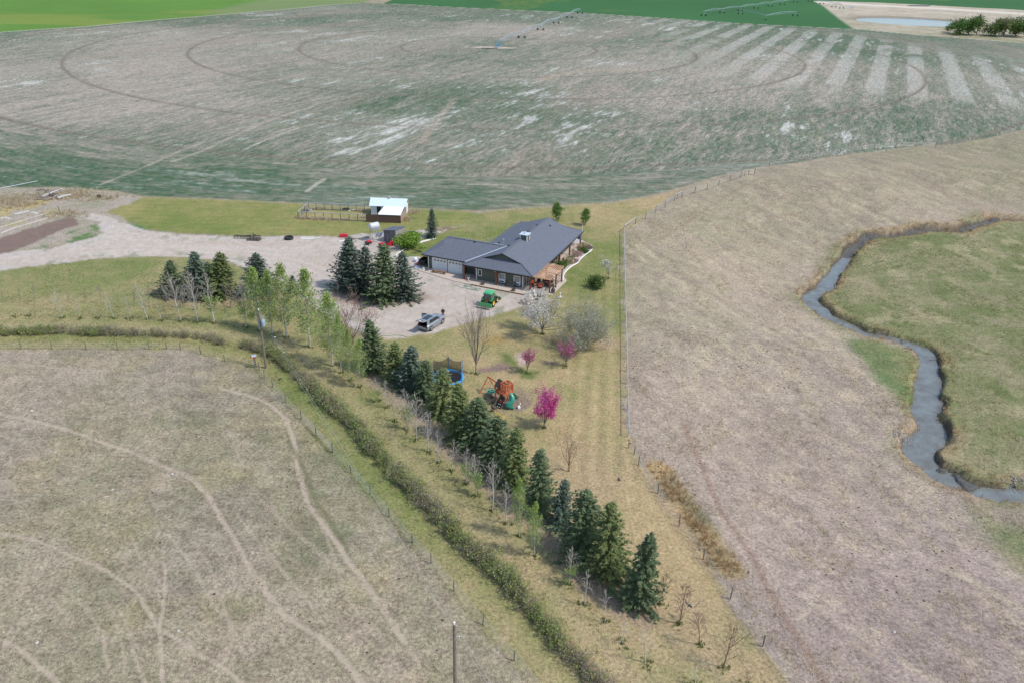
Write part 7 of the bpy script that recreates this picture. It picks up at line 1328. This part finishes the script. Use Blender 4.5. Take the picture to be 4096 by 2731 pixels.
# ---- irrigation pivots
mt_piv = mat('pivot_steel', (.33, .40, .43), .5, metal=.3)
def span(parent, a, b_, h_=3.6, arch=1.1, m=mt_piv):
    d = b_-a; L = float(np.linalg.norm(d)); ux = d/L; sx = np.array([-ux[1], ux[0], 0]); n_ = 8; top = [a+d*t+np.array([0, 0, h_+arch*math.sin(math.pi*t)]) for t in np.linspace(0, 1, n_+1)]; sp = MB().path(top, .12, 6).build('span_pipe', m, parent); tr_ = MB()
    for s_ in (-1, 1):
        low = [a+d*t+sx*s_*1.0+np.array([0, 0, h_-1.2*math.sin(math.pi*t)+arch*math.sin(math.pi*t)]) for t in np.linspace(0, 1, n_+1)]; tr_.path(low, .045, 4)
        for i in range(1, n_): tr_.tube(top[i], low[i], .04, n=4); tr_.tube(top[i], low[i-1 if i <= n_/2 else i+1], .035, n=4)
    for i in range(1, n_): tr_.tube(top[i], top[i]-np.array([0, 0, 2.2]), .03, n=4)
    tr_.build('truss', m, sp)
def drive(parent, p, ux, h_=3.6):
    sx = np.array([-ux[1], ux[0], 0]); t = MB()
    for s_ in (-1, 1): t.tube(p+sx*s_*1.9+[0, 0, .55], p+np.array([0, 0, h_]), .07, n=5)
    t.tube(p+sx*1.9+[0, 0, .6], p-sx*1.9+[0, 0, .6], .09, n=5); t.tube(p+sx*.9+[0, 0, 2.0], p-sx*.9+[0, 0, 2.0], .05, n=5); t = t.build('drive_tower', mt_piv, parent); a = math.atan2(sx[1], sx[0])
    for s_ in (-1, 1):
        q = p+sx*s_*1.9; wv_ = MB(); wv_.lathe([(.25, -.17), (.62, -.17), (.66, -.1), (.66, .1), (.62, .17), (.25, .17)], 18, (0, 0, 0), 'y'); wo_ = wv_.build('wheel', mt_rubber, t, True); wo_.location = (q[0], q[1], q[2]+.66); wo_.rotation_euler = (0, 0, a)
def pivot_machine(lb, pts, ends=True, center=True):
    P = [at(*q) for q in pts]; o = thing('irrigation_pivot', lb, 'irrigation pivot', P[0]); b0 = P[0]; P = [p-b0 for p in P]
    for i in range(len(P)-1): span(o, P[i], P[i+1])
    for i in range(0 if not center else 1, len(P)): d = P[min(i+1, len(P)-1)]-P[max(i-1, 0)]; drive(o, P[i], d/np.linalg.norm(d))
    if center:
        t = MB()
        for sx in (-1, 1):
            for sy in (-1, 1): t.tube((sx*1.4, sy*1.4, 0), (sx*.25, sy*.25, 3.6), .09, n=5); t.tube((sx*1.4, sy*1.4, .2), (-sx*.9, sy*.9, 1.8), .05, n=5)
        t.tube((0, 0, 0), (0, 0, 4.2), .13, n=8).build('pivot_tower', mat('pivot_blue', (.10, .30, .50), .5), o); MB().box((-1.6, -.3, 1.2), (.7, .4, 1.0)).build('control_box', mat('pivot_blue', (.10, .30, .50), .5), o)
    return o
AD = np.array([2331, 57.5]); pdir = flat(2288, 69)[:2]-PIV; pdir = pdir/np.linalg.norm(pdir)
def arm(k): q = PIV+pdir*SPAN*k; return proj((q[0], q[1], 0))
pivot_machine('long centre pivot sprinkler arm on the patchy crop field', [(1996, 192)]+[arm(k) for k in (1, 2, 3, 4, 4.9)])
pivot_machine('far pivot sprinkler line crossing the dark green field', [(2814,65),(2888,54),(2960,45),(3024,35.5),(3080,27),(3129,20.5),(3181,11)], center=False)
pivot_machine('short sprinkler arm on the green field nearer the pond', [(2962,58),(3061,82),(3180,66)], center=False); pivot_machine('sprinkler line end at the corner of the sandy flat', [(3240,8),(3287,18),(3335,31),(3366,36)], center=False)
p = at(1925, 196); o = MB().path([(0, 0, .3), (3, 0, .3), (6, .1, .3), (9, .3, .5)], .18, 6).build('supply_pipe', mt_black, None, loc=p); tag(o, 'dark supply pipe lying at the foot of the pivot tower', 'pipe')
p = at(3665, 26); o = thing('pipe_stack', 'dark bundle of pipes lying on the sandy flat above the pond', 'pipes', p, .1)
for k in range(6): MB().tube((-11+k, -.8+.35*(k % 3), .3+.35*(k//3)), (11+k, -.8+.35*(k % 3), .3+.35*(k//3)), .28, n=8).build('pipe', mat('pipe_plum', (.09, .08, .13), .6), o)
p = at(3405, 34); o = thing('pump_station', 'small grey pump unit by the pond track', 'pump', p); MB().box((0, 0, .8), (5, 2, 1.4)).build('housing', mt_metal, o); MB().tube((-2, -1, .5), (-8, -2, .3), .25).build('intake_pipe', mt_metal, o)
# ---- stones lying in the pastures
SL_ = [(c7(215,745),.9,'large white stone beside the upper cattle trail, far left'),(c7(700,705),.5,'reddish stone alone in the upper left pasture'),(c7(1157,1170),.75,'flat white stone beside the middle cattle trail'),(c7(757,1275),.6,'white stone left of the middle cattle trail'),(c7(635,800),.4,'small white stone above the middle trail'),(c7(712,1512),.45,'white stone low in the left pasture'),(crop(0,1900,1.68)(250,1125),.6,'pale stone near the bottom left corner'),(crop(0,1900,1.68)(1200,1045),.6,'grey blue stone right of the trail fork'),(crop(0,1900,1.68)(1650,585),.6,'tan stone on the edge of the middle trail'),(crop(0,1900,1.68)(1695,525),.7,'flat tan stone above the middle trail'),(crop(0,1900,1.68)(710,500),.45,'thin white stone in the left pasture centre'),(crop(0,1900,1.68)(25,1055),.5,'tan stone at the left picture edge'),(crop(0,1900,1.68)(2225,415),.5,'white stone on the right hand trail'),(cr(587,340),.55,'white stone beside the trail in the right pasture'),(cr(585,375),.3,'small tan stone below the white one in the right pasture'),(cr(1630,1285),.6,'pale stone in the lower right pasture'),(cr(1630,1437),.45,'white stone nearest the bottom right'),(cr(825,735),.55,'tan stone near the reed strip'),(cs(680,707),.5,'pale stone on the bare slope of the right pasture'),(cs(2122,325),.8,'white rock at the far right pasture'),(cs(1762,147),1.0,'grey rock on the pasture rise by the field')]
for k, (q, s_, lb) in enumerate(SL_):
    o = MB().rock((0, 0, .06*s_), (s_*.55, s_*.38, s_*.28), k*7+3, 9, 6, .28).build('field_stone', mat('stone_tan' if 'tan' in lb or 'red' in lb else 'stone_white', (.48, .37, .28) if 'tan' in lb or 'red' in lb else (.46, .43, .385), .9, var=.15, scale=4), None, loc=at(*q), rz=k*1.3); tag(o, lb, 'stone', 'stones in the pastures')
# ---- crows
def crow(lb, P, fly, rz):
    o = thing('crow', lb, 'bird', P, rz); MB().path([(-.22, 0, .12), (-.12, 0, .13), (0, 0, .15), (.12, 0, .19), (.18, 0, .24), (.22, 0, .23)], [.015, .05, .075, .06, .045, .01], 8).build('body', mt_black, o, True)
    for s_ in (-1, 1):
        if fly: MB().add([(.1, s_*.05, .18), (.06, s_*.28, .3), (-.08, s_*.45, .32), (-.14, s_*.25, .26), (-.1, s_*.05, .16), (.0, s_*.2, .255)], [(0, 1, 5), (1, 2, 3, 5), (0, 5, 4), (5, 3, 4)]).build('wing', mt_black, o)
        else: MB().add([(.1, s_*.07, .19), (-.05, s_*.08, .2), (-.26, s_*.03, .12), (-.05, s_*.085, .1)], [(0, 1, 2, 3)]).build('wing', mt_black, o); MB().tube((.0, s_*.03, .1), (.01, s_*.03, 0), .008, n=5).build('leg', mt_black, o)
crow('black crow flying beside the tall red twigged sapling', flat(*c9(1940, 715), 1.5), True, .6); crow('black crow on the ground near the right fence bend', at(*cr(105, 443)), False, 2.0); crow('black crow on the grass below the power wires', at(*c5(1112, 1215)), False, .4); crow('black crow on the dirt by the bare birches', at(*c5(368, 626)), False, 3.0)
# ================================================================ GRASS, REEDS, STONES (uncountable)
def tufts(name, label, P, h, blades, wd, spread, m, lean=.5):
    n_ = len(P); P = np.repeat(np.asarray(P, float), blades, 0); N = len(P); a = rng.random(N)*6.283; hh = h*rng.uniform(.55, 1.25, N); base = P+np.stack([np.cos(a), np.sin(a), np.zeros(N)], 1)*(spread*rng.random(N))[:, None]
    side = np.stack([-np.sin(a), np.cos(a), np.zeros(N)], 1)*wd; tip = base+np.stack([np.cos(a)*lean*hh*rng.random(N), np.sin(a)*lean*hh*rng.random(N), hh], 1)
    V_ = np.stack([base-side, base+side, tip], 1).reshape(-1, 3); me = np_mesh(name, V_, np.arange(3*N).reshape(-1, 3), m, False); k = np.repeat(rng.uniform(.7, 1.3, n_), blades*3)[:, None]*np.ones((1, 3)); point_col(me, k, 'Tint'); tag(link(name, me), label, None, kind='stuff')
mg_tan = mat('grass_tan', (.56, .47, .32), .9, trans=.5, attr='Tint', spec=.1); mg_grn = mat('grass_green', (.15, .21, .06), .9, trans=.4, attr='Tint', spec=.1); mg_oli = mat('grass_olive', (.27, .26, .13), .9, trans=.5, attr='Tint', spec=.1); mg_red = mat('grass_rust', (.43, .29, .16), .9, trans=.45, attr='Tint', spec=.1); mg_wst = mat('grass_grey', (.33, .29, .205), .9, trans=.5, attr='Tint', spec=.1)
def scatter(n_, fn, box):
    out = []; 
    x = rng.uniform(box[0], box[1], n_*4); y = rng.uniform(box[2], box[3], n_*4); k = fn(x, y); s_ = rng.random(n_*4) < k; x, y = x[s_][:n_], y[s_][:n_]; return np.stack([x, y, terrain(x, y)], 1)
ins = lambda poly, x, y: sdist(poly, x, y, 2) > 0
ep_w = ep
P = scatter(6500, lambda x, y: ins(ep_w, x, y)*(ldist(CREEK, x, y, 20) > 3)*sst(.50, .68, fbm(x*.35, y*.22, 131, 3)), (8, 90, 40, 170)); tufts('dry_tussocks', 'tan dry grass tussocks scattered over the right pasture', P, .24, 7, .03, .3, mg_tan, 1.3)
P = scatter(8500, lambda x, y: (1-sst(.2, 1.3, np.abs(ldist(CREEK, x, y, 20)-creek_w(x, y)-.75)))*1.0, (20, 130, 50, 240)); tufts('creek_reeds', 'straw and rust coloured reeds along the creek banks', P, .5, 7, .035, .3, mg_red, 1.1)
P = scatter(9000, lambda x, y: (sdist(MEADOW, x, y, 3) > 1.2)*sst(.4, .7, fbm(x*.25, y*.25, 171, 3)), (30, 130, 55, 240)); tufts('meadow_grass', 'rough green and straw grass in the creek meadow', P, .2, 6, .035, .3, mg_oli, 1.3)
rl = smooth_line(FV([(1515,1075),(1545,1120),(1580,1175),(1615,1230),(1650,1275),(1675,1305)]), 4); P = scatter(1500, lambda x, y: (1-sst(.3, 1.7, ldist(rl, x, y, 6))), (8, 40, 45, 90)); tufts('reed_strip', 'rust and straw coloured reeds in the ditch by the right fence', P, .6, 9, .03, .3, mg_red, .9)
bases = []
for ob in [o_ for o_ in bpy.data.objects if o_.parent is None and o_.name.split('.')[0] in ('young_tree', 'poplar_tree', 'birch_tree', 'dead_sapling', 'red_sapling', 'white_sapling', 'pink_tree', 'blossom_tree', 'ash_tree')]:
    far_ = ob.location.y
    for k in range(14): a = random.random()*6.28; r0 = abs(random.gauss(0, .42)); bases.append((ob.location.x+r0*math.cos(a), ob.location.y+r0*math.sin(a), gz(ob.location.x, ob.location.y)))
tufts('weed_rings', 'long green grass around the tree trunks', np.array(bases), .24, 8, .03, .15, mg_grn)
P = scatter(9000, lambda x, y: ins(belt, x, y)*sst(.35, .7, fbm(x*.4, y*.4, 181, 3)), (-80, 40, 40, 130)); tufts('belt_grass', 'rough olive grass under the tree rows', P, .12, 6, .03, .25, mg_oli)
P = scatter(11000, lambda x, y: (~ins(belt, x, y))*(x < .9*y)*(y < 110)*sst(.35, .7, fbm(x*.5, y*.5, 191, 3))*(1-.8*sst(60, 100, y))*(sdist(lawn, x, y, 2) < 0)*(sdist(ep, x, y, 2) < 0), (-60, 12, 38, 110)); tufts('pasture_grass', 'short grey and tan grass of the left pasture', P, .08, 6, .03, .28, mg_wst)
L1, L2, L3 = smooth_line(hedge_a, 3), smooth_line(hl2, 3), smooth_line(hl3, 3)
P = scatter(4000, lambda x, y: np.maximum.reduce([1-sst(.2, 1.2, np.minimum(np.minimum(ldist(L1, x, y, 5), ldist(L2, x, y, 5)), ldist(L3, x, y, 5)))]), (-110, 10, 38, 120)); tufts('hedge_grass', 'green grass growing through the foot of the hedge', P, .3, 7, .03, .25, mg_grn)
ty = [at(*cy_(x, y)) for x, y in ((100,240),(200,290),(60,280),(930,200),(1000,200),(870,170),(1330,230),(820,435),(430,230),(250,330))]; P = np.vstack([np.array(p)[None]+np.stack([rng.normal(0, 2.2, 90), rng.normal(0, 1.6, 90), np.zeros(90)], 1) for p in ty]); tufts('dry_weeds', 'pale dry weeds around the dead wood pile', P, .6, 8, .05, .4, mg_tan)
cpnt = [at(*cq(x, y)) for x, y in ((620,440),(820,450),(1960,470),(1900,520),(700,620),(1850,640),(1780,690))]+[at(*c2(x, y)) for x, y in ((430,260),(200,385),(350,395),(500,405),(700,410),(2150,520),(2000,545),(1700,300))]; P = np.vstack([np.array(p)[None]+np.stack([rng.normal(0, .9, 40), rng.normal(0, .5, 40), np.zeros(40)], 1) for p in cpnt]); tufts('coop_weeds', 'tall dry weeds around the chicken coop and run', P, .5, 7, .04, .3, mg_tan)
def pebbles(name, label, P, s0, m):
    b_ = MB().rock((0, 0, 0), (1, 1, .6), 5, 6, 4, .3); V0 = np.array(b_.v); F0 = np.array(b_.f); n_ = len(P); sc_ = s0*rng.uniform(.5, 1.6, n_); a = rng.random(n_)*6.28; V_ = V0[None]*sc_[:, None, None]*np.array([1.3, 1, .8]); c_, s_ = np.cos(a)[:, None], np.sin(a)[:, None]
    V_ = np.stack([V_[:, :, 0]*c_-V_[:, :, 1]*s_, V_[:, :, 0]*s_+V_[:, :, 1]*c_, V_[:, :, 2]], 2)+np.asarray(P)[:, None, :]; F_ = F0[None]+(np.arange(n_)*len(V0))[:, None, None]; me = np_mesh(name, V_.reshape(-1, 3), F_.reshape(-1, 4), m, False); point_col(me, np.repeat(rng.uniform(.6, 1.3, n_), len(V0))[:, None]*np.ones((1, 3)), 'Tint'); tag(link(name, me), label, None, kind='stuff')
P = scatter(650, lambda x, y: (1-sst(-.5, .8, ldist(CREEK, x, y, 20)-creek_w(x, y)))*sst(.48, .62, fbm(x*.2+1, y*.2, 195, 3)), (20, 130, 50, 240)); P[:, 2] = np.maximum(P[:, 2], -VD-.75)+.05; pebbles('creek_stones', 'grey stones in the shallow creek', P, .15, mat('stone_grey', (.22, .22, .22), .8, attr='Tint'))
pb_ = [at(*cr(x, y)) for x, y in ((1680,225),(1700,235),(2300,470),(2320,480),(1665,205))]; P = np.vstack([np.array(p)[None]+np.stack([rng.normal(0, .7, 60), rng.normal(0, .6, 60), np.zeros(60)-.0], 1) for p in pb_]); P[:, 2] = np.maximum(terrain(P[:, 0], P[:, 1]), -VD-.72)+.05; pebbles('gravel_bar', 'pale stones on the creek gravel bars', P, .13, mat('stone_pale', (.27, .27, .265), .8, attr='Tint'))
P = scatter(260, lambda x, y: ins(ep, x, y)*(ldist(CREEK, x, y, 20) > 4)*sst(.5, .62, fbm(x*.06, y*.06, 197, 2)), (8, 60, 40, 110)); pebbles('cow_pats', 'dark dried cow pats on the right pasture', P, .16, mat('dung', (.07, .052, .04), .95, attr='Tint'))
P = scatter(120, lambda x, y: (sdist(belt, x, y, 2) < 0)*(x < -3)*1.0, (-55, 0, 40, 88)); pebbles('cow_pats', 'dark dried cow pats on the left pasture', P, .14, mat('dung', (.07, .052, .04), .95, attr='Tint'))
